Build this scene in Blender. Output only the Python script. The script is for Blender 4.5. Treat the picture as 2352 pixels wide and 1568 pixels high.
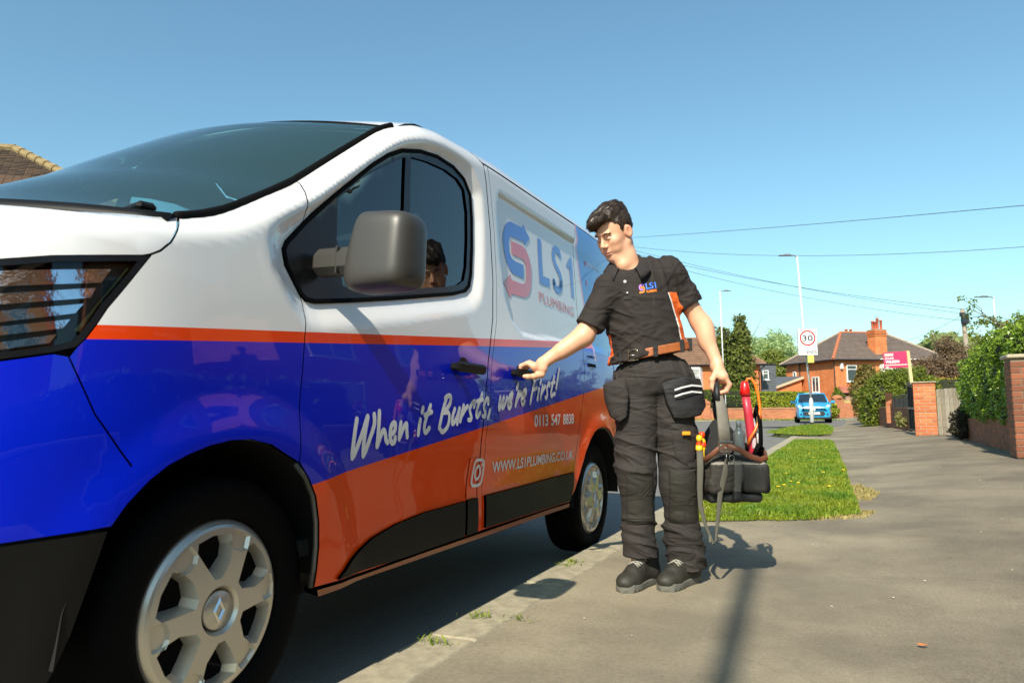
import bpy, bmesh, math, random
import numpy as np
from mathutils import Vector, Matrix
from mathutils.geometry import delaunay_2d_cdt
R=math.radians; PI=math.pi
SC=bpy.context.scene; COL=SC.collection
for o in list(bpy.data.objects): bpy.data.objects.remove(o)
random.seed(7); RNG=np.random.default_rng(7)

# ---------------------------------------------------------------- camera
CF=1700.; CW,CHh=2352.,1568.; CAMZ=.83; CYAW=R(24.2); CROLL=R(.7); CPITCH=math.atan(161/1700.)
_fw=np.array([-math.sin(CYAW)*math.cos(CPITCH),math.cos(CYAW)*math.cos(CPITCH),math.sin(CPITCH)])
_r0=np.array([math.cos(CYAW),math.sin(CYAW),0.]); _u0=np.cross(_r0,_fw)
_r=_r0*math.cos(CROLL)-_u0*math.sin(CROLL); _u=_u0*math.cos(CROLL)+_r0*math.sin(CROLL)
cam=bpy.data.cameras.new('camera'); camo=bpy.data.objects.new('camera',cam); COL.objects.link(camo)
camo.matrix_world=Matrix(((_r[0],_u[0],-_fw[0],0),(_r[1],_u[1],-_fw[1],0),(_r[2],_u[2],-_fw[2],CAMZ),(0,0,0,1)))
cam.sensor_width=36; cam.lens=36*CF/CW; cam.clip_start=.05; cam.clip_end=3000
cam.dof.use_dof=True; cam.dof.focus_distance=4.2; cam.dof.aperture_fstop=7.0
SC.camera=camo
def at(px,py,D):
    "world point seen at photo position (px,py) at depth D metres"
    d=_r*(px-CW/2)/CF-_u*(py-CHh/2)/CF+_fw
    return np.array([0,0,CAMZ])+d*D

# ---------------------------------------------------------------- light
SUN_EL=R(41); SDIR=np.array([-.068*math.cos(SUN_EL),.9977*math.cos(SUN_EL),-math.sin(SUN_EL)])
wd=bpy.data.worlds.new('World'); SC.world=wd; wd.use_nodes=True
nt=wd.node_tree; bg=nt.nodes['Background']; sky=nt.nodes.new('ShaderNodeTexSky'); sky.sky_type='NISHITA'
sky.sun_disc=False; sky.sun_elevation=SUN_EL; sky.sun_rotation=math.atan2(-SDIR[0],-SDIR[1]); sky.air_density=1.15; sky.dust_density=1.0; sky.ozone_density=1.6; sky.altitude=50
tn=nt.nodes.new('ShaderNodeMix'); tn.data_type='RGBA'; tn.blend_type='MULTIPLY'; tn.inputs[0].default_value=1; tn.inputs[7].default_value=(.80,1.06,1.02,1); nt.links.new(sky.outputs[0],tn.inputs[6]); nt.links.new(tn.outputs[2],bg.inputs[0]); bg.inputs[1].default_value=.118
sl=bpy.data.lights.new('sun','SUN'); sl.energy=5.0; sl.angle=R(.55); sl.color=(1,.91,.77)
so=bpy.data.objects.new('sun',sl); COL.objects.link(so); so.rotation_euler=Vector(SDIR).to_track_quat('-Z','Y').to_euler()
SC.view_settings.view_transform='Standard'; SC.view_settings.look='None'; SC.view_settings.gamma=1; SC.view_settings.use_curve_mapping=False
SC.view_settings.exposure=.54
SC.render.engine='CYCLES'

# ---------------------------------------------------------------- materials
_M={}
def mat(name,col=(.5,.5,.5),rough=.6,metal=0,coat=0,var=None,bump=None,spec=.5,trans=0,coat_r=.03):
    """var=(scale,amount,[dark/other colour]) colour noise in object space; bump=(scale,strength,distance)"""
    if name in _M: return _M[name]
    m=bpy.data.materials.new(name); m.use_nodes=True; n=m.node_tree; b=n.nodes['Principled BSDF']
    b.inputs['Base Color'].default_value=(*col,1); b.inputs['Roughness'].default_value=rough; b.inputs['Metallic'].default_value=metal
    b.inputs['Coat Weight'].default_value=coat; b.inputs['Coat Roughness'].default_value=coat_r; b.inputs['Specular IOR Level'].default_value=spec
    if trans: b.inputs['Transmission Weight'].default_value=trans
    tc=n.nodes.new('ShaderNodeTexCoord')
    if var:
        t=n.nodes.new('ShaderNodeTexNoise'); t.inputs['Scale'].default_value=var[0]; t.inputs['Detail'].default_value=6; t.inputs['Roughness'].default_value=.65
        n.links.new(tc.outputs['Object'],t.inputs['Vector'])
        r=n.nodes.new('ShaderNodeValToRGB'); r.color_ramp.elements[0].position=.3; r.color_ramp.elements[1].position=.7
        c2=var[2] if len(var)>2 else tuple(c*(1-var[1]) for c in col)
        c1=tuple(min(1,c*(1+var[1]*.6)) for c in col) if len(var)<3 else col
        r.color_ramp.elements[0].color=(*c2,1); r.color_ramp.elements[1].color=(*c1,1)
        n.links.new(t.outputs['Fac'],r.inputs['Fac']); n.links.new(r.outputs[0],b.inputs['Base Color'])
    if bump:
        t=n.nodes.new('ShaderNodeTexNoise'); t.inputs['Scale'].default_value=bump[0]; t.inputs['Detail'].default_value=5
        n.links.new(tc.outputs['Object'],t.inputs['Vector'])
        bp=n.nodes.new('ShaderNodeBump'); bp.inputs['Strength'].default_value=bump[1]; bp.inputs['Distance'].default_value=bump[2]
        n.links.new(t.outputs['Fac'],bp.inputs['Height']); n.links.new(bp.outputs[0],b.inputs['Normal'])
    _M[name]=m; return m
def glass(name,tint,rmix=1.0,rough=0.0,ior=1.5,haze=None):
    "thin tinted pane: see-through tint plus mirror reflection by Fresnel"
    if name in _M: return _M[name]
    m=bpy.data.materials.new(name); m.use_nodes=True; n=m.node_tree; n.nodes.clear()
    o=n.nodes.new('ShaderNodeOutputMaterial'); mx=n.nodes.new('ShaderNodeMixShader'); t=n.nodes.new('ShaderNodeBsdfTransparent'); g=n.nodes.new('ShaderNodeBsdfGlossy'); f=n.nodes.new('ShaderNodeFresnel')
    t.inputs[0].default_value=(*tint,1); g.inputs['Roughness'].default_value=rough; g.inputs['Color'].default_value=(rmix,rmix,rmix,1); f.inputs['IOR'].default_value=ior
    src=t.outputs[0]
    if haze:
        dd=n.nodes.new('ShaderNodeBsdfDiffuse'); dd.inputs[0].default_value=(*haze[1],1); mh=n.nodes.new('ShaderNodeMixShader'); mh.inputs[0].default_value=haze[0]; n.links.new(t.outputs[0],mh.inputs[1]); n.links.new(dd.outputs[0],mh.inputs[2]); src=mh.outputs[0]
    n.links.new(f.outputs[0],mx.inputs[0]); n.links.new(src,mx.inputs[1]); n.links.new(g.outputs[0],mx.inputs[2]); n.links.new(mx.outputs[0],o.inputs[0])
    _M[name]=m; return m

# ---------------------------------------------------------------- objects
def tag(o,label=None,cat=None,group=None,kind=None):
    if label: o['label']=label
    if cat: o['category']=cat
    if group: o['group']=group
    if kind: o['kind']=kind
    return o
def empty(name,loc=(0,0,0),rz=0,label=None,cat=None,group=None):
    o=bpy.data.objects.new(name,None); COL.objects.link(o); o.location=loc; o.rotation_euler=(0,0,rz); o.empty_display_size=.1
    return tag(o,label,cat,group)
def link(name,me,m=None,parent=None,smooth=False):
    if m is not None and not me.materials: me.materials.append(m)
    if smooth: me.polygons.foreach_set('use_smooth',[True]*len(me.polygons))
    o=bpy.data.objects.new(name,me); COL.objects.link(o)
    if parent: o.parent=parent
    return o
def mesh(name,V,F,m=None,parent=None,smooth=False,loc=None,rz=None):
    me=bpy.data.meshes.new(name); me.from_pydata([tuple(map(float,v)) for v in V],[],[tuple(map(int,f)) for f in F]); me.update()
    o=link(name,me,m,parent,smooth)
    if loc is not None: o.location=loc
    if rz is not None: o.rotation_euler=(0,0,rz)
    return o
def copy_tree(o,parent=None):
    c=o.copy(); COL.objects.link(c)
    if parent: c.parent=parent
    for ch in o.children: copy_tree(ch,c)
    return c
class MB:
    "collects simple solids into one mesh"
    def __init__(s): s.V=[];s.F=[]
    def add(s,V,F):
        b=len(s.V); s.V+=[tuple(map(float,v)) for v in V]; s.F+=[tuple(int(i)+b for i in f) for f in F]; return s
    def box(s,c,d,rz=0,ax=None,bev=0):
        "centre c, full size d"
        x,y,z=[k/2 for k in d]; c=np.array(c,float)
        if bev:
            V=[];b=min(bev,x*.9,y*.9,z*.9)
            for sz in (-1,1):
                for rr in ((0,1) if sz<0 else (1,0)):
                    zz=sz*(z-(0 if rr==0 else b)); e=b if rr==0 else 0
                    V+=[(-x+e,-y+b,zz),(-x+b,-y+e,zz),(x-b,-y+e,zz),(x-e,-y+b,zz),(x-e,y-b,zz),(x-b,y-e,zz),(-x+b,y-e,zz),(-x+e,y-b,zz)]
            F=[tuple(range(7,-1,-1)),tuple(range(24,32))]
            for k in range(3):
                for i in range(8): F.append((k*8+i,k*8+(i+1)%8,k*8+8+(i+1)%8,k*8+8+i))
        else:
            V=[(a,b,e) for e in (-z,z) for a,b in ((-x,-y),(x,-y),(x,y),(-x,y))]
            F=[(3,2,1,0),(4,5,6,7),(0,1,5,4),(1,2,6,5),(2,3,7,6),(3,0,4,7)]
        V=np.array(V)
        if ax is not None: V=V@np.array(ax)      # rows = axes
        if rz: cs,sn=math.cos(rz),math.sin(rz); V=np.stack([V[:,0]*cs-V[:,1]*sn,V[:,0]*sn+V[:,1]*cs,V[:,2]],1)
        return s.add(V+c,F)
    def tube(s,P,r,n=8,cap=True,flat=1.0,up=None):
        P=np.array(P,float); m=len(P); r=np.broadcast_to(np.array(r,float),(m,))
        T=np.gradient(P,axis=0) if m>2 else np.array([P[1]-P[0]]*m); T/=np.linalg.norm(T,axis=1)[:,None]+1e-12
        u=np.array(up,float) if up is not None else (np.array([0,0,1.]) if abs(T[0][2])<.9 else np.array([1.,0,0]))
        V=[]
        for i in range(m):
            a=np.cross(u,T[i]); a/=np.linalg.norm(a)+1e-9; b=np.cross(T[i],a); u=b
            for k in range(n):
                t=2*PI*k/n; V.append(P[i]+r[i]*(math.cos(t)*a+math.sin(t)*b*flat))
        F=[(i*n+k,i*n+(k+1)%n,(i+1)*n+(k+1)%n,(i+1)*n+k) for i in range(m-1) for k in range(n)]
        if cap: F+=[tuple(range(n-1,-1,-1)),tuple(range((m-1)*n,m*n))]
        return s.add(V,F)
    def lathe(s,prof,c=(0,0,0),n=24,axis='z'):
        V=[];m=len(prof)
        for r,h in prof:
            for k in range(n):
                t=2*PI*k/n; a,b=r*math.cos(t),r*math.sin(t)
                V.append((a,b,h) if axis=='z' else ((h,a,b) if axis=='x' else (b,h,a)))
        F=[(i*n+k,i*n+(k+1)%n,(i+1)*n+(k+1)%n,(i+1)*n+k) for i in range(m-1) for k in range(n)]
        if prof[0][0]>1e-6: F.append(tuple(range(n-1,-1,-1)))
        if prof[-1][0]>1e-6: F.append(tuple(range((m-1)*n,m*n)))
        return s.add(np.array(V)+np.array(c),F)
    def prism(s,poly,o,ux,uy,h):
        "polygon in plane (ux,uy) at o extruded by vector h"
        o,ux,uy,h=[np.array(q,float) for q in (o,ux,uy,h)]; n=len(poly)
        A=[o+ux*a+uy*b for a,b in poly]
        return s.add(A+[p+h for p in A],[tuple(range(n-1,-1,-1)),tuple(range(n,2*n))]+[(i,(i+1)%n,n+(i+1)%n,n+i) for i in range(n)])
    def build(s,name,m=None,parent=None,smooth=False,loc=None,rz=None): return mesh(name,s.V,s.F,m,parent,smooth,loc,rz)
def autosmooth(o,ang=35):
    me=o.data; me.polygons.foreach_set('use_smooth',[True]*len(me.polygons))
    bm=bmesh.new(); bm.from_mesh(me)
    for e in bm.edges:
        if len(e.link_faces)==2 and e.calc_face_angle(0)>R(ang): e.smooth=False
    bm.to_mesh(me); bm.free(); return o
# 2-D text outline -> triangles (built-in font)
_TC={}
def text_tris(s,bold=0.0,space=1.0):
    key=(s,bold,space)
    if key in _TC: return _TC[key]
    cu=bpy.data.curves.new('t','FONT'); cu.body=s; cu.offset=bold; cu.space_character=space; cu.resolution_u=4
    ob=bpy.data.objects.new('t',cu); COL.objects.link(ob)
    dg=bpy.context.evaluated_depsgraph_get(); me=bpy.data.meshes.new_from_object(ob.evaluated_get(dg))
    V=np.array([v.co[:2] for v in me.vertices]); F=[tuple(p.vertices) for p in me.polygons]
    bpy.data.objects.remove(ob); bpy.data.meshes.remove(me); bpy.data.curves.remove(cu)
    lo,hi=V.min(0),V.max(0); V=(V-lo)/(hi-lo); _TC[key]=(V,F); return V,F
def text_on(name,s,BL,BR,TL,m,parent=None,bold=0.0,th=None,space=1.0):
    "flat lettering filling the parallelogram BL,BR,TL"
    V,F=text_tris(s,bold,space); BL,BR,TL=[np.array(q,float) for q in (BL,BR,TL)]
    return mesh(name,[BL+(BR-BL)*a+(TL-BL)*b for a,b in V],F,m,parent)
def stroke_poly(P,w):
    "round-ended ribbon quads (2-D) along polyline, returned as V,F"
    P=np.array(P,float)
    # catmull smoothing
    if len(P)>2:
        Q=[];E=np.vstack([2*P[0]-P[1],P,2*P[-1]-P[-2]])
        for i in range(len(P)-1):
            p0,p1,p2,p3=E[i:i+4]
            for t in (0,.34,.67): Q.append(.5*((2*p1)+(-p0+p2)*t+(2*p0-5*p1+4*p2-p3)*t*t+(-p0+3*p1-3*p2+p3)*t**3))
        Q.append(P[-1]); P=np.array(Q)
    V=[];F=[]
    for i in range(len(P)-1):
        d=P[i+1]-P[i]; L=np.hypot(*d)
        if L<1e-9: continue
        nrm=np.array([-d[1],d[0]])/L*w/2; b=len(V); V+=[P[i]+nrm,P[i]-nrm,P[i+1]-nrm,P[i+1]+nrm]; F.append((b,b+1,b+2,b+3))
    for i in range(len(P)):
        b=len(V); V+=[P[i]+w/2*np.array([math.cos(t),math.sin(t)]) for t in np.linspace(0,2*PI,9)[:-1]]; F.append(tuple(range(b,b+8)))
    return V,F
def inpoly(P,poly):
    P=np.asarray(P,float); x,y=P[...,0],P[...,1]; c=np.zeros(x.shape,bool); n=len(poly)
    for i in range(n):
        (x1,y1),(x2,y2)=poly[i],poly[(i+1)%n]
        if y1==y2: continue
        k=(y1>y)!=(y2>y); c^=k&(x<(x2-x1)*(y-y1)/(y2-y1)+x1)
    return c
def pdist(P,poly,closed=True):
    "distance to polyline"
    P=np.asarray(P,float); d=np.full(P.shape[:-1],1e9); n=len(poly); A=np.array(poly,float)
    for i in range(n if closed else n-1):
        a=A[i];b=A[(i+1)%n]; ab=b-a; t=np.clip(((P-a)@ab)/(ab@ab+1e-12),0,1); q=P-a-t[...,None]*ab; d=np.minimum(d,np.hypot(q[...,0],q[...,1]))
    return d
def densify(poly,step):
    A=np.array(poly,float); out=[]
    for i in range(len(A)):
        a=A[i];b=A[(i+1)%len(A)]; k=max(1,int(np.hypot(*(b-a))/step))
        out+=[a+(b-a)*j/k for j in range(k)]
    return np.array(out)
def inset(poly,d):
    "move a polygon's outline inwards by d"
    A=np.array(poly,float); n=len(A)
    area=sum(A[i][0]*A[(i+1)%n][1]-A[(i+1)%n][0]*A[i][1] for i in range(n)); s=1 if area>0 else -1
    out=[]
    for i in range(n):
        e1=A[i]-A[i-1]; e2=A[(i+1)%n]-A[i]; e1/=np.hypot(*e1)+1e-12; e2/=np.hypot(*e2)+1e-12
        n1=np.array([-e1[1],e1[0]])*s; n2=np.array([-e2[1],e2[0]])*s; b=n1+n2; L=b@b
        out.append(A[i]+ (b*2/L*d if L>.3 else n1*d))
    return np.array(out)
def cdt(outer,holes,step):
    "triangulate polygon with holes and inner grid points -> V2,F,loops of boundary indices"
    pts=[];edges=[];loops=[]
    for L in [outer]+list(holes):
        L=densify(L,step); b=len(pts); n=len(L); pts+=[tuple(p) for p in L]; edges+=[(b+i,b+(i+1)%n) for i in range(n)]; loops.append(L)
    lo=np.min(loops[0],0); hi=np.max(loops[0],0)
    gx=np.arange(lo[0],hi[0],step); gy=np.arange(lo[1],hi[1],step)
    G=np.stack(np.meshgrid(gx,gy),-1).reshape(-1,2); k=inpoly(G,loops[0]); dd=pdist(G,loops[0])
    for h in loops[1:]: k&=~inpoly(G,h); dd=np.minimum(dd,pdist(G,h))
    G=G[k&(dd>step*.45)]
    v,e,f,*_=delaunay_2d_cdt([Vector(p) for p in pts]+[Vector(p) for p in G],edges,[],0,1e-6)
    V=np.array([q[:] for q in v]); F=np.array([t[:] for t in f if len(t)==3]); c=V[F].mean(1)
    k=inpoly(c,loops[0])
    for h in loops[1:]: k&=~inpoly(c,h)
    return V,F[k]



def _sm(xs,ys,n=400,sig=6):
    X=np.linspace(xs[0],xs[-1],n); Y=np.interp(X,xs,ys)
    k=np.exp(-.5*(np.arange(-3*sig,3*sig+1)/sig)**2); k/=k.sum()
    Yp=np.concatenate([2*Y[0]-Y[3*sig:0:-1],Y,2*Y[-1]-Y[-2:-3*sig-2:-1]])
    return X,np.convolve(Yp,k,'valid')
_pz=_sm([.05,.2,.35,.6,.8,1.0,1.15,1.3,1.5,1.75,2.1],[.90,.925,.945,.957,.957,.943,.925,.903,.877,.848,.815])
_zs=_sm([-1.1,-.8,-.6,-.4,-.18,-.03,.07,.2,.33,.567,.8,.9,1.05,1.2,1.77,3.2,4.05],
        [1.10,1.155,1.180,1.207,1.245,1.285,1.335,1.41,1.48,1.655,1.825,1.885,1.945,1.975,2.02,2.04,2.03],n=800,sig=5)
_rr=_sm([-1.1,-.2,.1,.8,1.2,4.05],[.075,.075,.08,.085,.10,.10])
def nose(y,v):
    d=np.clip((-.10-y)/(.92-.10*np.clip((v-.6)/.6,0,1)),0,1)
    return np.sqrt(np.clip(1-d**2.8,0,1))
def S(y,v):
    y=np.asarray(y,float); v=np.asarray(v,float)
    zs=np.interp(y,*_zs); r=np.interp(y,*_rr)
    vb=np.minimum(v,zs); th=np.clip((v-zs)/r,0,1.40); ex=np.maximum(v-zs-r*1.40,0)
    x=np.interp(vb,*_pz)
    # rear narrowing
    x=x-.045*np.clip((y-3.2)/.75,0,1)**2
    xr=x*nose(y,vb)
    lean=.12
    x=xr-r*(1-np.cos(th))-r*np.sin(th)*lean-ex
    z=vb+r*np.sin(th)+np.interp(y,[-.4,.1,.9,1.3],[.01,.05,.05,.035])*ex
    return np.stack([x,y+0*x,z],-1)
PIT=np.arctan(.0534/3.098); CAM=np.radians(2.0)
def toworld(p):
    "van local -> world"
    p=np.asarray(p,float); x=p[...,0]-.9; y=p[...,1]; z=p[...,2]
    # roll about y: far side (x negative) up
    c,s=np.cos(CAM),np.sin(CAM); x1=c*x+s*z; z1=-s*x+c*z
    c,s=np.cos(PIT),np.sin(PIT); y2=c*y+s*z1; z2=-s*y+c*z1
    return np.stack([x1+XW,y2+YW,z2],-1)
XW=-1.514;YW=1.46

VD={'script':[[(.488,.823),(.478,.776),(.473,.702),(.512,.765),(.547,.832),(.533,.775),(.531,.706),(.564,.764),(.585,.808),(.584,.839)],[(.614,.849),(.611,.808),(.605,.734)],[(.607,.736),(.622,.767),(.639,.787),(.65,.774),(.655,.755),(.666,.745)],[(.683,.771),(.707,.784),(.709,.808),(.696,.81),(.682,.794),(.68,.762),(.693,.743),(.708,.747),(.711,.761)],[(.745,.812),(.739,.789),(.737,.756)],[(.738,.758),(.759,.791),(.781,.808),(.783,.788),(.788,.762)],[(.875,.822),(.866,.795),(.862,.769)],[(.896,.866),(.888,.85)],[(.95,.876),(.922,.837),(.904,.802),(.905,.782),(.917,.776),(.939,.792)],[(.907,.839),(.957,.852)],[(1.075,.91),(1.04,.854),(1.012,.791)],[(1.064,.907),(1.086,.916),(1.108,.914),(1.101,.887),(1.067,.862),(1.045,.851),(1.083,.852),(1.093,.833),(1.081,.801),(1.055,.781),(1.034,.777),(1.018,.789)],[(1.139,.866),(1.121,.839),(1.114,.809),(1.131,.812),(1.16,.839),(1.179,.869),(1.166,.839),(1.156,.807)],[(1.215,.881),(1.195,.845),(1.182,.817)],[(1.189,.834),(1.226,.865),(1.25,.879)],[(1.306,.877),(1.32,.899),(1.294,.894),(1.268,.868),(1.273,.848),(1.281,.834),(1.272,.823),(1.253,.823)],[(1.386,.934),(1.358,.898),(1.336,.869),(1.326,.846),(1.334,.835),(1.361,.852)],[(1.339,.901),(1.391,.911)],[(1.443,.894),(1.445,.915),(1.424,.91),(1.402,.888),(1.401,.87),(1.413,.853),(1.406,.839),(1.386,.839)],[(1.458,.865),(1.446,.844),(1.435,.831)],[(1.571,.925),(1.557,.897),(1.552,.869),(1.588,.905),(1.609,.926),(1.593,.9),(1.588,.875),(1.624,.901),(1.643,.927)],[(1.652,.899),(1.687,.917),(1.704,.941),(1.705,.948),(1.678,.938),(1.658,.911),(1.651,.887),(1.661,.876),(1.679,.885),(1.689,.898)],[(1.779,.995),(1.757,.969)],[(1.78,.958),(1.752,.921),(1.735,.889)],[(1.742,.904),(1.778,.934),(1.81,.952)],[(1.82,.927),(1.853,.941),(1.871,.966),(1.862,.971),(1.835,.958),(1.81,.925),(1.811,.903),(1.823,.897),(1.84,.906),(1.847,.916)],[(1.995,1.028),(1.952,.969),(1.916,.905)],[(1.974,1.024),(2.054,1.044)],[(1.953,.972),(2.011,.985)],[(2.042,.983),(2.024,.951),(2.011,.925)],[(2.074,1.027),(2.062,1.009)],[(2.094,1.001),(2.071,.966),(2.053,.931)],[(2.067,.958),(2.098,.98),(2.129,1.0)],[(2.188,1.003),(2.195,1.019),(2.175,1.013),(2.149,.988),(2.153,.966),(2.143,.945),(2.128,.936),(2.121,.941)],[(2.268,1.056),(2.234,1.01),(2.21,.976),(2.203,.955),(2.217,.95),(2.242,.964)],[(2.221,1.018),(2.273,1.028)],[(2.358,1.103),(2.32,1.047),(2.285,.993)],[(2.265,.968),(2.255,.959)]],'arrow_blue':[(2.061,1.859),(2.058,1.837),(1.905,1.832),(1.865,1.822),(1.824,1.79),(1.794,1.741),(1.784,1.697),(1.793,1.648),(1.814,1.6),(1.845,1.57),(1.88,1.556),(2.017,1.555),(2.03,1.63),(1.92,1.629),(1.883,1.635),(1.857,1.661),(1.857,1.714),(1.871,1.738),(1.893,1.753),(2.066,1.761),(2.065,1.742),(2.145,1.799)],'arrow_red':[(1.892,1.729),(2.034,1.735),(2.086,1.721),(2.12,1.684),(2.135,1.631),(2.126,1.579),(2.108,1.526),(2.077,1.482),(2.03,1.459),(1.988,1.452),(1.835,1.446),(1.819,1.422),(1.757,1.49),(1.851,1.548),(1.848,1.521),(1.99,1.522),(2.026,1.531),(2.05,1.549),(2.06,1.583),(2.061,1.633),(2.038,1.656),(2.005,1.66),(1.885,1.656)],'L':[(2.262,1.829),(2.311,1.831),(2.298,1.621),(2.405,1.623),(2.39,1.573),(2.24,1.568)],'Sc':[(2.608,1.802),(2.595,1.821),(2.552,1.825),(2.517,1.814),(2.498,1.785),(2.497,1.755),(2.523,1.723),(2.567,1.695),(2.593,1.663),(2.589,1.625),(2.566,1.591),(2.529,1.577),(2.489,1.584),(2.468,1.601),(2.475,1.618)],'one':[(2.801,1.833),(2.823,1.828),(2.806,1.574),(2.761,1.569),(2.769,1.768),(2.73,1.743),(2.712,1.76)],'q_plumb':[(2.215,1.462),(2.77,1.452),(2.775,1.511),(2.218,1.52)],'q_phone':[(1.966,.789),(2.551,.803),(2.557,.862),(1.969,.849)],'q_url':[(1.514,.586),(2.546,.607),(2.551,.656),(1.503,.639)],'ig_sq':[(1.392,.653),(1.331,.653),(1.318,.626),(1.308,.579),(1.309,.559),(1.323,.549),(1.378,.549),(1.401,.566),(1.409,.609),(1.406,.641),(1.392,.653)],'ig_c':[(1.374,.622),(1.381,.601),(1.373,.584),(1.356,.573),(1.34,.581),(1.333,.598),(1.336,.613),(1.348,.625),(1.363,.628),(1.374,.622)],'ig_d':[(1.393,.634),(1.392,.63)],'q_rear1':[(3.131,1.83),(3.407,1.844),(3.406,1.869),(3.129,1.868)],'q_rear2':[(3.162,1.414),(3.46,1.426),(3.468,1.445),(3.169,1.435)],'b1':[(3.088,1.856),(3.095,1.84)],'b2':[(3.088,1.726),(3.093,1.707)]}

# ================================================================ VAN
SEAL=[(-.156,1.344),(-.065,1.384),(.031,1.431),(.124,1.488),(.224,1.548),(.352,1.639),(.588,1.807),(.838,1.981),(.901,1.995)]
WIN=[(.197,1.320),(.210,1.345),(.305,1.434),(.478,1.577),(.677,1.735),(.787,1.809),(.890,1.863),(1.042,1.914),(1.176,1.938),(1.319,1.938),(1.418,1.911),(1.473,1.851),(1.475,1.74),(1.455,1.6),(1.425,1.47),(1.395,1.41),(1.35,1.38),(1.238,1.350),(.786,1.262),(.510,1.212),(.325,1.181),(.283,1.182),(.261,1.197),(.232,1.236),(.205,1.273)]
GF=[(.476,1.552),(.614,1.663),(.735,1.741),(.908,1.841),(.921,1.844),(.885,1.604),(.845,1.315),(.525,1.252),(.475,1.260),(.458,1.413)]
GM=[(.963,1.862),(1.094,1.885),(1.246,1.899),(1.355,1.891),(1.415,1.859),(1.432,1.758),(1.415,1.628),(1.385,1.497),(1.35,1.43),(1.29,1.40),(1.148,1.366),(.895,1.318),(.928,1.604)]
ARCH=[(-.360,.591),(-.328,.638),(-.283,.682),(-.234,.716),(-.179,.739),(-.119,.757),(-.054,.768),(.017,.769),(.093,.754),(.152,.726),(.204,.698),(.252,.655),(.289,.599),(.312,.525),(.322,.452),(.322,.387),(.318,.334)]
HL=[(-.277,1.198),(-.302,1.165),(-.340,1.113),(-.379,1.060),(-.401,1.022),(-.422,.989),(-.438,.970),(-.479,.955),(-.562,.934),(-.70,.918),(-.80,.92),(-.83,1.0),(-.80,1.085),(-.66,1.118),(-.562,1.138),(-.479,1.160),(-.378,1.180),(-.297,1.196)]
HSEAM=[(-.156,1.344),(-.195,1.280),(-.221,1.242),(-.251,1.214),(-.277,1.200)]
DOORF=[(.352,1.639),(.314,1.554),(.299,1.504),(.295,1.455),(.294,1.425),(.20,1.32),(.205,1.273),(.232,1.236),(.261,1.197),(.268,1.171),(.253,1.105),(.242,1.05),(.230,.962),(.218,.873),(.213,.756),(.208,.701)]
DOORR=[(1.385,.346),(1.375,.54),(1.38,.74),(1.425,.93),(1.47,1.08),(1.56,1.283),(1.60,1.467),(1.615,1.72),(1.60,1.95),(1.585,2.03)]
SLF=[(1.437,.350),(1.423,.532),(1.424,.743),(1.471,.932),(1.512,1.089),(1.604,1.283),(1.642,1.467),(1.659,1.719),(1.645,1.93),(1.63,2.035)]
SLR=[(2.88,2.055),(2.86,1.7),(2.82,1.15),(2.76,.99),(2.68,.84),(2.634,.735),(2.573,.545),(2.54,.365)]
ARCHR=[(2.54,.365),(2.605,.43),(2.677,.544),(2.747,.638),(2.829,.706),(2.898,.749),(2.970,.771),(3.046,.781),(3.143,.775),(3.23,.75),(3.31,.705),(3.38,.65),(3.44,.58),(3.49,.50),(3.52,.40)]
PANEL=[(1.705,1.60),(1.712,1.90),(1.75,1.947),(3.72,1.955),(3.78,1.90),(3.72,1.36),(3.66,1.30),(2.6,1.27),(2.05,1.245),(1.90,1.247),(1.79,1.30),(1.73,1.40)]
REAR=3.98
def D(y,v):
    "small pressings of the side, in metres outwards"
    P=np.stack(np.broadcast_arrays(y,v),-1)
    dw=np.where(inpoly(P,WIN),0,pdist(P,WIN)); tt_=np.clip(dw/.095,0,1); off=-.026*(1-tt_*tt_*(3-2*tt_))
    ins=inpoly(P,PANEL); dp=pdist(P,PANEL); off=off-.016*np.where(ins,np.clip(dp/.018,0,1),0)
    for cy,cz in ((0,.335),(3.098,.335)):
        d=np.hypot(P[...,0]-cy,P[...,1]-cz)-.435; off=off+.007*(1+np.cos(PI*np.clip(d/.13,0,1)))
    # lower door hollow
    off=off-.010*np.exp(-((P[...,1]-.56)/.11)**2)*np.clip((P[...,0]-.35)/.2,0,1)*np.clip((2.5-P[...,0])/.2,0,1)
    return off
def SD(y,v,off=0.,mir=1):
    y=np.asarray(y,float);v=np.asarray(v,float)
    p=S(y,v); e=1e-3; du=(S(y+e,v)-S(y-e,v)); dv=(S(y,v+e)-S(y,v-e)); n=np.cross(du,dv); n/=np.linalg.norm(n,axis=-1)[...,None]+1e-12
    n*=np.sign(n[...,:1]+1e-9) if False else 1
    w=np.clip((np.interp(y,*_zs)-v)/.05+.5,0,1)
    p=p+n*(D(y,v)*w+off)[...,None]
    # crown instead of a sloping roof line, meet at the centre line
    p[...,0]=np.maximum(p[...,0],0); 
    if mir<0: p=p*np.array([-1,1,1])
    return p
_c=S(np.array([1.0]),np.array([.8]))
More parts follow.
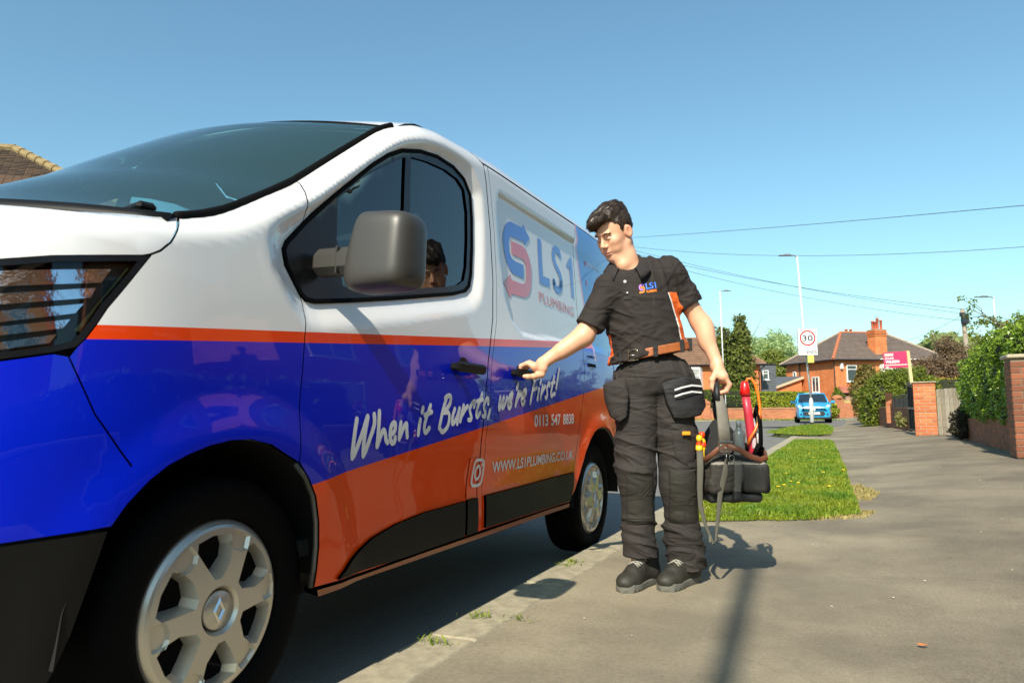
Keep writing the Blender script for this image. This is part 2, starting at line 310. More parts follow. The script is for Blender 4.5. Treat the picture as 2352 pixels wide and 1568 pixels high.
def spanel(name,poly,holes,m,parent,step=.035,gap=.0025,off=0.,lip=.014,mir=1,thick=True):
    poly=inset(poly,gap) if gap else np.array(poly); holes=[np.array(h) for h in holes]
    V2,F=cdt(poly,holes,step)
    P=SD(V2[:,0],V2[:,1],off,mir); e=7e-3
    du=SD(V2[:,0]+e,V2[:,1],off,mir)-SD(V2[:,0]-e,V2[:,1],off,mir); dv=SD(V2[:,0],V2[:,1]+e,off,mir)-SD(V2[:,0],V2[:,1]-e,off,mir)
    N=np.cross(du,dv); N/=np.linalg.norm(N,axis=1)[:,None]+1e-12
    if mir<0: N=-N
    # face winding towards +N
    a,b,c=P[F[:,0]],P[F[:,1]],P[F[:,2]]; fn=np.cross(b-a,c-a); k=(fn*N[F[:,0]]).sum(1)<0; F[k]=F[k][:,::-1]
    nV=len(P); V=list(P); FF=[tuple(f) for f in F]; NN=list(N)
    if lip:
        cnt={}
        for f in F:
            for i in range(3):
                k_=(f[i],f[(i+1)%3]); cnt[k_]=1
        bd=[k_ for k_ in cnt if (k_[1],k_[0]) not in cnt]
        for i,j in bd:
            b0=len(V); V+=[P[i],P[j],P[j]-N[j]*lip,P[i]-N[i]*lip]; nn=np.cross(P[j]-P[i],-N[i]); nn/=np.linalg.norm(nn)+1e-12; nn=-nn if nn@(P[i]-P[F].mean((0,1)))<0 and False else nn
            NN+=[nn]*4; FF.append((b0+1,b0,b0+3,b0+2))
    o=mesh(name,V,FF,m,parent,True)
    try: o.cycles.shadow_terminator_geometry_offset=.15; o.cycles.shadow_terminator_offset=.06
    except Exception: pass
    o.data.normals_split_custom_set_from_vertices([tuple(n) for n in NN]); return o
def livery():
    m=bpy.data.materials.new('van livery'); m.use_nodes=True; n=m.node_tree; L=n.links; b=n.nodes['Principled BSDF']
    b.inputs['Roughness'].default_value=.30; b.inputs['Specular IOR Level'].default_value=.15; b.inputs['Coat Weight'].default_value=1; b.inputs['Coat Roughness'].default_value=.012; b.inputs['Coat IOR'].default_value=1.38
    tc=n.nodes.new('ShaderNodeTexCoord'); sp=n.nodes.new('ShaderNodeSeparateXYZ'); L.new(tc.outputs['Object'],sp.inputs[0]); Y,Z=sp.outputs[1],sp.outputs[2]
    def ma(op,a,b_,c=None):
        q=n.nodes.new('ShaderNodeMath'); q.operation=op
        for i,t in enumerate((a,b_,c)):
            if t is None: continue
            if isinstance(t,(int,float)): q.inputs[i].default_value=t
            else: L.new(t,q.inputs[i])
        return q.outputs[0]
    def mix(f,c1,c2):
        q=n.nodes.new('ShaderNodeMix'); q.data_type='RGBA'; L.new(f,q.inputs[0])
        for i,c in ((6,c1),(7,c2)):
            if isinstance(c,tuple): q.inputs[i].default_value=(*c,1)
            else: L.new(c,q.inputs[i])
        return q.outputs[2]
    under=lambda a,s: ma('LESS_THAN',Z,ma('MULTIPLY_ADD',Y,s,a))
    WHITE=(.80,.80,.79);RED=(.85,.06,.005);BLUE=(.0,.012,.50);ORA=(.90,.070,.0);UB=(.012,.16,.55);LB=(.02,.22,.75)
    c=mix(under(1.056,.0863),WHITE,RED); c=mix(under(1.024,.0846),c,BLUE); c=mix(under(.597,.1395),c,ORA)
    # rear quarter: blue field with a thin pink border, light blue band along its foot
    fld=lambda k: ma('MULTIPLY',ma('GREATER_THAN',ma('MULTIPLY_ADD',Z,.19,Y),3.305+k),ma('GREATER_THAN',Z,1.20))
    c=mix(fld(-.03),c,(.75,.28,.38)); c=mix(fld(0),c,UB)
    c=mix(ma('MULTIPLY',fld(0),ma('LESS_THAN',Z,1.305)),c,LB)
    c=mix(ma('MULTIPLY',fld(0),ma('LESS_THAN',Z,1.262)),c,BLUE)
    L.new(c,b.inputs['Base Color']); return m
LIV=livery()
M_white=mat('van white paint',(.80,.80,.79),.25,coat=1)
M_blackpl=mat('black plastic trim',(.0045,.0045,.0042),.5,spec=.22,bump=(400,.15,.001))
M_gloss=mat('gloss black',(.006,.007,.008),.28,spec=.4)
M_rubber=mat('rubber',(.0035,.0035,.0035),.8,bump=(120,.1,.002),spec=.08)
M_dark=mat('dark cavity',(.004,.004,.004),.9)
M_lin=mat('dark cab lining',(.055,.075,.075),.75)
M_mirror=mat('mirror housing plastic',(.044,.041,.036),.42,bump=(700,.12,.0006))
G_side=glass('dark tinted side glass',(.30,.42,.42),1.0,0,1.75)
G_far=glass('lightly tinted side glass',(.70,.84,.82),1,0,1.5)
G_wind=glass('green tinted windscreen glass',(.55,.84,.80),1.0,0,1.6,haze=(.07,(.25,.55,.55)))  # haze: diffuse teal mixed in to imitate the sky's sheen on the windscreen
M_txt=mat('white lettering',(.78,.78,.76),.45)
M_ablue=mat('printed blue',(.0,.07,.50),.25,coat=1); M_ared=mat('printed orange red',(.75,.055,.01),.25,coat=1)

def build_van():
    van=bpy.data.objects.new('van',None); COL.objects.link(van)
    tag(van,'white, blue and orange plumbing company van parked nose towards us at the kerb','van')
    # root at the near front wheel contact; van-local x=0 centre line, y=0 front hub
    T=Matrix.Translation((XW,YW,0))@Matrix.Rotation(-PIT,4,'X')@Matrix.Rotation(CAM,4,'Y')@Matrix.Translation((-.9,0,0))
    van.matrix_world=T
    def topv(y,x): # v coordinate whose surface reaches lateral x on the crown
        zs=np.interp(y,*_zs); r=np.interp(y,*_rr); x0=float(S(np.array(y),np.array(zs+1.4*r))[0]); return zs+1.4*r+max(0,(x0-x))+(.07 if x==0 else 0)
    arch_door=[(.208,.701),(.252,.655),(.289,.599),(.312,.525),(.322,.452),(.322,.387),(.318,.334)]
    fender=[(.203,.703)]+ARCH[:10][::-1]+[(-.32,.72),(-.40,.83),(-.452,.948)]+HL[:7][::-1]+HSEAM[::-1]+SEAL[1:6]+DOORF[1:]
    hood_front=[(-.297,1.196),(-.378,1.180),(-.479,1.160),(-.562,1.138),(-.66,1.118),(-.80,1.085),(-.90,1.06),(-.985,1.05)]
    # windscreen foot across the cowl
    foot=[]
    xs0=float(S(np.array(-.156),np.array(1.344))[0])
    for a in np.linspace(1,0,9)[1:]:
        y=-.156-.26*(1-a*a); foot.append((y,topv(y,a*xs0)))
    for mir in (1,-1):
        s=mir
        spanel('fender',fender,[],LIV,van,.02 if s>0 else .04,mir=s,gap=.0014)
        bump=[(-.362,.594)]+ARCH[1:3]+[(-.283,.684),(-.322,.7185),(-.4015,.8295),(-.4535,.9485),(-.479,.952),(-.562,.931),(-.70,.914),(-.99,.90),(-1.0,.55),(-.547,.579)]
        spanel('bumper',bump,[],LIV,van,.035,mir=s,gap=.0008)
        spanel('lower_bumper',[(-.362,.588),(-.547,.575),(-1.0,.546),(-.99,.24),(-.47,.22),(-.415,.38)],[],M_blackpl,van,.05,mir=s,lip=0)
        hood=[(-.156,1.350)]+foot+[(-.985,topv(-.985,0))]+hood_front[::-1][0:]+[(-.278,1.203),(-.253,1.217),(-.223,1.245),(-.197,1.283)]
        spanel('hood',hood,[],M_white,van,.04,mir=s,gap=.0005)
        # grille strip between the headlights
        spanel('grille',[(-.835,.92),(-.995,.905),(-.995,1.05),(-.81,1.085)],[],M_blackpl,van,.04,mir=s,off=-.01)
        # front door with window opening
        door=[(.352,1.639),(.588,1.807),(.838,1.981),(.901,1.995),(1.05,2.055),(1.2,2.09),(1.45,2.10)]+DOORR[::-1]+[(.962,.338),(.578,.328)]+arch_door[::-1]+DOORF[::-1][1:-1]
        dr=spanel('front_door',door,[WIN],LIV,van,.016 if s>0 else .04,mir=s)
        dr['label']='blue and white front door with the slogan' if s>0 else 'far side front door'
        spanel('pillar',[(1.39,.348),(1.38,.54),(1.385,.74),(1.43,.93),(1.475,1.08),(1.565,1.283),(1.605,1.467),(1.62,1.72),(1.605,1.95),(1.59,2.03)][::1]+SLF[::-1],[],LIV,van,.03,mir=s,gap=.001)
        slide=SLF+SLR
        sd=spanel('sliding_door',slide,[],LIV,van,.02 if s>0 else .05,mir=s)
        rear=[(2.88,2.06),(2.86,1.7),(2.82,1.15),(2.76,.99),(2.68,.84),(2.634,.735),(2.573,.545),(2.545,.37)]+ARCHR[1:]+[(3.93,.36),(REAR,.5),(REAR,2.06)]
        spanel('rear_quarter',rear,[],LIV,van,.04,mir=s)
        # roof
        yr=[.93,1.2,1.6,2.2,2.88,3.5,REAR]
        edge=[(1.15,2.083),(1.2,2.095),(1.45,2.105),(1.585,2.04),(1.63,2.042),(2.88,2.064),(REAR,2.066)]
        head=[]
        xt=float(S(np.array(.901),np.array(1.995))[0])
        for a in np.linspace(1,0,7)[1:]:
            y=.901-.17*(1-a*a); head.append((y,topv(y,a*xt)+.0))
        roof=edge+[(REAR,topv(REAR,0))]+[(y,topv(y,0)) for y in (3.2,2.4,1.6,1.15)]
        spanel('roof',roof,[],M_white,van,.06,mir=s,gap=.001,lip=.01)
        # sill and lower trims
        spanel('sill',[(.330,.326),(.578,.322),(.962,.332),(1.478,.342),(2.205,.356),(2.535,.358),(2.53,.338),(.34,.306)],[],mat('orange sill paint',(.30,.075,.018),.35,coat=.5),van,.05,mir=s,gap=0,off=.004,lip=.05)
        spanel('side_trim',[(.413,.338),(.49,.389),(.604,.437),(.747,.466),(.937,.484),(1.255,.494),(1.262,.349),(.8,.338)],[],M_blackpl,van,.04,off=.012,mir=s)
        spanel('side_trim',[(1.270,.496),(1.372,.497),(1.38,.352),(1.275,.349)],[],M_blackpl,van,.04,off=.012,mir=s)
        spanel('side_trim',[(1.441,.500),(1.903,.512),(2.56,.532),(2.563,.45),(2.53,.372),(1.45,.358)],[],M_blackpl,van,.04,off=.012,mir=s)
        # window surround: gloss black ring and sail, then panes
        spanel('window_frame',WIN,[GF,GM],M_gloss,van,.03,off=.003,gap=-.001,mir=s)
        spanel('window_seal',inset(WIN,-.004),[inset(WIN,.010)],M_rubber,van,.03,off=.007,gap=0,lip=.02,mir=s)
        q=spanel('quarter_glass',inset(GF,-.006),[],G_side if s>0 else G_far,van,.05,off=-.005,gap=0,lip=0,mir=s)
        q=spanel('door_glass',inset(GM,-.006),[],G_side if s>0 else G_far,van,.05,off=-.005,gap=0,lip=0,mir=s)
        spanel('fuel_flap',[(1.284,.667),(1.372,.668),(1.370,.499),(1.269,.499)],[],LIV,van,.03,off=.003,mir=s,lip=.006) if s>0 else None
        # arch lip
        for A,cy in ((ARCH,0),(ARCHR,3.098)):
            P=SD(np.array([a for a,_ in A]),np.array([b for _,b in A]),0,s); lp=MB()
            k0=10 if cy==0 else 0; lp.tube((P+np.array([-.012*s,0,0]))[k0:],.008,8)
            q=lp.build('arch_lip',mat('arch lip',(.05,.05,.045),.45),van,True)
            # black liner tub
            n=len(P); I=P.copy(); c=np.array([0,cy,.335])
            V=[];F=[]
            ring=[]
            for k in range(14):
                t=R(0+k*182/13); ring.append((cy+.45*math.cos(t),.335+.455*math.sin(t)))
            for xx in (.935,.60):
                V+=[(s*xx,a,b) for a,b in ring]
            F=[(i,i+1,14+i+1,14+i) for i in range(13)]+[tuple(range(14,28))]
            # shell between panel edge and tub
            mesh('wheel_arch',V,F,M_dark,van,True)
        # inner shell (lining) behind the outer skin, open at the windows
        lin=[(.36,1.60),(.588,1.785),(.87,1.95),(1.2,2.07),(1.6,2.02),(3.9,2.04),(3.9,.40),(3.55,.40),(3.5,.55),(3.38,.68),(3.2,.78),(3.0,.80),(2.8,.72),(2.6,.50),(2.5,.38),(.42,.36),(.36,.60),(.22,.74),(-.2,.80),(-.5,.85),(-.62,.88),(-.62,1.10),(-.30,1.19),(-.10,1.33),(.124,1.47)]
        spanel('body_lining',lin,[GF,GM],M_lin,van,.08,off=-.035,gap=0,lip=0,mir=s)
        spanel('roof_lining',roof,[],M_lin,van,.12,off=-.022,gap=0,lip=0,mir=s)
    # windscreen: swept pane between the two seal lines
    E=SD(np.array([a for a,_ in SEAL]),np.array([b for _,b in SEAL]),0); na=25; t=np.linspace(0,1,len(E)); tt=np.linspace(0,1,22)
    E=np.stack([np.interp(tt,t,E[:,i]) for i in range(3)],1); A=np.linspace(-1,1,na)
    W=np.zeros((22,na,3))
    for i,(ex,ey,ez) in enumerate(E):
        k=tt[i]; by=.26*(1-k)+.17*k+.04*math.sin(PI*k); bz=.03*(1-k)+.038*k+.02*math.sin(PI*k)
        W[i,:,0]=A*ex; W[i,:,1]=ey-by*(1-A**2); W[i,:,2]=ez+bz*(1-np.abs(A)**2.4)-.006
    V=W.reshape(-1,3); F=[(i*na+j,i*na+j+1,(i+1)*na+j+1,(i+1)*na+j) for i in range(21) for j in range(na-1)]
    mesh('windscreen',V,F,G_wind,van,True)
    for s in (1,-1):
        P=E*np.array([s,1,1]); q=MB(); q.tube(P+np.array([-.004*s,-.004,.004]),.013,8,up=(0,0,1)); q.build('windscreen_seal',M_rubber,van,True)
    q=MB(); q.tube(W[-1]+np.array([0,.01,.0]),.010,6); q.build('windscreen_seal',M_rubber,van,True)
    ye=1.15; xe=float(S(np.array(ye),np.array(2.083))[0]); rows=7; RP=np.zeros((rows,na,3))
    vv=np.array([topv(ye,abs(a)*.74) if abs(a)<.97 else 2.083 for a in A]); B1=np.stack([SD(np.array([ye]),np.array([v]),0)[0] for v in vv]); B1[:,0]=A*xe; zc_=float(B1[na//2,2]); ze_=float(SD(np.array([ye]),np.array([2.083]),0)[0][2]); B1[:,2]=ze_+(zc_-ze_)*(1-np.abs(A)**3)
    for i in range(rows):
        k=i/(rows-1); RP[i]=W[-1]*(1-k)+B1*k; RP[i,:,2]+=.022*math.sin(PI*k); RP[i,:,1]=W[-1][:,1]*(1-k)+ye*k
    F=[(i*na+j,i*na+j+1,(i+1)*na+j+1,(i+1)*na+j) for i in range(rows-1) for j in range(na-1)]
    mesh('roof_front',RP.reshape(-1,3),F,M_white,van,True); mesh('roof_lining',RP.reshape(-1,3)-np.array([0,-.01,.03]),F,M_lin,van,True)
    q=MB(); cow=W[0]+np.array([0,-.02,-.015]); q.tube(cow,.03,6); q.build('cowl',M_blackpl,van,True)
    # wiper
    q=MB(); q.box((.70,-.165,1.352),(.17,.05,.024),rz=-.3,bev=.009); q.tube([(.66,-.16,1.345),(.40,-.27,1.345),(0,-.33,1.355)],.008,6)
    q.build('wiper',M_blackpl,van)
    # dashboard, seats, steering wheel, floor
    q=MB(); q.box((0,.16,1.10),(1.5,.46,.30),bev=.06); q.box((0,.10,1.26),(1.44,.36,.06),bev=.02); q.build('dashboard',mat('grey dashboard',(.05,.045,.04),.7),van)
    for x in (-.5,.30,.62):
        q=MB(); q.box((x,.95,.98),(.46,.5,.14),bev=.05); q.box((x,1.20,1.28),(.44,.13,.56),bev=.05); q.box((x,1.22,1.65),(.26,.09,.17),bev=.04); q.build('seat',mat('grey seat cloth',(.035,.037,.04),.9),van)
    q=MB(); th=np.linspace(0,2*PI,25); q.tube([(.42+.19*math.cos(a)-.9+.95-.0,.52+.10*math.sin(a),1.28+.15*math.sin(a)) for a in th],.014,6,cap=False); q.build('steering_wheel',M_blackpl,van,True)
    def section(name,y,ins,m,z0=.42):
        vs_=np.concatenate([np.linspace(z0,1.9,10),np.linspace(1.95,topv(y,0),14)]); P=SD(np.full(len(vs_),y),vs_,-ins); A=list(P)+[p*np.array([-1,1,1]) for p in P[::-1]]
        n=len(A); q=MB(); q.add(A+[a+np.array([0,.02,0]) for a in A],[tuple(range(n)),tuple(range(2*n-1,n-1,-1))]+[(i,n+i,n+(i+1)%n,(i+1)%n) for i in range(n)]); return q.build(name,m,van)
    q=MB(); q.box((0,1.6,.42),(1.66,4.4,.05)); q.build('cab_floor',M_lin,van)
    section('bulkhead',1.66,.03,M_lin); section('rear_door',3.955,.004,LIV)
    q=MB(); q.box((0,1.6,.35),(1.60,4.6,.08)); q.box((.55,1.55,.25),(.12,2.2,.10)); q.box((-.55,1.55,.25),(.12,2.2,.10)); q.box((0,3.1,.33),(1.4,.12,.1)); q.box((0,0,.30),(1.4,.12,.1)); q.build('underbody',M_dark,van)
    # ---- headlight: dark housing, slats, clear cover
    for s in (1,-1):
        hl=spanel('headlight',HL,[],mat('headlight housing',(.008,.010,.014),.25,coat=.5),van,.03,off=-.055,gap=.006,lip=0,mir=s)
        w_=spanel('headlight_bezel',inset(HL,.001),[inset(HL,.014)],M_gloss,hl,.03,off=-.001,gap=0,lip=.05,mir=s)
        Mr=mat('chrome reflector',(.80,.83,.88),.07,metal=1,bump=(16,.25,.006))
        for sl in ([(-.74,1.085),(-.62,1.112),(-.514,1.128),(-.359,1.156),(-.382,1.121),(-.562,1.087),(-.74,1.06)],[(-.76,1.036),(-.550,1.074),(-.393,1.108),(-.404,1.084),(-.560,1.050),(-.76,1.012)],[(-.76,1.000),(-.563,1.036),(-.418,1.069),(-.435,1.046),(-.563,1.013),(-.76,.975)],[(-.76,.972),(-.563,1.004),(-.444,1.032),(-.458,1.011),(-.562,.986),(-.76,.955)],[(-.76,.946),(-.562,.972),(-.469,.997),(-.482,.977),(-.562,.957),(-.76,.93)]):
            V2,F=cdt(sl,[],.05); P=SD(V2[:,0],V2[:,1],-.020,s); P2=SD(V2[:,0],V2[:,1]-.012,-.052,s)
            k=len(P); bdl=densify(sl,.05); A1=SD(bdl[:,0],bdl[:,1],-.020,s); A2=SD(bdl[:,0],bdl[:,1]-.004,-.052,s); n=len(bdl)
            VV=list(P)+list(A1)+list(A2); FF=[tuple(f) for f in F]+[(k+i,k+(i+1)%n,k+n+(i+1)%n,k+n+i) for i in range(n)]
            autosmooth(mesh('lamp_slat',VV,FF,Mr,hl),50)
        spanel('lamp_strip',[(-.325,1.165),(-.312,1.160),(-.425,1.005),(-.438,1.008)],[],mat('yellowish light guide',(.30,.32,.10),.3),hl,.05,off=-.018,gap=0,lip=.004,mir=s)
        spanel('lamp_cover',inset(HL,.010),[],glass('clear lamp cover',(.9,.93,.95),1,0,1.5),hl,.03,off=-.004,gap=0,lip=0,mir=s)
    # ---- door mirror (near and far side)
    for s in (1,-1):
        hs=superblob(s); hs.parent=van
        q=MB(); q.box((s*1.000,.345,1.302),(.24,.078,.084),bev=.022); q.box((s*.985,.345,1.302),(.006,.081,.087),bev=.021); q.build('mirror_arm',M_mirror,hs)
        q=MB(); q.box((s*1.136,.415,1.322),(.155,.006,.165)); q.build('mirror_glass',mat('mirror silver',(.8,.82,.85),.02,metal=1),hs)
    # ---- handles
    def handle(y,z,w,par,name='handle'):
        x0=float(SD(np.array(y+w/2),np.array(z))[0]); q=MB()
        q.lathe([(.0,-.0),(.052,0.0),(.050,.004),(.0,.005)],(x0-.004,y+w/2,z-.006),24,'x')
        q.box((x0+.036,y+w/2,z),(.026,w,.042),bev=.010); q.box((x0+.015,y+.022,z),(.04,.03,.03),bev=.008); q.box((x0+.015,y+w-.022,z),(.04,.03,.03),bev=.008)
        return q.build(name,M_blackpl,par)
    doorn=[o for o in van.children if o.name.startswith('front_door')][0]; slid=[o for o in van.children if o.name.startswith('sliding_door')][0]
    handle(1.112,1.035,.245,doorn); handle(1.700,1.045,.245,slid)
    # side indicator, slide rail, rear reflector, roof aerial
    q=MB(); V=SD(np.array([2.90,3.90,3.90,2.90]),np.array([1.155,1.165,1.185,1.175]),.006); q.add(list(V)+[v-np.array([.02,0,0]) for v in V],[(0,1,2,3),(0,4,5,1),(1,5,6,2),(2,6,7,3),(3,7,4,0)]); V=SD(np.array([2.90,3.90,3.90,2.90]),np.array([1.215,1.225,1.232,1.222]),.006); q.add(V,[(0,1,2,3)]); q.build('slide_rail',M_rubber,van)
    q=MB(); V=SD(np.array([2.925,3.0,3.0,2.925]),np.array([.655,.66,.72,.72]),.004)
    # tail lamp
    q=MB(); q.box((.862,3.94,1.1),(.06,.08,.50),bev=.02); q.build('tail_lamp',mat('red lamp',(.5,.01,.01),.2,coat=1),van)
    # ---- lettering on the near side
    def decal(name,V2,F,m,parent,off=.0022):
        V2=np.array(V2); P=SD(V2[:,0],V2[:,1],off); 
        F2=[]
        for f in F:
            a,b,c=P[f[0]],P[f[1]],P[f[2]]
            F2.append(tuple(f) if np.cross(b-a,c-a)[0]>0 else tuple(f)[::-1])
        return mesh(name,P,F2,m,parent)
    def quadtext(name,s,q,m,parent,bold=0.,space=1.,off=.0022):
        V,F=text_tris(s,bold,space); q=np.array(q); P=[(1-a)*(1-b)*q[0]+a*(1-b)*q[1]+a*b*q[2]+(1-a)*b*q[3] for a,b in V]; return decal(name,P,F,m,parent,off)
    for i,st in enumerate(VD['script']):
        V,F=stroke_poly(st,.0195); decal('slogan_lettering',V,F,M_txt,slid if i>=20 else doorn,.0022+.00006*i)
    for k,m in (('arrow_blue',M_ablue),('arrow_red',M_ared),('L',M_ablue),('one',M_ablue)):
        V2,F=cdt(VD[k],[],.06); decal('logo_mark' if 'arrow' in k else 'logo_letter',V2,F,m,slid)
    V,F=stroke_poly(VD['Sc'],.045); decal('logo_letter',V,F,M_ablue,slid)
    quadtext('logo_lettering','PLUMBING',VD['q_plumb'],M_ared,slid,.0,1.12)
    qp=np.array(VD['q_phone'])
    for tx,f0,f1 in (('0113',0,.315),('547',.395,.635),('8838',.700,1)):
        lerp=lambda a,b,t: a+(b-a)*t
        quadtext('phone_lettering',tx,[lerp(qp[0],qp[1],f0),lerp(qp[0],qp[1],f1),lerp(qp[3],qp[2],f1),lerp(qp[3],qp[2],f0)],M_txt,slid,.022)
    quadtext('web_lettering','WWW.LS1PLUMBING.CO.UK',VD['q_url'],M_txt,slid,.022)
    for k,w in (('ig_sq',.0125),('ig_c',.0125),('ig_d',.012)):
        V,F=stroke_poly(VD[k],w); decal('camera_mark',V,F,M_txt,doorn,.0065+.0004*len(k))
    rq=[o for o in van.children if o.name.startswith('rear_quarter')][0]
    quadtext('service_lettering','Plumbing',VD['q_rear1'],M_txt,rq); quadtext('service_lettering','Heating',VD['q_rear2'],M_txt,rq)
    for k in ('b1','b2'):
        V,F=stroke_poly(VD[k],.02); decal('bullet_mark',V,F,mat('pink print',(.7,.2,.3),.4),rq)
    return van
def superblob(s):
    "mirror housing: rounded box shell, chamfered at its inner top corner"
    V=[];F=[];nu,nv=40,26
    c=np.array([s*1.136,.350,1.322]); rad=np.array([.112,.086,.117])
    pw=lambda a,e: math.copysign(abs(a)**e,a)
    for j in range(nv+1):
        ph=-PI/2+PI*j/nv
        for i in range(nu):
            th=2*PI*i/nu
            x=pw(math.cos(ph),.26)*pw(math.cos(th),.36); y=pw(math.cos(ph),.42)*pw(math.sin(th),.75); z=pw(math.sin(ph),.34)
            if y>0: y=min(y,.80)
            else: y=y*(1-.10*z)
            k=max(0,-x-.15)*max(0,z+.25); x=x+.34*k
            V.append(c+rad*np.array([x*s,y,z*(1-.05*x)]))
    F=[(j*nu+i,j*nu+(i+1)%nu,(j+1)*nu+(i+1)%nu,(j+1)*nu+i) for j in range(nv) for i in range(nu)]
    o=mesh('mirror_housing',V,F,M_mirror,None,True)
    q=MB(); pass 
    return o
VAN=build_van()

# ---- wheels
def hubcap_mesh():
    n=6; V=[];F=[]
    zf=lambda r: .014-.012*max(0,(r-.05)/.15)**1.5-.020*max(0,(r-.20)/.026)**2
    pl=lambda r,a: (r*math.cos(a),r*math.sin(a))
    holes=[];inner=[]
    for k in range(n):
        a0=R(98)+2*PI*k/n
        o_=[(.082,-8),(.126,-22),(.168,-21),(.191,-17),(.192,0),(.191,15),(.172,19),(.128,16),(.082,8)]
        i_=[(.100,-6),(.130,-18),(.162,-17),(.182,-13),(.183,0),(.182,10),(.167,13),(.132,11),(.100,6)]
        holes.append([pl(r,a0+R(a)) for r,a in o_]); inner.append([pl(r,a0+R(a)) for r,a in i_])
    outer=[pl(.206,t) for t in np.linspace(0,2*PI,97)[:-1]]
    # recessed pads at the outer ends of the spokes
    pads=[]
    for k in range(n):
        a0=R(128)+2*PI*k/n
        pads.append([pl(r,a0+R(a)) for r,a in [(.152,-6),(.152,6),(.166,11.5),(.200,9),(.203,0),(.200,-9),(.166,-11.5)]])
    ring=[pl(.062,t) for t in np.linspace(0,2*PI,49)[:-1]]; ring2=[pl(.050,t) for t in np.linspace(0,2*PI,49)[:-1]]
    V2,FF=cdt(outer,holes+pads+[ring],.02)
    V=[(zf(math.hypot(*p)),p[0],p[1]) for p in V2]; F=[tuple(f) for f in FF]
    def walls(A,B,za,zb):
        b=len(V); m=len(A)
        V.extend([(za(math.hypot(*p)),p[0],p[1]) for p in A]); V.extend([(zb(math.hypot(*p)),p[0],p[1]) for p in B])
        F.extend([(b+i,b+(i+1)%m,b+m+(i+1)%m,b+m+i) for i in range(m)]); return b+m,m
    for h,g in zip(holes,inner): walls(h,g,zf,lambda r:-.030)
    for p in pads:
        c=np.mean(p,0); q=[tuple(c+(np.array(t)-c)*.82) for t in p]
        b,m=walls(p,q,zf,lambda r:zf(r)-.010); F.append(tuple(range(b,b+m)))
    b,m=walls(ring,ring2,zf,lambda r:-.004)
    for r0,r1 in ((.206,.213),(.213,.220),(.220,.226)): walls([pl(r0,t) for t in np.linspace(0,2*PI,97)[:-1]],[pl(r1,t) for t in np.linspace(0,2*PI,97)[:-1]],zf,zf)
    walls([pl(.226,t) for t in np.linspace(0,2*PI,97)[:-1]],[pl(.227,t) for t in np.linspace(0,2*PI,97)[:-1]],zf,lambda r:-.03)
    return V,F
def make_wheel(name,loc,s,label=None):
    w=bpy.data.objects.new(name,None); COL.objects.link(w); w.parent=VAN; w.location=loc
    if label: w['label']=label
    # tyre
    q=MB(); prof=[(.222,-.20),(.235,-.215),(.30,-.218),(.325,-.205),(.337,-.18),(.340,-.15),(.340,-.06),(.337,-.03),(.325,-.006),(.300,.004),(.250,.002),(.229,-.010),(.222,-.03)]
    q.lathe([(r,h) for r,h in prof],(0,0,0),64,'x'); o=q.build('tyre',M_rubber,w,True)
    q=MB(); q.lathe([(0,-.06),(.215,-.06),(.222,-.02),(.222,-.06),(.2,-.07),(0,-.07)],(0,0,0),48,'x'); q.lathe([(0,-.055),(.14,-.055),(.14,-.05),(0,-.05)],(0,0,0),32,'x'); q.build('rim',mat('dark steel rim',(.012,.012,.012),.5,metal=.5),w,True)
    V,F=hubcap_mesh(); o=mesh('hubcap',V,F,mat('silver hubcap',(.60,.56,.48),.30,metal=.62,coat=.25),w); autosmooth(o,12)
    q=MB(); q.lathe([(0,.008),(.046,.008),(.049,.004),(.049,-.002)],(0,0,0),32,'x'); o2=q.build('hub_cover',mat('silver hubcap'),w,True) if False else q.build('centre_cap',_M['silver hubcap'],w,True)
    q=MB()
    dm=[(0,.034),(.021,0),(0,-.034),(-.021,0)]
    for i in range(4):
        a=np.array(dm[i]);b=np.array(dm[(i+1)%4]); ai,bi=a*.48,b*.48
        q.add([(.009,a[0],a[1]),(.009,b[0],b[1]),(.009,bi[0],bi[1]),(.009,ai[0],ai[1]),(.014,*(a*.74)),(.014,*(b*.74))],[(0,1,5,4),(4,5,2,3)])
    q.build('emblem',mat('chrome emblem',(.6,.6,.6),.15,metal=1),w)
    if s<0: w.rotation_euler=(0,0,PI)
    return w
for y in (0,3.098):
    make_wheel('wheel',(.905,y,.335),1); make_wheel('wheel',(-.905,y,.335),-1)

# ================================================================ GROUND
def sstep(a,b,x): t=np.clip((np.asarray(x,float)-a)/(b-a),0,1); return t*t*(3-2*t)
def pave_z(x,y):
    "pavement height: falls to the kerb, rises to the garden walls and up the street"
    x=np.asarray(x,float);y=np.asarray(y,float)
    z=.17*sstep(-.6,2.1,x)*sstep(3,10,y)+.04*sstep(-.2,2.1,x)*(1-sstep(3,10,y))+.05*sstep(10,30,y)+.08*sstep(30,60,y)
    return z
def road_z(x,y):
    y=np.asarray(y,float); x=np.asarray(x,float)
    n=-.0172*np.clip(y-YW,-.4,4.5)
    n=n-.02; n=np.where(y>6,n+(.03*sstep(6,20,y)),n)
    cam_=np.clip(-1.55-x,0,3.0)*.028
    return n+cam_+.05*sstep(10,30,y)+.08*sstep(30,60,y)
def gridmesh(name,xs,ys,zf,m,kind='structure',parent=None):
    X,Y=np.meshgrid(xs,ys); Z=zf(X,Y); V=np.stack([X,Y,Z],-1).reshape(-1,3); nx=len(xs)
    F=[(j*nx+i,j*nx+i+1,(j+1)*nx+i+1,(j+1)*nx+i) for j in range(len(ys)-1) for i in range(nx-1)]
    return tag(mesh(name,V,F,m,parent,True),kind=kind)
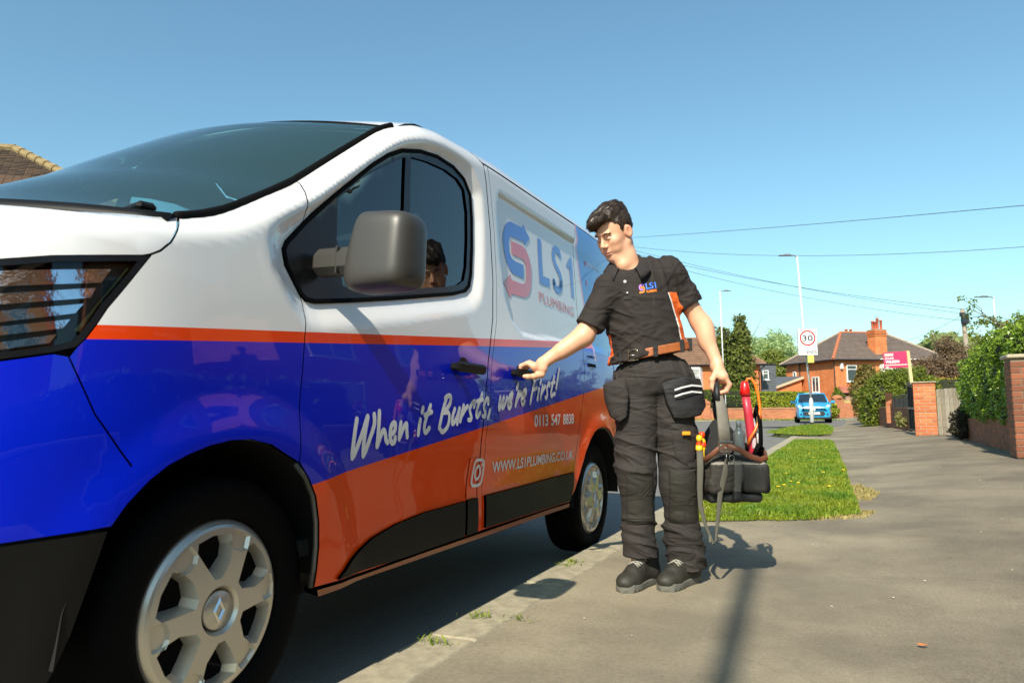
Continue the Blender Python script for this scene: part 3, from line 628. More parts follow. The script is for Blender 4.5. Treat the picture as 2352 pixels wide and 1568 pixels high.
def ground_mat(name,base,dark,light,agg=260,patch=.6,rough=.9,bs=.5,speck=.0,stain=None):
    m=bpy.data.materials.new(name); m.use_nodes=True; n=m.node_tree; L=n.links; b=n.nodes['Principled BSDF']; b.inputs['Roughness'].default_value=rough; b.inputs['Specular IOR Level'].default_value=.3
    tc=n.nodes.new('ShaderNodeTexCoord')
    def noi(sc,de=4,ro=.6):
        t=n.nodes.new('ShaderNodeTexNoise'); t.inputs['Scale'].default_value=sc; t.inputs['Detail'].default_value=de; t.inputs['Roughness'].default_value=ro; L.new(tc.outputs['Object'],t.inputs['Vector']); return t.outputs['Fac']
    def ramp(f,p0,p1,c0,c1):
        r=n.nodes.new('ShaderNodeValToRGB'); r.color_ramp.elements[0].position=p0; r.color_ramp.elements[1].position=p1; r.color_ramp.elements[0].color=(*c0,1); r.color_ramp.elements[1].color=(*c1,1); L.new(f,r.inputs[0]); return r.outputs[0]
    def mixc(f,a,b_,mode='MIX'):
        q=n.nodes.new('ShaderNodeMix'); q.data_type='RGBA'; q.blend_type=mode
        if isinstance(f,float): q.inputs[0].default_value=f
        else: L.new(f,q.inputs[0])
        L.new(a,q.inputs[6])
        if isinstance(b_,tuple): q.inputs[7].default_value=(*b_,1)
        else: L.new(b_,q.inputs[7])
        return q.outputs[2]
    c=ramp(noi(patch,5,.6),.3,.72,dark,base)
    c=mixc(.5,c,ramp(noi(agg,3,.7),.32,.68,tuple(k*.45 for k in base),light),'MIX')
    v=n.nodes.new('ShaderNodeTexVoronoi'); v.inputs['Scale'].default_value=38; L.new(tc.outputs['Object'],v.inputs['Vector'])
    sp=ramp(v.outputs['Distance'],.045,.075,(1,1,1),(0,0,0)); n2=ramp(noi(9,2),.50,.62,(0,0,0),(1,1,1))
    mm=n.nodes.new('ShaderNodeMath'); mm.operation='MULTIPLY'; L.new(sp,mm.inputs[0]); L.new(n2,mm.inputs[1])
    c=mixc(mm.outputs[0],c,light if not speck else (speck,)*3)
    # long fine cracks
    cr=n.nodes.new('ShaderNodeTexVoronoi'); cr.feature='DISTANCE_TO_EDGE'; cr.inputs['Scale'].default_value=.42
    w=n.nodes.new('ShaderNodeTexNoise'); w.inputs['Scale'].default_value=2.2; w.inputs['Detail'].default_value=5; L.new(tc.outputs['Object'],w.inputs['Vector'])
    ad=n.nodes.new('ShaderNodeMix'); ad.data_type='RGBA'; ad.blend_type='LINEAR_LIGHT'; ad.inputs[0].default_value=.35; L.new(tc.outputs['Object'],ad.inputs[6]); L.new(w.outputs['Color'],ad.inputs[7]); L.new(ad.outputs[2],cr.inputs['Vector'])
    ck=ramp(cr.outputs['Distance'],.0,.0035,(.72,.72,.72),(1,1,1)); c=mixc(1.0,c,ck,'MULTIPLY') if stain else c
    if stain:   # pale dust and grit worn along the kerb side, darker repairs farther in
        sp_=n.nodes.new('ShaderNodeSeparateXYZ'); L.new(tc.outputs['Object'],sp_.inputs[0]); a_=n.nodes.new('ShaderNodeMath'); a_.operation='MULTIPLY_ADD'; L.new(noi(1.1,5,.65),a_.inputs[0]); a_.inputs[1].default_value=2.2; L.new(sp_.outputs[0],a_.inputs[2])
        mr=n.nodes.new('ShaderNodeMapRange'); mr.inputs[1].default_value=.05; mr.inputs[2].default_value=1.7; mr.inputs[3].default_value=.9; mr.inputs[4].default_value=0; L.new(a_.outputs[0],mr.inputs[0]); c=mixc(mr.outputs[0],c,ramp(noi(55,4,.7),.3,.7,(.26,.225,.15),(.38,.33,.225)))
        blot=ramp(noi(.75,5,.6),.42,.60,(.66,.66,.68),(1.0,1,1)); c=mixc(1.0,c,blot,'MULTIPLY'); sm=ramp(noi(7,5,.7),.60,.72,(1,1,1),(.72,.70,.68)); c=mixc(.6,c,sm,'MULTIPLY')
    L.new(c,b.inputs['Base Color'])
    bp=n.nodes.new('ShaderNodeBump'); bp.inputs['Strength'].default_value=bs; bp.inputs['Distance'].default_value=.004; L.new(noi(agg*.7,4,.7),bp.inputs['Height']); L.new(bp.outputs[0],b.inputs['Normal'])
    return m
M_pave=ground_mat('pavement asphalt',(.245,.202,.135),(.178,.147,.100),(.40,.34,.24),agg=120,patch=.9,bs=.55,speck=.42,stain=True)
M_road=ground_mat('road asphalt',(.175,.166,.148),(.13,.123,.112),(.27,.26,.235),agg=110,patch=.5,bs=.5)
M_far=ground_mat('far ground',(.10,.12,.05),(.06,.08,.03),(.14,.15,.08),agg=20,patch=.2)
M_earth=mat('dry earth',(.16,.12,.06),.95,var=(30,.5),bump=(60,.6,.01))
M_kerb=mat('kerb concrete',(.34,.30,.205),.85,var=(14,.35),bump=(150,.5,.003))
KX=-1.49   # kerb face
gridmesh('ground',np.concatenate([[-600,-300,-120,-60,-30],np.arange(-20,40,2.),[60,120,300,600]]),np.concatenate([[-200,-60,-20],np.arange(-10,90,2.5),[100,140,200,300,500,900]]),lambda x,y:-.25+0*x+.0*y,M_far)
# road (the van's street), runs on into the junction
xs=np.concatenate([np.arange(-9.,-1.6,.5),[-1.55,-1.52,KX+.02]]); ys=np.concatenate([np.arange(-14,8,.5),np.arange(8,62,2.)])
gridmesh('road',xs,ys,road_z,M_road)
xs=np.concatenate([[KX+.215],np.arange(-1.2,2.6,.12)]); ys=np.concatenate([np.arange(-12,9,.15),np.arange(9,62,.8)])
def pz2(x,y): return pave_z(x,y)+.0025*np.sin(3.1*x+1.7*y)*np.sin(1.3*y-2*x)
gridmesh('pavement',xs,ys,pz2,M_pave)
# kerb stones: laid flush at the dropped crossing, standing proud further on
kerb=tag(empty('kerb',(0,0,0)),kind='structure')
def kerb_stone(y0,ln,k):
    z=float(pave_z(KX+.2,y0+ln/2))+.004; dz=.16
    q=MB(); q.box((0,0,-dz/2),(.215-.004,ln-.007,dz),bev=.010); o=q.build('kerb_stone',M_kerb,kerb); o.location=(KX+.108,y0+ln/2,z+RNG.uniform(-.002,.002)); o.rotation_euler=(RNG.uniform(-.002,.002),RNG.uniform(-.006,.006),RNG.uniform(-.004,.004)); return o
y=-3.0;k=0
while y<24: kerb_stone(y,.915,k); y+=.915;k+=1
# cross street at the end, its far footway and verge
FH=np.array([-math.sin(CYAW),math.cos(CYAW),0.])
def cw(r,f,z): return _r0*r+FH*f+np.array([0,0,z])
def quadstrip(name,pts,m,kind='structure'): return tag(mesh(name,pts,[tuple(range(len(pts)))],m),kind=kind)
quadstrip('cross_road',[cw(-60,31,.060),cw(15.3,31,.064),cw(21.5,43.6,.115),cw(60,43.6,.115),cw(60,45.2,.115),cw(-60,45.2,.115)],M_road)
quadstrip('far_footway',[cw(-60,45.2,.125),cw(80,45.2,.135),cw(80,46.6,.14),cw(-60,46.6,.13)],mat('pale footway',(.30,.27,.22),.9,var=(3,.2)))
q=MB(); q.prism([(-60,0),(80,0),(80,.16),(-60,.16)],cw(0,45.1,-.0),_r0,FH,(0,0,.17)); tag(q.build('far_kerb',M_kerb),kind='structure')
M_paint=mat('worn white road paint',(.55,.55,.50),.8,var=(25,.5,(.25,.25,.23)))
for i,(r,f,w,l) in enumerate([(12.6,37.2,.15,1.5),(15.6,37.6,.15,1.5),(11.2,33.6,.12,1.2),(13.5,32.6,1.1,.25),(18.0,33.6,1.2,.3)]):
    tag(quadstrip('road_marking',[cw(r-l/2,f-w/2,.0),cw(r+l/2,f-w/2,.0),cw(r+l/2,f+w/2,.0),cw(r-l/2,f+w/2,.0)],M_paint),kind='structure').location.z=.066+.004*f/10
# ---------------- leaf and grass materials
def leafmat(name,c1,c2,rough=.55,trans=.35,spec=.35,patch=0):
    m=bpy.data.materials.new(name); m.use_nodes=True; n=m.node_tree; L=n.links; b=n.nodes['Principled BSDF']; b.inputs['Roughness'].default_value=rough; b.inputs['Specular IOR Level'].default_value=spec
    g=n.nodes.new('ShaderNodeNewGeometry'); r=n.nodes.new('ShaderNodeValToRGB'); r.color_ramp.elements[0].color=(*c1,1); r.color_ramp.elements[1].color=(*c2,1); L.new(g.outputs['Random Per Island'],r.inputs[0]); L.new(r.outputs[0],b.inputs['Base Color'])
    t=n.nodes.new('ShaderNodeBsdfTranslucent'); mx=n.nodes.new('ShaderNodeMixShader'); mx.inputs[0].default_value=trans; o=n.nodes['Material Output']
    if patch:
        tc=n.nodes.new('ShaderNodeTexCoord'); no=n.nodes.new('ShaderNodeTexNoise'); no.inputs['Scale'].default_value=patch; no.inputs['Detail'].default_value=4; L.new(tc.outputs['Object'],no.inputs[0]); r2=n.nodes.new('ShaderNodeValToRGB'); r2.color_ramp.elements[0].position=.35; r2.color_ramp.elements[1].position=.65; r2.color_ramp.elements[0].color=(1.25,1.0,.85,1); r2.color_ramp.elements[1].color=(.62,.80,.8,1); L.new(no.outputs['Fac'],r2.inputs[0])
        mu=n.nodes.new('ShaderNodeMix'); mu.data_type='RGBA'; mu.blend_type='MULTIPLY'; mu.inputs[0].default_value=1; L.new(r.outputs[0],mu.inputs[6]); L.new(r2.outputs[0],mu.inputs[7]); L.new(mu.outputs[2],b.inputs['Base Color'])
    hs=n.nodes.new('ShaderNodeHueSaturation'); hs.inputs['Value'].default_value=1.25; L.new(r.outputs[0],hs.inputs['Color']); L.new(hs.outputs[0],t.inputs[0])
    L.new(b.outputs[0],mx.inputs[1]); L.new(t.outputs[0],mx.inputs[2]); L.new(mx.outputs[0],o.inputs[0]); return m
M_grass=leafmat('grass blades',(.13,.215,.015),(.30,.40,.04),.5,.35,patch=2.2)
def grass(name,poly,dens,h,zf,m,label,wind=.5,seed=1,edge=0):
    r=np.random.default_rng(seed); P=np.array(poly,float); lo,hi=P.min(0),P.max(0)
    n=int(dens(0,0)*(hi-lo)[0]*(hi-lo)[1]) if False else None
    pts=[]
    for y0 in np.arange(lo[1],hi[1],.5):
        d=dens(y0); k=int(d*(hi[0]-lo[0])*.5); q=np.stack([r.uniform(lo[0],hi[0],k),r.uniform(y0,min(y0+.5,hi[1]),k)],1); pts.append(q[inpoly(q,P)])
    p=np.vstack(pts); n=len(p); z=zf(p[:,0],p[:,1])
    clump=.65+.5*np.sin(5.3*p[:,0]+2.1*p[:,1])*np.sin(3.7*p[:,1]-1.3*p[:,0])*.5+.25*np.sin(17*p[:,0])*np.sin(13*p[:,1])
    if edge: clump*=np.clip(pdist(p,poly)/edge,.45,1)
    hh=h*clump*r.uniform(.55,1.35,n); w=r.uniform(.0025,.0055,n)*(1+.06*p[:,1]); a=r.uniform(0,2*PI,n); d=r.uniform(0,2*PI,n); ln=r.uniform(.15,.9,n)*hh
    bx,by=np.cos(a)*w,np.sin(a)*w; dx,dy=np.cos(d)*ln,np.sin(d)*ln
    V=np.zeros((n,5,3)); V[:,0]=np.stack([p[:,0]-bx,p[:,1]-by,z-.01],1); V[:,1]=np.stack([p[:,0]+bx,p[:,1]+by,z-.01],1)
    V[:,2]=np.stack([p[:,0]+bx*.8+dx*.35,p[:,1]+by*.8+dy*.35,z+hh*.6],1); V[:,3]=np.stack([p[:,0]-bx*.8+dx*.35,p[:,1]-by*.8+dy*.35,z+hh*.6],1); V[:,4]=np.stack([p[:,0]+dx,p[:,1]+dy,z+hh],1)
    b=np.arange(n)*5; nv=n*5
    me=bpy.data.meshes.new(name); me.vertices.add(nv); me.vertices.foreach_set('co',V.reshape(-1).astype(np.float32))
    idx=np.empty((n,7),np.int32); idx[:,0]=b;idx[:,1]=b+1;idx[:,2]=b+2;idx[:,3]=b+3;idx[:,4]=b+3;idx[:,5]=b+2;idx[:,6]=b+4
    me.loops.add(n*7); me.loops.foreach_set('vertex_index',idx.reshape(-1)); me.polygons.add(n*2)
    ls=np.stack([np.arange(n)*7,np.arange(n)*7+4],1).reshape(-1).astype(np.int32); me.polygons.foreach_set('loop_start',ls)
    me.update(calc_edges=True); me.validate(); o=link(name,me,m); return tag(o,label,'grass',kind='stuff')
def vz(x,y): return pave_z(x,y)+.03
G1=[(-1.24,5.55),(-.72,5.75),(-.15,6.12),(.06,6.35),(.02,7.4),(-.02,9),(-.06,11),(-.16,14),(-.26,17),(-.34,19.2),(-.7,19.6),(-1.24,19.3)]
G2=[(-2.25,23.6),(-1.5,22.6),(-.75,22.2),(-.42,23.0),(-.45,26),(-.55,31),(-.9,33),(-1.5,32.5),(-1.9,29)]
def ragged(G,amp,seed):
    r=np.random.default_rng(seed); P=densify(G,.12); c=np.mean(P,0); k=len(P); nz=np.convolve(r.normal(size=k+4),np.ones(3)/3,'same')[2:k+2]; d=P-c; d/=np.hypot(d[:,0],d[:,1])[:,None]; P=P+d*(nz*amp)[:,None]; P[:,0]=np.maximum(P[:,0],G[0][0]-.03); return [tuple(p) for p in P]
G1=ragged(G1,.045,3); G2=ragged(G2,.09,4)
for i,G in enumerate((G1,G2)):
    V2,F=cdt(G,[],.25); d=pdist(V2,G); Z=pave_z(V2[:,0],V2[:,1])+.003+.03*np.clip(d/.12,0,1)+(.06*np.clip(d/.5,0,1) if i else 0); Z=np.where(d<.01,Z-.16,Z)
    tag(mesh('verge_soil',np.column_stack([V2,Z]),F,mat('verge soil',(.075,.085,.025),.95,var=(30,.5),bump=(50,.6,.01)),None,True),kind='structure')
ds=lambda y: 9500 if y<8 else (6500 if y<11 else (3500 if y<16 else 2200))
grass('grass',G1,ds,.062,lambda x,y:pave_z(x,y)+.02,M_grass,'bright green grass verge between the kerb and the pavement behind the man',seed=3,edge=.06)
grass('grass',G2,lambda y:1700,.09,lambda x,y:pave_z(x,y)+.07,M_grass,'farther tufted grass verge round the foot of the lamp post',seed=4,edge=.1)
# straw tuft spilling over the verge edge, and stray blades on the kerb
M_straw=leafmat('dry straw grass',(.28,.22,.07),(.42,.36,.14),.8,.2)
grass('dry_grass',[(-.02,7.2),(.16,7.3),(.24,7.75),(.12,8.3),(-.06,8.6)],lambda y:2600,.045,lambda x,y:pave_z(x,y),M_straw,'dry straw coloured grass spilling onto the pavement beside the verge',seed=6)
grass('dry_grass',[(-.3,5.98),(.1,6.18),(.16,6.5),(.04,6.5),(-.3,6.25)],lambda y:2600,.03,lambda x,y:pave_z(x,y),M_straw,'dry grass blades along the near end of the verge',seed=7)
for i,(px,py,nn,lb) in enumerate([(1315,1292,60,'small weed in the kerb joint beside the rear wheel'),(1300,1300,40,'tiny weed in the kerb just before the rear wheel'),(1098,1418,60,'low weed in the kerb joint below the sliding door'),(1000,1478,70,'nearest small weed growing in the kerb joint'),(1190,1424,30,'flat sprig of weed on the pavement edge in front of the man')]):
    d=_r*(px-CW/2)/CF-_u*(py-CHh/2)/CF+_fw; t=(0-CAMZ)/d[2]; c=np.array([0,0,CAMZ])+d*t
    rr=np.random.default_rng(70+i); q=MB()
    for _ in range(nn//2+8):
        b=np.array([rr.normal()*.035,rr.normal()*.020,0]); a=rr.uniform(0,2*PI); l=rr.uniform(.012,.034); d2=np.array([math.cos(a)*l,math.sin(a)*l,rr.uniform(.2,.8)*l]); w=np.array([-math.sin(a),math.cos(a),0])*rr.uniform(.0012,.003); q.add([b-w,b+w,b+d2*.6+w*.9+[0,0,.004],b+d2*.6-w*.9+[0,0,.004],b+d2],[(0,1,2,3),(3,2,4)])
    o=q.build('weed',M_grass); o.location=(c[0],c[1],float(pave_z(c[0],c[1]))+.006)
    o['kind']='stuff'; o['label']=lb
# dandelions
M_dand=mat('dandelion yellow',(.85,.62,.02),.7)
for i,(x,y) in enumerate([(-.58,8.4),(-.62,8.0),(-.50,8.25),(-.66,7.8),(-.3,9.6),(-.08,9.9),(-.52,12.5),(-.62,13.5),(-.28,13.8),(-.4,15.5),(-.7,9.4),(-.2,7.9)]):
    q=MB(); z=float(pave_z(x,y)); q.tube([(0,0,0),(.005,0,.05)],.0015,4); q.lathe([(0,.050),(.010,.050),(.019,.057),(.012,.062),(0,.063)],(0.005,0,0),10); o=q.build('dandelion',M_dand); o.location=(x,y,z+.01)
    tag(o,'yellow dandelion flower in the grass verge behind the bag','dandelion','dandelions in the verge')

# grit, petals and a dead leaf on the pavement
q=MB(); rr=np.random.default_rng(91)
for _ in range(90):
    x=rr.uniform(-1.2,2.0); y=2.0+14*rr.random()**1.6; sz=rr.uniform(.0015,.005)*(1+.03*y); z=float(pave_z(x,y))+.004; a=rr.uniform(0,PI); q.box((x,y,z+sz*.2),(sz*2,sz*1.3,sz*.7),rz=a,bev=sz*.3)
tag(q.build('grit',mat('pale grit',(.55,.50,.40),.9)),'pale grit and fallen petals scattered over the pavement','grit',kind='stuff')
x,y=.42,3.35; d=_r*(2120-CW/2)/CF-_u*(1490-CHh/2)/CF+_fw; c=np.array([0,0,CAMZ])+d*(-CAMZ/d[2]); q=MB(); q.add([(-.018,0,.004),(-.006,-.009,.002),(.012,-.007,.006),(.019,.002,.009),(.008,.009,.003),(-.008,.008,.006)],[(0,1,4,5),(1,2,3,4)]); o=q.build('dead_leaf',mat('orange dead leaf',(.55,.16,.03),.7)); o.location=(c[0],c[1],.012); tag(o,'small curled orange dead leaf lying on the pavement near the bottom','leaf')

# ================================================================ PLANTS
def foliage(name,blobs,n,size,m,parent=None,shell=.7,seed=1,core=.72,asp=.55,up=.3,box=False,corem=None,lump=.16,dark=None):
    r=np.random.default_rng(seed); B=np.array([b[:6] for b in blobs],float); w=np.array([b[3]*b[4]+b[4]*b[5]+b[3]*b[5] for b in blobs],float); w/=w.sum()
    k=r.choice(len(B),n,p=w); d=r.normal(size=(n,3)).astype(float); 
    if box:
        d/=np.abs(d).max(1)[:,None]; d*=.92+.08*r.random((n,1))
    else: d/=np.linalg.norm(d,axis=1)[:,None]
    lm=1+lump*(np.sin(d[:,0]*5+k*1.7)*np.sin(d[:,1]*6+k)+np.sin(d[:,2]*7+k*2.3)*.6)*(.35 if box else 1)
    rad=(shell+(1-shell)*r.random(n)**.6)*lm; rad=np.where(r.random(n)<.06,rad*1.07,rad)
    c=B[k,:3]+d*rad[:,None]*B[k,3:6]
    nn=d*.8+r.normal(size=(n,3))*.75; nn[:,2]+=up; nn/=np.linalg.norm(nn,axis=1)[:,None]
    t=np.cross(nn,r.normal(size=(n,3))); t/=np.linalg.norm(t,axis=1)[:,None]+1e-9; b=np.cross(nn,t)
    s=size*r.uniform(.6,1.35,n)[:,None]; V=np.stack([c-t*s,c+b*s*asp+nn*s*.12,c+t*s,c-b*s*asp+nn*s*.12],1).reshape(-1,3)
    F=[(i,i+1,i+2,i+3) for i in range(0,4*n,4)]
    V=list(map(tuple,V))
    me=bpy.data.meshes.new(name); me.from_pydata(V,[],F); me.materials.append(m); me.update(); o=link(name,me,None,parent)
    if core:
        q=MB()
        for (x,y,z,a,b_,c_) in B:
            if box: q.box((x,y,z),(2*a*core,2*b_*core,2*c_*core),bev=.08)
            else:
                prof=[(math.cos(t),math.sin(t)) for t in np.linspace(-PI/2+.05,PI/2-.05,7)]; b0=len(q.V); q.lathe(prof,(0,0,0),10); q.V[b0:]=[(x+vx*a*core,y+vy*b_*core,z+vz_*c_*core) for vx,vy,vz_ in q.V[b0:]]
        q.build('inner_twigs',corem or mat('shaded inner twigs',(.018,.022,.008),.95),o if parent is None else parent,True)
    return o
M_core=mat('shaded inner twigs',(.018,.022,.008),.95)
M_privet=leafmat('privet leaves',(.08,.16,.008),(.30,.42,.035),.30,.30,.6)
M_laurel=leafmat('yellow green hedge leaves',(.16,.22,.01),(.40,.42,.04),.5,.4)
M_hedged=leafmat('green hedge leaves',(.07,.13,.01),(.17,.24,.02),.6,.3)
M_bush=leafmat('garden bush leaves',(.07,.11,.01),(.24,.28,.03),.5,.35)
M_conif=leafmat('conifer sprays',(.06,.085,.012),(.17,.19,.03),.7,.2)
M_pale=leafmat('young pale leaves',(.30,.40,.17),(.50,.60,.30),.6,.5)
M_olive=leafmat('olive spring leaves',(.15,.19,.03),(.30,.33,.07),.6,.4)
M_brown=leafmat('brown twigs and buds',(.10,.06,.03),(.22,.15,.09),.8,.2)
M_bark=mat('grey brown bark',(.12,.10,.075),.9,var=(20,.4),bump=(40,.6,.02))
M_hill=leafmat('hill trees',(.15,.20,.05),(.28,.33,.11),.8,.3)
# ================================================================ MASONRY
M_brick=mat('orange brick',(.55,.17,.055),.85,var=(14,.35,(.36,.10,.035)),bump=(90,.4,.003))
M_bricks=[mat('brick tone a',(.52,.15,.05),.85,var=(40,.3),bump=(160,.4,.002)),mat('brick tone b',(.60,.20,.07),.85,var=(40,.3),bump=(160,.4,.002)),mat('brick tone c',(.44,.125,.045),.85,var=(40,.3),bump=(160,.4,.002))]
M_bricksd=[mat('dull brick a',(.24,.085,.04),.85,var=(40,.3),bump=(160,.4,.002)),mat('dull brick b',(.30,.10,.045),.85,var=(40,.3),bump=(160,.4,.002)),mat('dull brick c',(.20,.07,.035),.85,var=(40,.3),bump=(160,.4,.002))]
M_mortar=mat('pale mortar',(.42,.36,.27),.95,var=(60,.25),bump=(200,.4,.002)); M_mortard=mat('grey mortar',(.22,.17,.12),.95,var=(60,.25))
M_stone=mat('coping stone',(.42,.36,.25),.9,var=(20,.3),bump=(80,.4,.003))
def brickmat(name,c1,c2,mor,bw=.225,bh=.075,ms=.010):
    m=bpy.data.materials.new(name); m.use_nodes=True; n=m.node_tree; L=n.links; b=n.nodes['Principled BSDF']; b.inputs['Roughness'].default_value=.88
    tc=n.nodes.new('ShaderNodeTexCoord'); mp=n.nodes.new('ShaderNodeSeparateXYZ'); L.new(tc.outputs['Object'],mp.inputs[0])
    cb=n.nodes.new('ShaderNodeCombineXYZ'); ad=n.nodes.new('ShaderNodeMath'); ad.operation='ADD'; L.new(mp.outputs[0],ad.inputs[0]); L.new(mp.outputs[1],ad.inputs[1]); L.new(ad.outputs[0],cb.inputs[0]); L.new(mp.outputs[2],cb.inputs[1])
    t=n.nodes.new('ShaderNodeTexBrick'); t.inputs['Scale'].default_value=1; t.inputs['Brick Width'].default_value=bw; t.inputs['Row Height'].default_value=bh; t.inputs['Mortar Size'].default_value=ms*.5; t.inputs['Color1'].default_value=(*c1,1); t.inputs['Color2'].default_value=(*c2,1); t.inputs['Mortar'].default_value=(*mor,1); L.new(cb.outputs[0],t.inputs['Vector'])
    no=n.nodes.new('ShaderNodeTexNoise'); no.inputs['Scale'].default_value=1.3; no.inputs['Detail'].default_value=6; L.new(tc.outputs['Object'],no.inputs['Vector'])
    mx=n.nodes.new('ShaderNodeMix'); mx.data_type='RGBA'; mx.blend_type='MULTIPLY'; mx.inputs[0].default_value=.55; L.new(t.outputs[0],mx.inputs[6])
    rr=n.nodes.new('ShaderNodeValToRGB'); rr.color_ramp.elements[0].position=.3; rr.color_ramp.elements[1].position=.65; rr.color_ramp.elements[0].color=(.55,.5,.48,1); L.new(no.outputs['Fac'],rr.inputs[0]); L.new(rr.outputs[0],mx.inputs[7]); L.new(mx.outputs[2],b.inputs['Base Color'])
    bp=n.nodes.new('ShaderNodeBump'); bp.inputs['Strength'].default_value=.4; bp.inputs['Distance'].default_value=.01; L.new(t.outputs['Fac'],bp.inputs['Height']); bp.invert=True; L.new(bp.outputs[0],b.inputs['Normal']); return m
M_hbrick=brickmat('house brickwork',(.64,.165,.040),(.74,.235,.070),(.5,.30,.18)); M_hbrick2=brickmat('weathered wall brickwork',(.40,.12,.045),(.52,.18,.07),(.36,.28,.2))
_bm={}
def brickmesh(L,W,H,k):
    key=(round(L,3),round(W,3),round(H,3),k%3)
    if key not in _bm:
        q=MB(); q.box((0,0,0),(L,W,H),bev=.004); me=bpy.data.meshes.new('brick'); me.from_pydata(q.V,[],q.F); me.materials.append((M_bricks if k<3 else M_bricksd)[k%3]); _bm[(key,k<3)]=me
        if (key,k<3): _bm[key+(k<3,)]=me
    return _bm[(key,k<3)] if (key,k<3) in _bm else None
def brick_at(parent,c,L,W,H,rz,k):
    key=(round(L,3),round(W,3),round(H,3),k)
    if key not in _bm:
        q=MB(); q.box((0,0,0),(L,W,H),bev=.004); me=bpy.data.meshes.new('brick'); me.from_pydata(q.V,[],q.F); me.materials.append((M_bricks if k<3 else M_bricksd)[k%3]); _bm[key]=me
    o=bpy.data.objects.new('brick',_bm[key]); COL.objects.link(o); o.parent=parent; o.location=c; o.rotation_euler=(0,0,rz); return o
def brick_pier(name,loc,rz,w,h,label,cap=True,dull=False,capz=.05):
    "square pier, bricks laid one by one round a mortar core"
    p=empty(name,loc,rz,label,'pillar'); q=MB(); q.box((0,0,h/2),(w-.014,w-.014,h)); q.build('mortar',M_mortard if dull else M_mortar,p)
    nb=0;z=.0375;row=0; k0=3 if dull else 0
    L=w/2 if w<.5 else w/3; hw=.1025
    while z<h-.02:
        off=0 if row%2 else L/2
        for s in range(4):      # four faces, bricks seen as stretchers
            cs,sn=math.cos(s*PI/2),math.sin(s*PI/2)
            if s==2: continue
            xs=[-w/2]; x=-w/2+(L if off==0 else L/2)
            while x<w/2-.02: xs.append(x); x+=L
            xs.append(w/2)
            for a,b in zip(xs[:-1],xs[1:]):
                lx=(a+b)/2; l=b-a-.010; ly=-w/2+.02
                brick_at(p,(lx*cs-ly*sn,lx*sn+ly*cs,z),l,.04,.065,s*PI/2,k0+RNG.integers(0,3)); nb+=1
        z+=.075;row+=1
    if cap: q=MB(); q.box((0,0,h+capz/2),(w+.07,w+.07,capz),bev=.012); q.build('coping',M_stone,p)
    return p
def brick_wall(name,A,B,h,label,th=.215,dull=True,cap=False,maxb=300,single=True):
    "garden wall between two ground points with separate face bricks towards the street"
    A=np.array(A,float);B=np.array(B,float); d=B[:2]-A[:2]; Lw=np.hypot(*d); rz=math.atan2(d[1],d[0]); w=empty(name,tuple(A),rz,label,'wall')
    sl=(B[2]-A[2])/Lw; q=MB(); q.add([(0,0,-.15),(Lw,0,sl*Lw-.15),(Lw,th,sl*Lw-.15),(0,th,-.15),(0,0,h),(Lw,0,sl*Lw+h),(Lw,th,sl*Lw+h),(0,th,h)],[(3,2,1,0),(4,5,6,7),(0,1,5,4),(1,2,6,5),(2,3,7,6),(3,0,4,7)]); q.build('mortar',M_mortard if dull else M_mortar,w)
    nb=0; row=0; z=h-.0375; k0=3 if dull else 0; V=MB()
    while z>-.03:
        x=0 if row%2 else -.1125
        while x<Lw:
            a=max(x,0);b=min(x+.225,Lw); x+=.225
            if b-a<.05: continue
            k=k0+int(RNG.integers(0,3)); c=((a+b)/2,.018,z+sl*(a+b)/2+.0)
            if nb<maxb: o=brick_at(w,c,b-a-.010,.05,.065,0,k); o.rotation_euler=(0,-math.atan(sl),0); nb+=1
            else: V.box(c,(b-a-.010,.05,.065))
        z-=.075; row+=1
    if V.F: o=V.build('brickwork',M_bricksd[0] if dull else M_bricks[0],w); o['kind']='stuff'
    if cap: q=MB(); q.box((Lw/2,th/2,h+.03+sl*Lw/2),(Lw,th+.06,.06),bev=.01); q.build('coping',M_stone,w)
    return w

mat('dark brown twigs',(.06,.04,.025),.9)
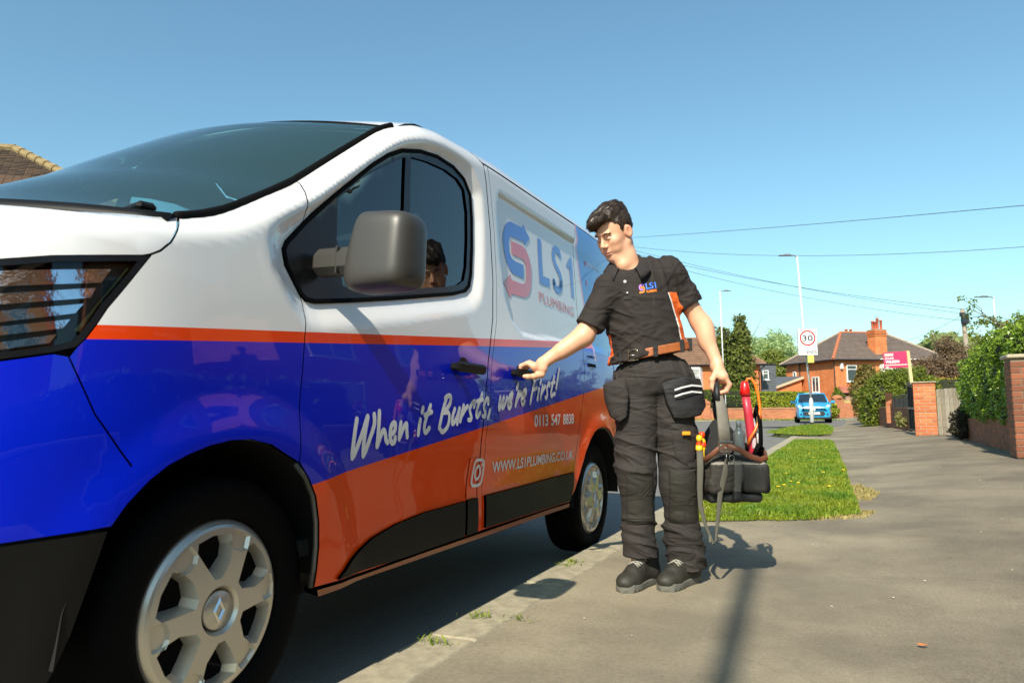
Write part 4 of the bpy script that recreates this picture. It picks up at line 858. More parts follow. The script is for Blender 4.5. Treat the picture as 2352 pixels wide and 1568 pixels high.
# ================================================================ WINDOWS, HOUSES
M_upvc=mat('white window frame',(.78,.78,.76),.35)
M_pane=mat('dark window pane',(.02,.03,.04),.05,coat=1,spec=.8)
M_net=mat('net curtain behind pane',(.50,.50,.47),.4,coat=1,var=(6,.3))
M_gutter=mat('black gutter plastic',(.015,.015,.016),.45)
M_roofg=mat('grey brown roof tiles',(.15,.115,.095),.9,var=(2.5,.3))
M_roofb=mat('brown roof tiles',(.22,.125,.075),.9,var=(2.0,.35))
M_ridge=mat('red ridge tile',(.45,.15,.07),.85,var=(12,.3))
M_redtile=mat('red painted hung tiles',(.55,.02,.012),.5)
M_tin=mat('grey slate cladding',(.10,.11,.12),.7,var=(5,.2))
M_pot=mat('red clay chimney pot',(.48,.10,.05),.7,var=(10,.25))
def window(parent,c,u,w,h,mull=(),trans=(),m=None,d=.05,lead=False,name='window'):
    "c centre (house-local), u unit along wall; frame proud of the wall, panes as sub-parts"
    c=np.array(c,float);u=np.array(u,float);n=np.array([u[1],-u[0],0.]);z=np.array([0,0,1.]); t=.07
    ax=np.array([u,n,z]); q=MB()
    q.box(c+z*(h/2-t/2),(w,d*2,t),ax=ax); q.box(c-z*(h/2-t/2),(w,d*2,t),ax=ax)
    for s in (-1,1): q.box(c+u*s*(w/2-t/2),(t,d*2,h-2*t),ax=ax)
    for k in mull: q.box(c+u*(k-.5)*w,(t*.9,d*1.9,h-2*t),ax=ax)
    for k in trans: q.box(c+z*(k-.5)*h,(w-2*t,d*1.8,t*.8),ax=ax)
    q.box(c-z*(h/2+.04)+n*.05,(w+.12,.16,.07),ax=ax)
    f=q.build(name,M_upvc,parent); q=MB(); q.box(c+n*.005,(w-.06,.02,h-.06),ax=ax); q.build('pane',m or M_pane,f)
    if lead:
        q=MB()
        for k in np.arange(.08,1,.12): q.box(c+u*(k-.5)*w+n*.022,(.015,.01,h-.1),ax=ax)
        for k in np.arange(.06,1,.09): q.box(c+z*(k-.5)*h+n*.022,(w-.1,.01,.015),ax=ax)
        g=q.build('lead_bars',M_gutter,f); g['kind']='stuff'
    return f
def frame(r,f,ang):
    "house frame from camera-level coordinates: origin and rotation"
    o=cw(r,f,0); return o,CYAW+ang
def local_root(name,r,f,z,ang,label,cat='house'):
    o=cw(r,f,z); return empty(name,tuple(o),CYAW+ang,label,cat)
def hip_roof(q,x0,x1,y0,y1,ze,zr,over=.35,ridge=None):
    x0-=over;x1+=over;y0-=over;y1+=over; h=(y1-y0)/2
    a=ridge or (x0+h,x1-h); ym=(y0+y1)/2
    V=[(x0,y0,ze),(x1,y0,ze),(x1,y1,ze),(x0,y1,ze),(a[0],ym,zr),(a[1],ym,zr)]
    q.add(V,[(0,1,5,4),(1,2,5),(2,3,4,5),(3,0,4),(3,2,1,0)]); return V
def tiles_course(name,V,face,parent,m,step,th=.05,kind=True):
    "raised tile courses across a roof plane, one strip per course"
    P=[np.array(V[i],float) for i in face]
    if len(P)==3: a,b,c=P; d=c
    else: a,b,c,d=P
    n=np.cross(b-a,d-a); n/=np.linalg.norm(n); 
    if n[2]<0:n=-n
    L=np.linalg.norm((d+c)/2-(a+b)/2); k=int(L/step); q=MB()
    for i in range(k):
        t0,t1=i/k,(i+1)/k; p0=a+(d-a)*t0;p1=b+(c-b)*t0;p2=b+(c-b)*t1;p3=a+(d-a)*t1
        q.add([p0+n*th,p1+n*th,p2+n*.006,p3+n*.006,p0,p1],[(0,1,2,3),(4,5,1,0)])
    o=q.build(name,m,parent)
    if kind: o['kind']='stuff'
    return o
def chimney(parent,c,w,d,h,pots,m=None,name='chimney',band=True):
    q=MB(); x,y,z=c; q.box((x,y,z+h/2),(w,d,h)); 
    if band:
        for k,e in ((.0,.10),(.08,.16),(.16,.10)): q.box((x,y,z+h-.10-k*2.2),(w+e,d+e,.10))
    o=q.build(name,m or M_hbrick,parent)
    q=MB(); q.box((x,y,z+h+.03),(w+.06,d+.06,.06)); q.build('flaunching',M_stone,o)
    for (a,b,hh) in pots:
        q=MB(); q.lathe([(.13,0),(.11,.1),(.10,hh-.12),(.14,hh-.1),(.14,hh),(.09,hh),(.09,hh-.2)],(x+a,y+b,z+h+.05),12); q.build('chimney_pot',M_pot,o,True)
    return o
def pipe(parent,P,r=.045,name='drainpipe'):
    q=MB(); q.tube(P,r,6); return q.build(name,M_gutter,parent)
# ---- middle semi-detached house
H1=local_root('brick_house',27.0,62.0,.3,math.atan2(.235,.97),'orange brick house with grey hipped roof and cluster of chimney pots beyond the blue car')
ze,zr=4.55,7.25; Lh,Wh=11.2,6.8
q=MB(); q.box((Lh/2,Wh/2,ze/2),(Lh,Wh,ze)); q.build('wall',M_hbrick,H1)
q=MB(); V=hip_roof(q,0,Lh,0,Wh,ze,zr,.4); rf=q.build('roof',M_roofg,H1)
tiles_course('tile_courses',V,(0,1,5,4),rf,M_roofg,.22,.04); tiles_course('tile_courses',V,(0,4,4,3)[::1] if False else (3,0,4,4),rf,M_roofg,.22,.04)
def ridge_line(a,b,n,parent,m,r=.13,name='ridge_tile'):
    a=np.array(a,float);b=np.array(b,float); L=np.linalg.norm(b-a)/n; q=MB(); q.tube([(0,0,0),(L*.97,0,0)],[r,r*.88],8); me=bpy.data.meshes.new(name); me.from_pydata(q.V,[],q.F); me.materials.append(m)
    rot=Vector(b-a).to_track_quat('X','Z').to_euler()
    for i in range(n):
        o=bpy.data.objects.new(name,me); COL.objects.link(o); o.parent=parent; o.location=a+(b-a)*i/n; o.rotation_euler=rot
ridge_line(V[0],V[4],11,rf,M_ridge,.15); ridge_line(V[4],V[5],12,rf,M_ridge,.12); ridge_line(V[3],V[4],11,rf,mat('pale ridge tile',(.34,.27,.2),.9),.12); ridge_line(V[5],V[1],12,rf,mat('pale ridge tile'),.12)
for f in ((0,1),(3,0)):
    A,B=np.array(V[f[0]]),np.array(V[f[1]]); pipe(H1,[A-[0,0,.05],B-[0,0,.05]],.07,'gutter')
q=MB(); q.box((6.4,-.38,ze+.02),(4.4,.12,.10)); q.build('fascia_board',M_upvc,H1)
window(H1,(1.62,-.03,ze-1.15),(1,0,0),.98,1.38,(),(.74,))
window(H1,(5.9,-.45,ze-1.05),(1,0,0),2.9,1.35,(.28,.72),(.7,),m=M_net); q=MB(); q.box((5.9,-.2,ze-1.05),(3.0,.5,1.3)); q.build('bay',M_upvc,H1)
q=MB(); q.add([(.35,-.02,2.35),(8.2,-.02,2.35),(8.2,-.9,1.72),(.05,-.9,1.72),(8.2,-.02,1.72),(.05,-.02,1.72)],[(0,3,2,1),(3,5,4,2),(0,5,3),(1,2,4)]); q.build('porch_roof',mat('red porch tiles',(.36,.12,.075),.8,var=(5,.25)),H1)
pipe(H1,[(.05,-.92,1.70),(8.2,-.92,1.70)],.05,'gutter')
window(H1,(3.2,-.75,.85),(1,0,0),1.9,1.55,(.62,),(.68,)); q=MB(); q.box((3.6,-.4,.75),(6.4,.7,1.5)); q.build('bay',mat('pale brick bay',(.42,.24,.17),.9,var=(4,.35)),H1)
pipe(H1,[(-.06,-.06,ze-.05),(-.06,-.06,0)]); pipe(H1,[(-.06,4.7,ze-.1),(-.06,4.7,0)],.05)
q=MB(); q.box((.62,-.1,ze-.55),(.22,.2,.5),bev=.02); q.build('alarm_box',M_upvc,H1)
sd_=(0,-1,0)
window(H1,(-.03,2.55,ze-2.0),sd_,.95,1.35,(.5,),()); window(H1,(-.03,5.5,ze-1.2),sd_,.42,.95,(),()); window(H1,(-.03,5.6,.55),sd_,.6,.6,(),())
chimney(H1,(4.95,.75,ze-.1),1.15,.95,2.7,[(-.45,-.1,.75),(-.2,-.1,.72),(.05,-.1,1.0),(.40,-.1,.85)])
o=chimney(H1,(5.15,4.6,zr-2.2),.9,.6,1.75,[(-.22,0,.85),(.25,0,.85)])
q=MB(); q.tube([(5.0,.7,7.1),(5.0,.7,8.4)],.012,5); q.tube([(4.75,.7,8.3),(5.25,.7,8.3)],.010,4)
for k in (-.2,0,.2): q.tube([(5.0+k,.6,8.3),(5.0+k,.8,8.3)],.008,4)
q.build('aerial',M_tin,H1)
# its lean-to garage
G_=local_root('garage',27.0-1.25,62.0+4.0,.3,math.atan2(.235,.97),'low orange brick lean-to garage with sloping grey roof beside the semi-detached house','garage')
q=MB(); q.add([(-3.0,0,0),(0,0,0),(0,0,3.2),(-3.0,0,2.25),(-3.0,4,0),(0,4,0),(0,4,3.2),(-3.0,4,2.25)],[(0,1,2,3),(5,4,7,6),(3,2,6,7),(4,0,3,7),(1,5,6,2)]); q.build('wall',M_hbrick,G_)
q=MB(); q.add([(-3.2,-.2,2.3),(.1,-.2,3.35),(.1,4.2,3.5),(-3.2,4.2,2.5),(-3.2,-.2,2.15),(.1,-.2,3.2)],[(0,1,2,3),(4,5,1,0)]); q.add([(-5.6,-.3,2.05),(-3.0,-.3,2.3),(-1.2,3.6,3.3),(-2.2,3.6,3.25)],[(0,1,2,3)]); q.box((-4.3,0,1.95),(2.6,.3,.12)); q.build('roof',M_tin,G_)
q=MB(); q.add([(-3.2,-.24,2.1),(.1,-.24,3.14),(.1,-.24,3.36),(-3.2,-.24,2.32)],[(0,1,2,3)]); q.build('barge_board',mat('cream barge board',(.62,.45,.30),.7),G_)
q=MB(); q.box((-3.1,-.3,2.2),(.3,.2,.35)); q.build('white_cap',M_upvc,G_)
# ---- left house with red hung tiles
H2=local_root('brick_house',10.2,60.0,.15,0,'brick house with brown hipped roof and bright red hung tiles behind the man')
ze2,zr2=4.25,6.75; L2,W2=9.9,7.0
q=MB(); q.box((L2/2,W2/2,ze2/2),(L2,W2,ze2)); q.build('wall',M_hbrick,H2)
q=MB(); V=hip_roof(q,0,L2,0,W2,ze2,zr2,.4,ridge=(1.6,L2-2.0)); rf=q.build('roof',M_roofb,H2)
tiles_course('tile_courses',V,(0,1,5,4),rf,M_roofb,.30,.06); ridge_line(V[4],V[5],12,rf,M_roofb,.12); ridge_line(V[5],V[1],10,rf,M_roofb,.12)
pipe(H2,[(-.4,-.45,ze2-.03),(L2+.4,-.45,ze2-.03)],.07,'gutter')
for cx,w_ in ((4.25,1.75),(8.0,1.75)):
    q=MB(); q.prism([(-w_/2-.1,0),(-w_/2+.25,-.5),(w_/2-.25,-.5),(w_/2+.1,0)],(cx,0,.2),(1,0,0),(0,1,0),(0,0,1.9)); b=q.build('bay',M_redtile,H2)
    q=MB()
    for k in range(8): q.box((cx,-.27,1.15+k*.13),(w_-.3+.02*(k%2),.52,.02))
    g=q.build('hung_tile_courses',mat('red tile edge',(.40,.012,.008),.5),b); g['kind']='stuff'
    q=MB(); q.prism([(-w_/2-.1,0),(-w_/2+.25,-.5),(w_/2-.25,-.5),(w_/2+.1,0)],(cx,0,2.1),(1,0,0),(0,1,0),(0,0,1.95)); q.build('bay_frame',M_upvc,H2)
    window(H2,(cx,-.52,3.1),(1,0,0),w_-.5,1.75,(.40,),(.66,),m=M_net if cx<5 else M_pane,lead=cx>0)
q=MB(); q.add([(8.3,-.05,2.15),(8.3,-.95,1.3),(11.9,-.95,1.3),(9.6,-.05,2.1)],[(0,1,2,3)]); q.add([(8.3,-.95,1.16),(11.9,-.95,1.16),(11.9,-.95,1.3),(8.3,-.95,1.3)],[(0,1,2,3)]); q.build('porch_roof',M_redtile,H2)
pipe(H2,[(L2+.3,-.35,ze2-.1),(L2-.12,-.06,ze2-.5),(L2-.12,-.06,0)],.045)
chimney(H2,(1.72,1.2,4.7),.95,.8,3.0,[(-.25,0,.85),(.18,0,.6)])
X_=local_root('grey_extension',20.2,61.6,.15,0,'small grey clad extension with one white window between the two houses','extension')
q=MB(); q.box((.85,2,2.15),(1.75,4,4.3)); q.build('wall',M_tin,X_); window(X_,(.85,-.03,3.45),(1,0,0),.50,.78,(),(.68,))
q=MB(); q.box((.85,2,4.34),(1.9,4.2,.1)); q.build('roof_edge',M_gutter,X_)
q=MB()
for k in np.arange(.2,4.2,.22): q.box((.85,-.012,k),(1.73,.03,.2))
g=q.build('cladding_boards',M_tin,X_); g['kind']='stuff'
# ---- house on the left behind the van: only its tiled roof shows
H3=local_root('tiled_house',-15.15-9*.96,22-9*.28,0,R(16.4),'house with mossy brown plain tiled hipped roof beyond the van on the left')
w3=4.4; ze3,zr3=6.1,8.97
q=MB(); q.box((6.0,0,3.0),(14,8.2,6.0)); q.build('wall',mat('cream render',(.5,.46,.38),.9),H3)
q=MB(); V=hip_roof(q,-1,9+w3,-w3,w3,ze3,zr3,0,ridge=(-1+w3,9)); M_t3=mat('mossy brown tile',(.09,.05,.028),.95,var=(1.2,.45),bump=(30,.5,.02)); rf=q.build('roof',M_t3,H3)
ax=np.array([0.,0,0]); P0=np.array(V[1],float); P1=np.array(V[5],float)   # hip from corner to ridge end
up=np.array([0,w3,zr3-ze3]); Ls=np.linalg.norm(up); up/=Ls; nrm=np.array([0,-(zr3-ze3),w3]); nrm/=np.linalg.norm(nrm)
tw=.20; me_t=[]
for k in range(3):
    q=MB(); V_=[(-tw/2+.006,0,0),(-tw*.2,-.018,.004),(tw*.2,-.018,.004),(tw/2-.006,0,0),(tw/2-.006,.17,-.012),(-tw/2+.006,.17,-.012)]
    q.add([tuple(v) for v in V_]+[(a,b,c-.018) for a,b,c in V_],[(0,1,2,3,4,5),(6,7,1,0),(7,8,2,1),(8,9,3,2),(9,10,4,3),(11,6,0,5)]); me=bpy.data.meshes.new('roof_tile'); me.from_pydata(q.V,[],q.F); me.materials.append(mat('mossy tile %d'%k,[(.055,.032,.018),(.040,.025,.014),(.080,.048,.026)][k],.95,var=(9,.5))); me_t.append(me)
rot=Matrix((Vector((1,0,0)),Vector(up),Vector(nrm))).transposed().to_euler(); cnt=0; extra=MB(); rows=int(Ls/.15)
for j in range(rows-1,-1,-1):
    s=j*.15; xm=9+w3-(s/Ls)*w3; n_=int((xm+1)/tw)
    for i in range(n_):
        x=xm-.12-i*tw-(j%2)*tw/2
        if x<1: break
        p=np.array([x,-w3,ze3])+up*s+nrm*(.024+RNG.uniform(0,.008)); 
        if cnt<290 and j>rows-22 and i<16:
            o=bpy.data.objects.new('roof_tile',me_t[RNG.integers(0,3)]); COL.objects.link(o); o.parent=rf; o.location=p; o.rotation_euler=rot; cnt+=1
        elif x>2: 
            R3=np.array([[1,0,0],up,nrm]); extra.box(p+up*.07,(tw-.012,.17,.018),ax=R3)
o=extra.build('roof_tiles',M_t3,rf); o['kind']='stuff'
M_rm=mat('mossy ridge tile',(.17,.105,.04),.95,var=(7,.5,(.30,.24,.12)),bump=(25,.6,.02))
ridge_line(P0+[0,0,.02],P1+[0,0,.05],14,rf,M_rm,.15); ridge_line(P1+[0,0,.05],np.array([0,0,zr3+.05]),16,rf,M_rm,.15)
q=MB(); q.box((2,0,9.6),(1,.7,2)); q.build('chimney',M_hbrick2,H3)
# ---- low wall, hedges across the junction
o=local_root('low_brick_wall',3.0,46.9,.10,0,'long low orange brick wall below the hedges across the junction','wall')
q=MB(); q.box((7.9,.12,.33),(15.8,.24,.78)); q.build('brickwork',M_hbrick2,o); q=MB(); q.box((7.9,.12,.75),(15.9,.32,.07)); q.build('coping',mat('brick coping',(.42,.22,.12),.9,var=(5,.3)),o)
q=MB(); q.box((9.15,.1,.5),(.55,.5,1.15)); q.prism([(-.34,0),(.34,0),(.2,.16),(0,.3),(-.2,.16)],(9.15,-.18,1.07),(1,0,0),(0,0,1),(0,.56,0)); q.build('pier',M_hbrick2,o)
grassv=foliage('verge_grass',[(0,0,0,9,.25,.06)],2500,.07,M_grass,None,seed=33,core=0,box=True,up=1); grassv.location=cw(10.5,46.7,.14); tag(grassv,'thin grass strip at the foot of the long low brick wall','grass',kind='stuff')
for nm,lb,r0,r1,h,mm,sd in (('hedge','trimmed dark green hedge behind the low brick wall left of the bag',5,15.3,1.35,M_hedged,11),('hedge','yellow green leafy hedge behind the low wall between bag and blue car',15.3,19.0,1.15,M_laurel,12)):
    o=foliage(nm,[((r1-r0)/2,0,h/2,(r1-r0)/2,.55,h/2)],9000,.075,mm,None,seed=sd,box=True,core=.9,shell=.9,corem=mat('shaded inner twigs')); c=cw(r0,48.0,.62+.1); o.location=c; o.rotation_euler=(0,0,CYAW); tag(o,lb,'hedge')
    for ch in [x for x in COL.objects if x.name.startswith('inner_twigs') and x.parent is o]: pass
o=foliage('shrub',[(0,0,.5,.7,.5,.6),(.8,0,.35,.5,.5,.45)],2200,.09,M_laurel,None,seed=14); o.location=cw(20.5,50.0,.3); tag(o,'leafy green shrub behind the blue car beside the brick wall end','shrub')
o=foliage('shrub',[(0,0,.9,.42,.4,.95)],1100,.08,M_hedged,None,seed=15); o.location=cw(23.2,53.0,.4); tag(o,'tall dark green shrub in front of the house corner','shrub')
o=local_root('garden_wall',21.9,50.0,.25,R(4),'orange brick garden wall with a round topped pillar right of the blue car','wall')
q=MB(); q.box((1.5,.1,.4),(3.6,.24,1.0)); q.build('brickwork',M_hbrick2,o); q=MB(); q.box((0,.1,.55),(.62,.5,1.3)); q.lathe([(.36,0),(.34,.1),(.22,.2),(0,.24)],(0,.1,1.2),12); q.build('pier',M_hbrick2,o)
q=MB()
for k in range(9): q.box((.55+k*.16,.12,.98),(.13,.05,.2),rz=.2)
q.build('pierced_blocks',mat('yellow stone blocks',(.5,.40,.14),.9,var=(8,.4)),o)
# ---- conifers in front of the left house
def tree(name,r,f,z,blobs,n,size,m,label,trunk,seed,cat='tree',**k):
    t=local_root(name,r,f,z,0,label,cat); q=MB(); q.tube([(0,0,-.2),(trunk[2],0,trunk[0]*.5),(trunk[2]*.5,0,trunk[0])],[trunk[1],trunk[1]*.7,trunk[1]*.3],8)
    rr=np.random.default_rng(seed)
    for i in range(trunk[3]):
        h=trunk[0]*rr.uniform(.35,.95); a=rr.uniform(0,2*PI); l=trunk[0]*rr.uniform(.2,.4); q.tube([(0,0,h),(math.cos(a)*l*.6,math.sin(a)*l*.6,h+l*.5),(math.cos(a)*l,math.sin(a)*l,h+l*1.0)],[trunk[1]*.35,trunk[1]*.2,trunk[1]*.06],5)
    q.build('trunk',M_bark,t,True); c=foliage('crown',blobs,n,size,m,t,seed=seed,**k); return t
def column(h,w,tip=0): return [(0,0,h*k,w*(1-.62*max(0,(k-.35))**1.3/.65),w*(1-.62*max(0,(k-.35))**1.3/.65),h*.13) for k in (.12,.25,.38,.5,.62,.74,.84,.92)]
tree('conifer',14.35,50,.1,column(6.0,.85),7000,.11,M_conif,'left of two columnar conifers before the red brick house',(5.5,.12,0,3),41,lump=.3)
tree('conifer',15.35,49.5,.1,column(6.7,.9),8000,.11,M_conif,'taller pointed conifer on the right of the pair before the red brick house',(6.0,.12,.1,3),42,lump=.3)
# ---- pale trees behind the roofs
for i,(px,pt,w_,mm,lb) in enumerate([(1715,765,3.2,M_pale,'pale green spring tree rising right of the conifers'),(1752,772,3.4,M_pale,'pale green spring tree between the two house roofs'),(1795,757,3.6,M_pale,'highest pale green spring tree left of the speed sign'),(1770,800,2.6,M_olive,'olive green birch with thin pale trunk beside the garage'),(1822,822,2.4,M_olive,'low olive green tree behind the speed sign post'),(1905,815,1.6,M_pale,'thin pale treetop poking above the roof left of the sign')]):
    D=86 if mm is M_pale else 74; r=(px-1176)*D/1700; top=(945-.0122*(px-1176)-pt)*D/1700+.83
    rr=np.random.default_rng(60+i); bl=[(rr.normal()*w_*.5,rr.normal()*w_*.4,top*rr.uniform(.35,.86),w_*rr.uniform(.3,.55),w_*rr.uniform(.3,.5),w_*rr.uniform(.3,.6)) for _ in range(11)]+[(0,0,top-w_*.35,w_*.35,w_*.35,w_*.35),(0,0,top*.3,w_*.8,w_*.6,top*.3)]
    tree('birch_tree' if mm is M_olive else 'spring_tree',r,D,0,bl,11000,.16,mm,lb,(top*.8,.14,.2,0),50+i,core=0 if mm is M_pale else .5,shell=.25,lump=.3,corem=mat('pale inner twigs',(.12,.14,.06),.9))
# ---- hill with trees, far chimney houses
Y_,X__=np.meshgrid(np.linspace(0,1,10),np.linspace(0,1,40)); 
hb=[]
rr=np.random.default_rng(5)
for i in range(150):
    a=rr.uniform(0,1); r=150+a*250; f=330+rr.uniform(-15,60); hgt=20+14*math.sin(a*3.0+.3)+3*math.sin(a*17); hb.append((r,f,hgt*rr.uniform(.4,1.0),9,9,6))
o=foliage('wooded_hill',hb,16000,1.5,M_hill,None,seed=9,core=.9,corem=mat('hill side',(.13,.16,.05),.95)); o.rotation_euler=(0,0,CYAW); o['kind']='structure'
H4=local_root('far_house',52.0,80.0,.0,R(10),'distant brick house with window half hidden by the bare brown shrub')
q=MB(); q.box((3,3,2.7),(8,6,5.4)); q.build('wall',M_hbrick,H4); q=MB(); hip_roof(q,-1,7,0,6,5.4,7.6); q.build('roof',M_roofb,H4); window(H4,(1.2,-.05,4.1),(1,0,0),1.5,1.6,(.5,),(.6,)); window(H4,(-.5,-.05,4.5),(1,0,0),1.2,1.0,(.5,)); chimney(H4,(4.6,2.5,6.4),1.2,.8,2.9,[(0,0,1.1)])
H5=local_root('far_house',44.5,96.0,.0,R(5),'low distant roof with a cluster of red chimney pots behind the grey roofed house')
q=MB(); q.box((4,3,2.7),(9,6,5.4)); q.build('wall',M_hbrick,H5); q=MB(); hip_roof(q,0,9,0,6,5.4,7.0); q.build('roof',M_roofb,H5); chimney(H5,(6.6,2.5,6.2),1.5,.8,1.7,[(-.5,0,.8),(-.17,0,.8),(.17,0,.8),(.5,0,.8)])
q=MB(); q.tube([(6.5,2.5,7.9),(6.5,2.5,9.6)],.03,4); q.tube([(5.2,2.5,9.5),(7.8,2.5,9.5)],.04,4); q.build('aerial',M_tin,H5)
# ================================================================ RIGHT SIDE GARDENS
def gp(px,py,D): return at(px,py,D)
def pz(x,y): return float(pave_z(x,y))
# wooden gate fence, brick pier, black gate
PIER=at(2131,998,17.0); pz0=PIER[2]-.02
PR=R(-4)
brick_pier('brick_pillar',(PIER[0],PIER[1]+.23,pz0),PR,.455,1.21,'square orange brick gate pillar between the black gate and the wooden fence',capz=.03)
A_=at(2157,1000,16.9); B_=at(2216,1003,16.3); d=(B_-A_)[:2]; Lf=np.hypot(*d); rz=math.atan2(d[1],d[0])
fn=empty('wooden_fence',(A_[0],A_[1],A_[2]-.03),rz,'weathered grey vertical board fence panel right of the brick pillar','fence')
M_wood=mat('weathered grey board',(.36,.30,.22),.9,var=(5,.35),bump=(30,.6,.004)); npl=6
for i in range(npl):
    w_=Lf/npl; q=MB(); q.box((0,0,.54+RNG.uniform(-.008,.008)),(w_-.008,.022,1.10),bev=.004); o=q.build('board',mat('weathered board %d'%(i%3),[(.36,.31,.23),(.31,.26,.19),(.40,.35,.27)][i%3],.9,var=(7,.35),bump=(40,.5,.003)),fn); o.location=(w_*(i+.5),.0+.012*(i%2),0)
q=MB(); q.box((Lf/2,.03,.9),(Lf,.03,.08)); q.box((Lf/2,.03,.25),(Lf,.03,.08)); q.build('rail',M_wood,fn)
# low wall and tall pillar, hedge over them
WA=at(2213,1010,15.0); WB=at(2346,1040,9.75)
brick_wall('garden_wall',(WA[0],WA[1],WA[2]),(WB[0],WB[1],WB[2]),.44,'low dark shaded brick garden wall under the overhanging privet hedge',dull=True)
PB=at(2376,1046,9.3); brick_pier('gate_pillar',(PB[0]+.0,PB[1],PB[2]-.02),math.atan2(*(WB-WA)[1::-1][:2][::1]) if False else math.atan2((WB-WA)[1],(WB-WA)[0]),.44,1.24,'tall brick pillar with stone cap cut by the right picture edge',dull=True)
dv=(WB-WA); LW=float(np.hypot(*dv[:2])); rr=np.random.default_rng(12)
hb=[(LW*.5,.42,.30,LW*.48,.38,.50)]
hb=[(x,.38+.03*math.sin(x*3),.95+.06*x/LW+.03*math.sin(x*2.3),.55,.50,.62) for x in np.linspace(.35,LW-.1,8)]+[(x,.40,1.35+.22*min(x/LW*1.6,1)+.04*math.sin(x*4),.50,.46,.32) for x in np.linspace(.55,LW,8)]+[(x,.25,.62+rr.uniform(-.05,.05),.45,.36,.25) for x in np.linspace(.6,LW-.2,7)]
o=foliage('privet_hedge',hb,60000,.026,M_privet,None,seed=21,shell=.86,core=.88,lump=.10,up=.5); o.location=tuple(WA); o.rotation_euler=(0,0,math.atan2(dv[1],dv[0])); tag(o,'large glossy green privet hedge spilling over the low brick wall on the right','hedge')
o=foliage('dark_shrub',[(0,0,.35,.28,.3,.28),(-.12,-.1,.15,.22,.25,.16),(.15,0,.55,.2,.25,.2)],2600,.03,leafmat('dark shrub leaves',(.015,.022,.012),(.05,.035,.02),.7,.15),None,seed=22,up=-.4); c=at(2222,975,14.4); o.location=(c[0],c[1],c[2]-.25); tag(o,'dark drooping shrub hanging over the end of the low wall','shrub')
# twiggy tree above the hedge
tt=empty('twiggy_tree',tuple(at(2318,980,13.5)),0,'nearly bare twiggy garden tree above the privet hedge','tree'); q=MB(); rr=np.random.default_rng(8); tips=[]
q.tube([(0,0,0),(.02,0,1.2),(0,0,1.9)],[.06,.045,.03],7)
for i in range(20):
    a=rr.uniform(.2,PI-.2); l=rr.uniform(.25,.55); b0=np.array([0,0,rr.uniform(1.0,1.9)]); dr=np.array([math.cos(a),math.sin(a)*.4,rr.uniform(.25,.9)]); p1=b0+dr*l*.5; p2=b0+dr*l+np.array([rr.normal()*.08,0,rr.normal()*.08]); q.tube([b0,p1,p2],[.014,.010,.005],5); tips+=[p1,p2]
    for k in range(3): p3=p2+rr.normal(size=3)*.10; q.tube([p1+(p2-p1)*rr.random(),(p1+p3)/2+[0,0,.03],p3],[.008,.006,.004],4); tips.append(p3)
q.build('branches',M_bark,tt,True); foliage('leaves',[(p[0],p[1],p[2],.11,.11,.09) for p in tips]+[(0,0,1.5,.5,.4,.45),(.6,0,1.35,.5,.4,.35)],3600,.028,M_bush,tt,seed=23,core=0,shell=.3)
# garden bush with the agent's board, hedge line, walls farther down
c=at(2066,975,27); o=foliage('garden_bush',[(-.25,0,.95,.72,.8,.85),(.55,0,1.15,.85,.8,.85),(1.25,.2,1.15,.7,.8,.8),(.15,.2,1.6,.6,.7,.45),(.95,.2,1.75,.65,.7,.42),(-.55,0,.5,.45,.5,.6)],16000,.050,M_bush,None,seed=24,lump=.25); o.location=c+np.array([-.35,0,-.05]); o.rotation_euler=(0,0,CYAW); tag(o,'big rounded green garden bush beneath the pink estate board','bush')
c=at(1990,962,31); o=foliage('clipped_conifer',[(0,0,1.0,.55,.6,1.1),(.1,0,1.7,.45,.5,.6)],5000,.06,leafmat('rusty conifer leaves',(.09,.08,.015),(.25,.19,.05),.7,.25),None,seed=25); o.location=c; tag(o,'rusty green clipped conifer left of the big garden bush','bush')
for (px,py,D,lb) in ((1985,965,31.5,'narrow brick gatepost nearest the junction in the row of garden walls'),(2003,968,29.5,'second narrow brick gatepost beside the clipped conifer')):
    c=at(px,py,D); g=empty('gatepost',tuple(c-np.array([0,0,.05])),PR,lb,'post'); q=MB(); q.box((0,0,.36),(.32,.32,.78)); q.build('brickwork',M_hbrick2,g); q=MB(); q.box((0,0,.77),(.36,.36,.05)); q.build('coping',M_stone,g)
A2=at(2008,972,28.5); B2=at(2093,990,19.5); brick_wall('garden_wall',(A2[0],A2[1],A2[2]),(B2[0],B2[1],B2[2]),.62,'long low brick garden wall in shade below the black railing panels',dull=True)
c=at(2045,962,23.5); g=empty('gatepost',(c[0],c[1],c[2]-.1),PR,'short brick post at the left end of the black railing panels','post'); q=MB(); q.box((0,0,.45),(.2,.2,.95)); q.build('brickwork',M_hbrick2,g)
# black panels above the wall
rl=empty('railing',(0,0,0),0,'black sheet panel railing standing on the shaded garden wall','railing'); P0_=at(2050,962,23.2); P1_=at(2089,966,20.0); M_bg=mat('black gate paint',(.010,.011,.014),.5)
for i in range(4):
    a=P0_+(P1_-P0_)*i/4; b=P0_+(P1_-P0_)*(i+.94)/4; q=MB(); hh=.60+.05*i/3
    nrm_=np.array([(b-a)[1],-(b-a)[0],0]); nrm_/=np.linalg.norm(nrm_); q.add([a+[0,0,.06],b+[0,0,.06],b+[0,0,hh+.03],a+[0,0,hh]]+[p+nrm_*-.03 for p in (a+[0,0,.06],b+[0,0,.06],b+[0,0,hh+.03],a+[0,0,hh])],[(0,1,2,3),(7,6,5,4),(0,3,7,4),(1,5,6,2),(3,2,6,7),(0,4,5,1)]); q.build('panel',M_bg,rl)
q=MB(); q.tube([P0_+[0,0,.66],P1_+[0,0,.72]],.02,6); q.tube([P0_+[0,0,.02],P1_+[0,0,.02]],.02,6); q.build('rail',M_bg,rl)
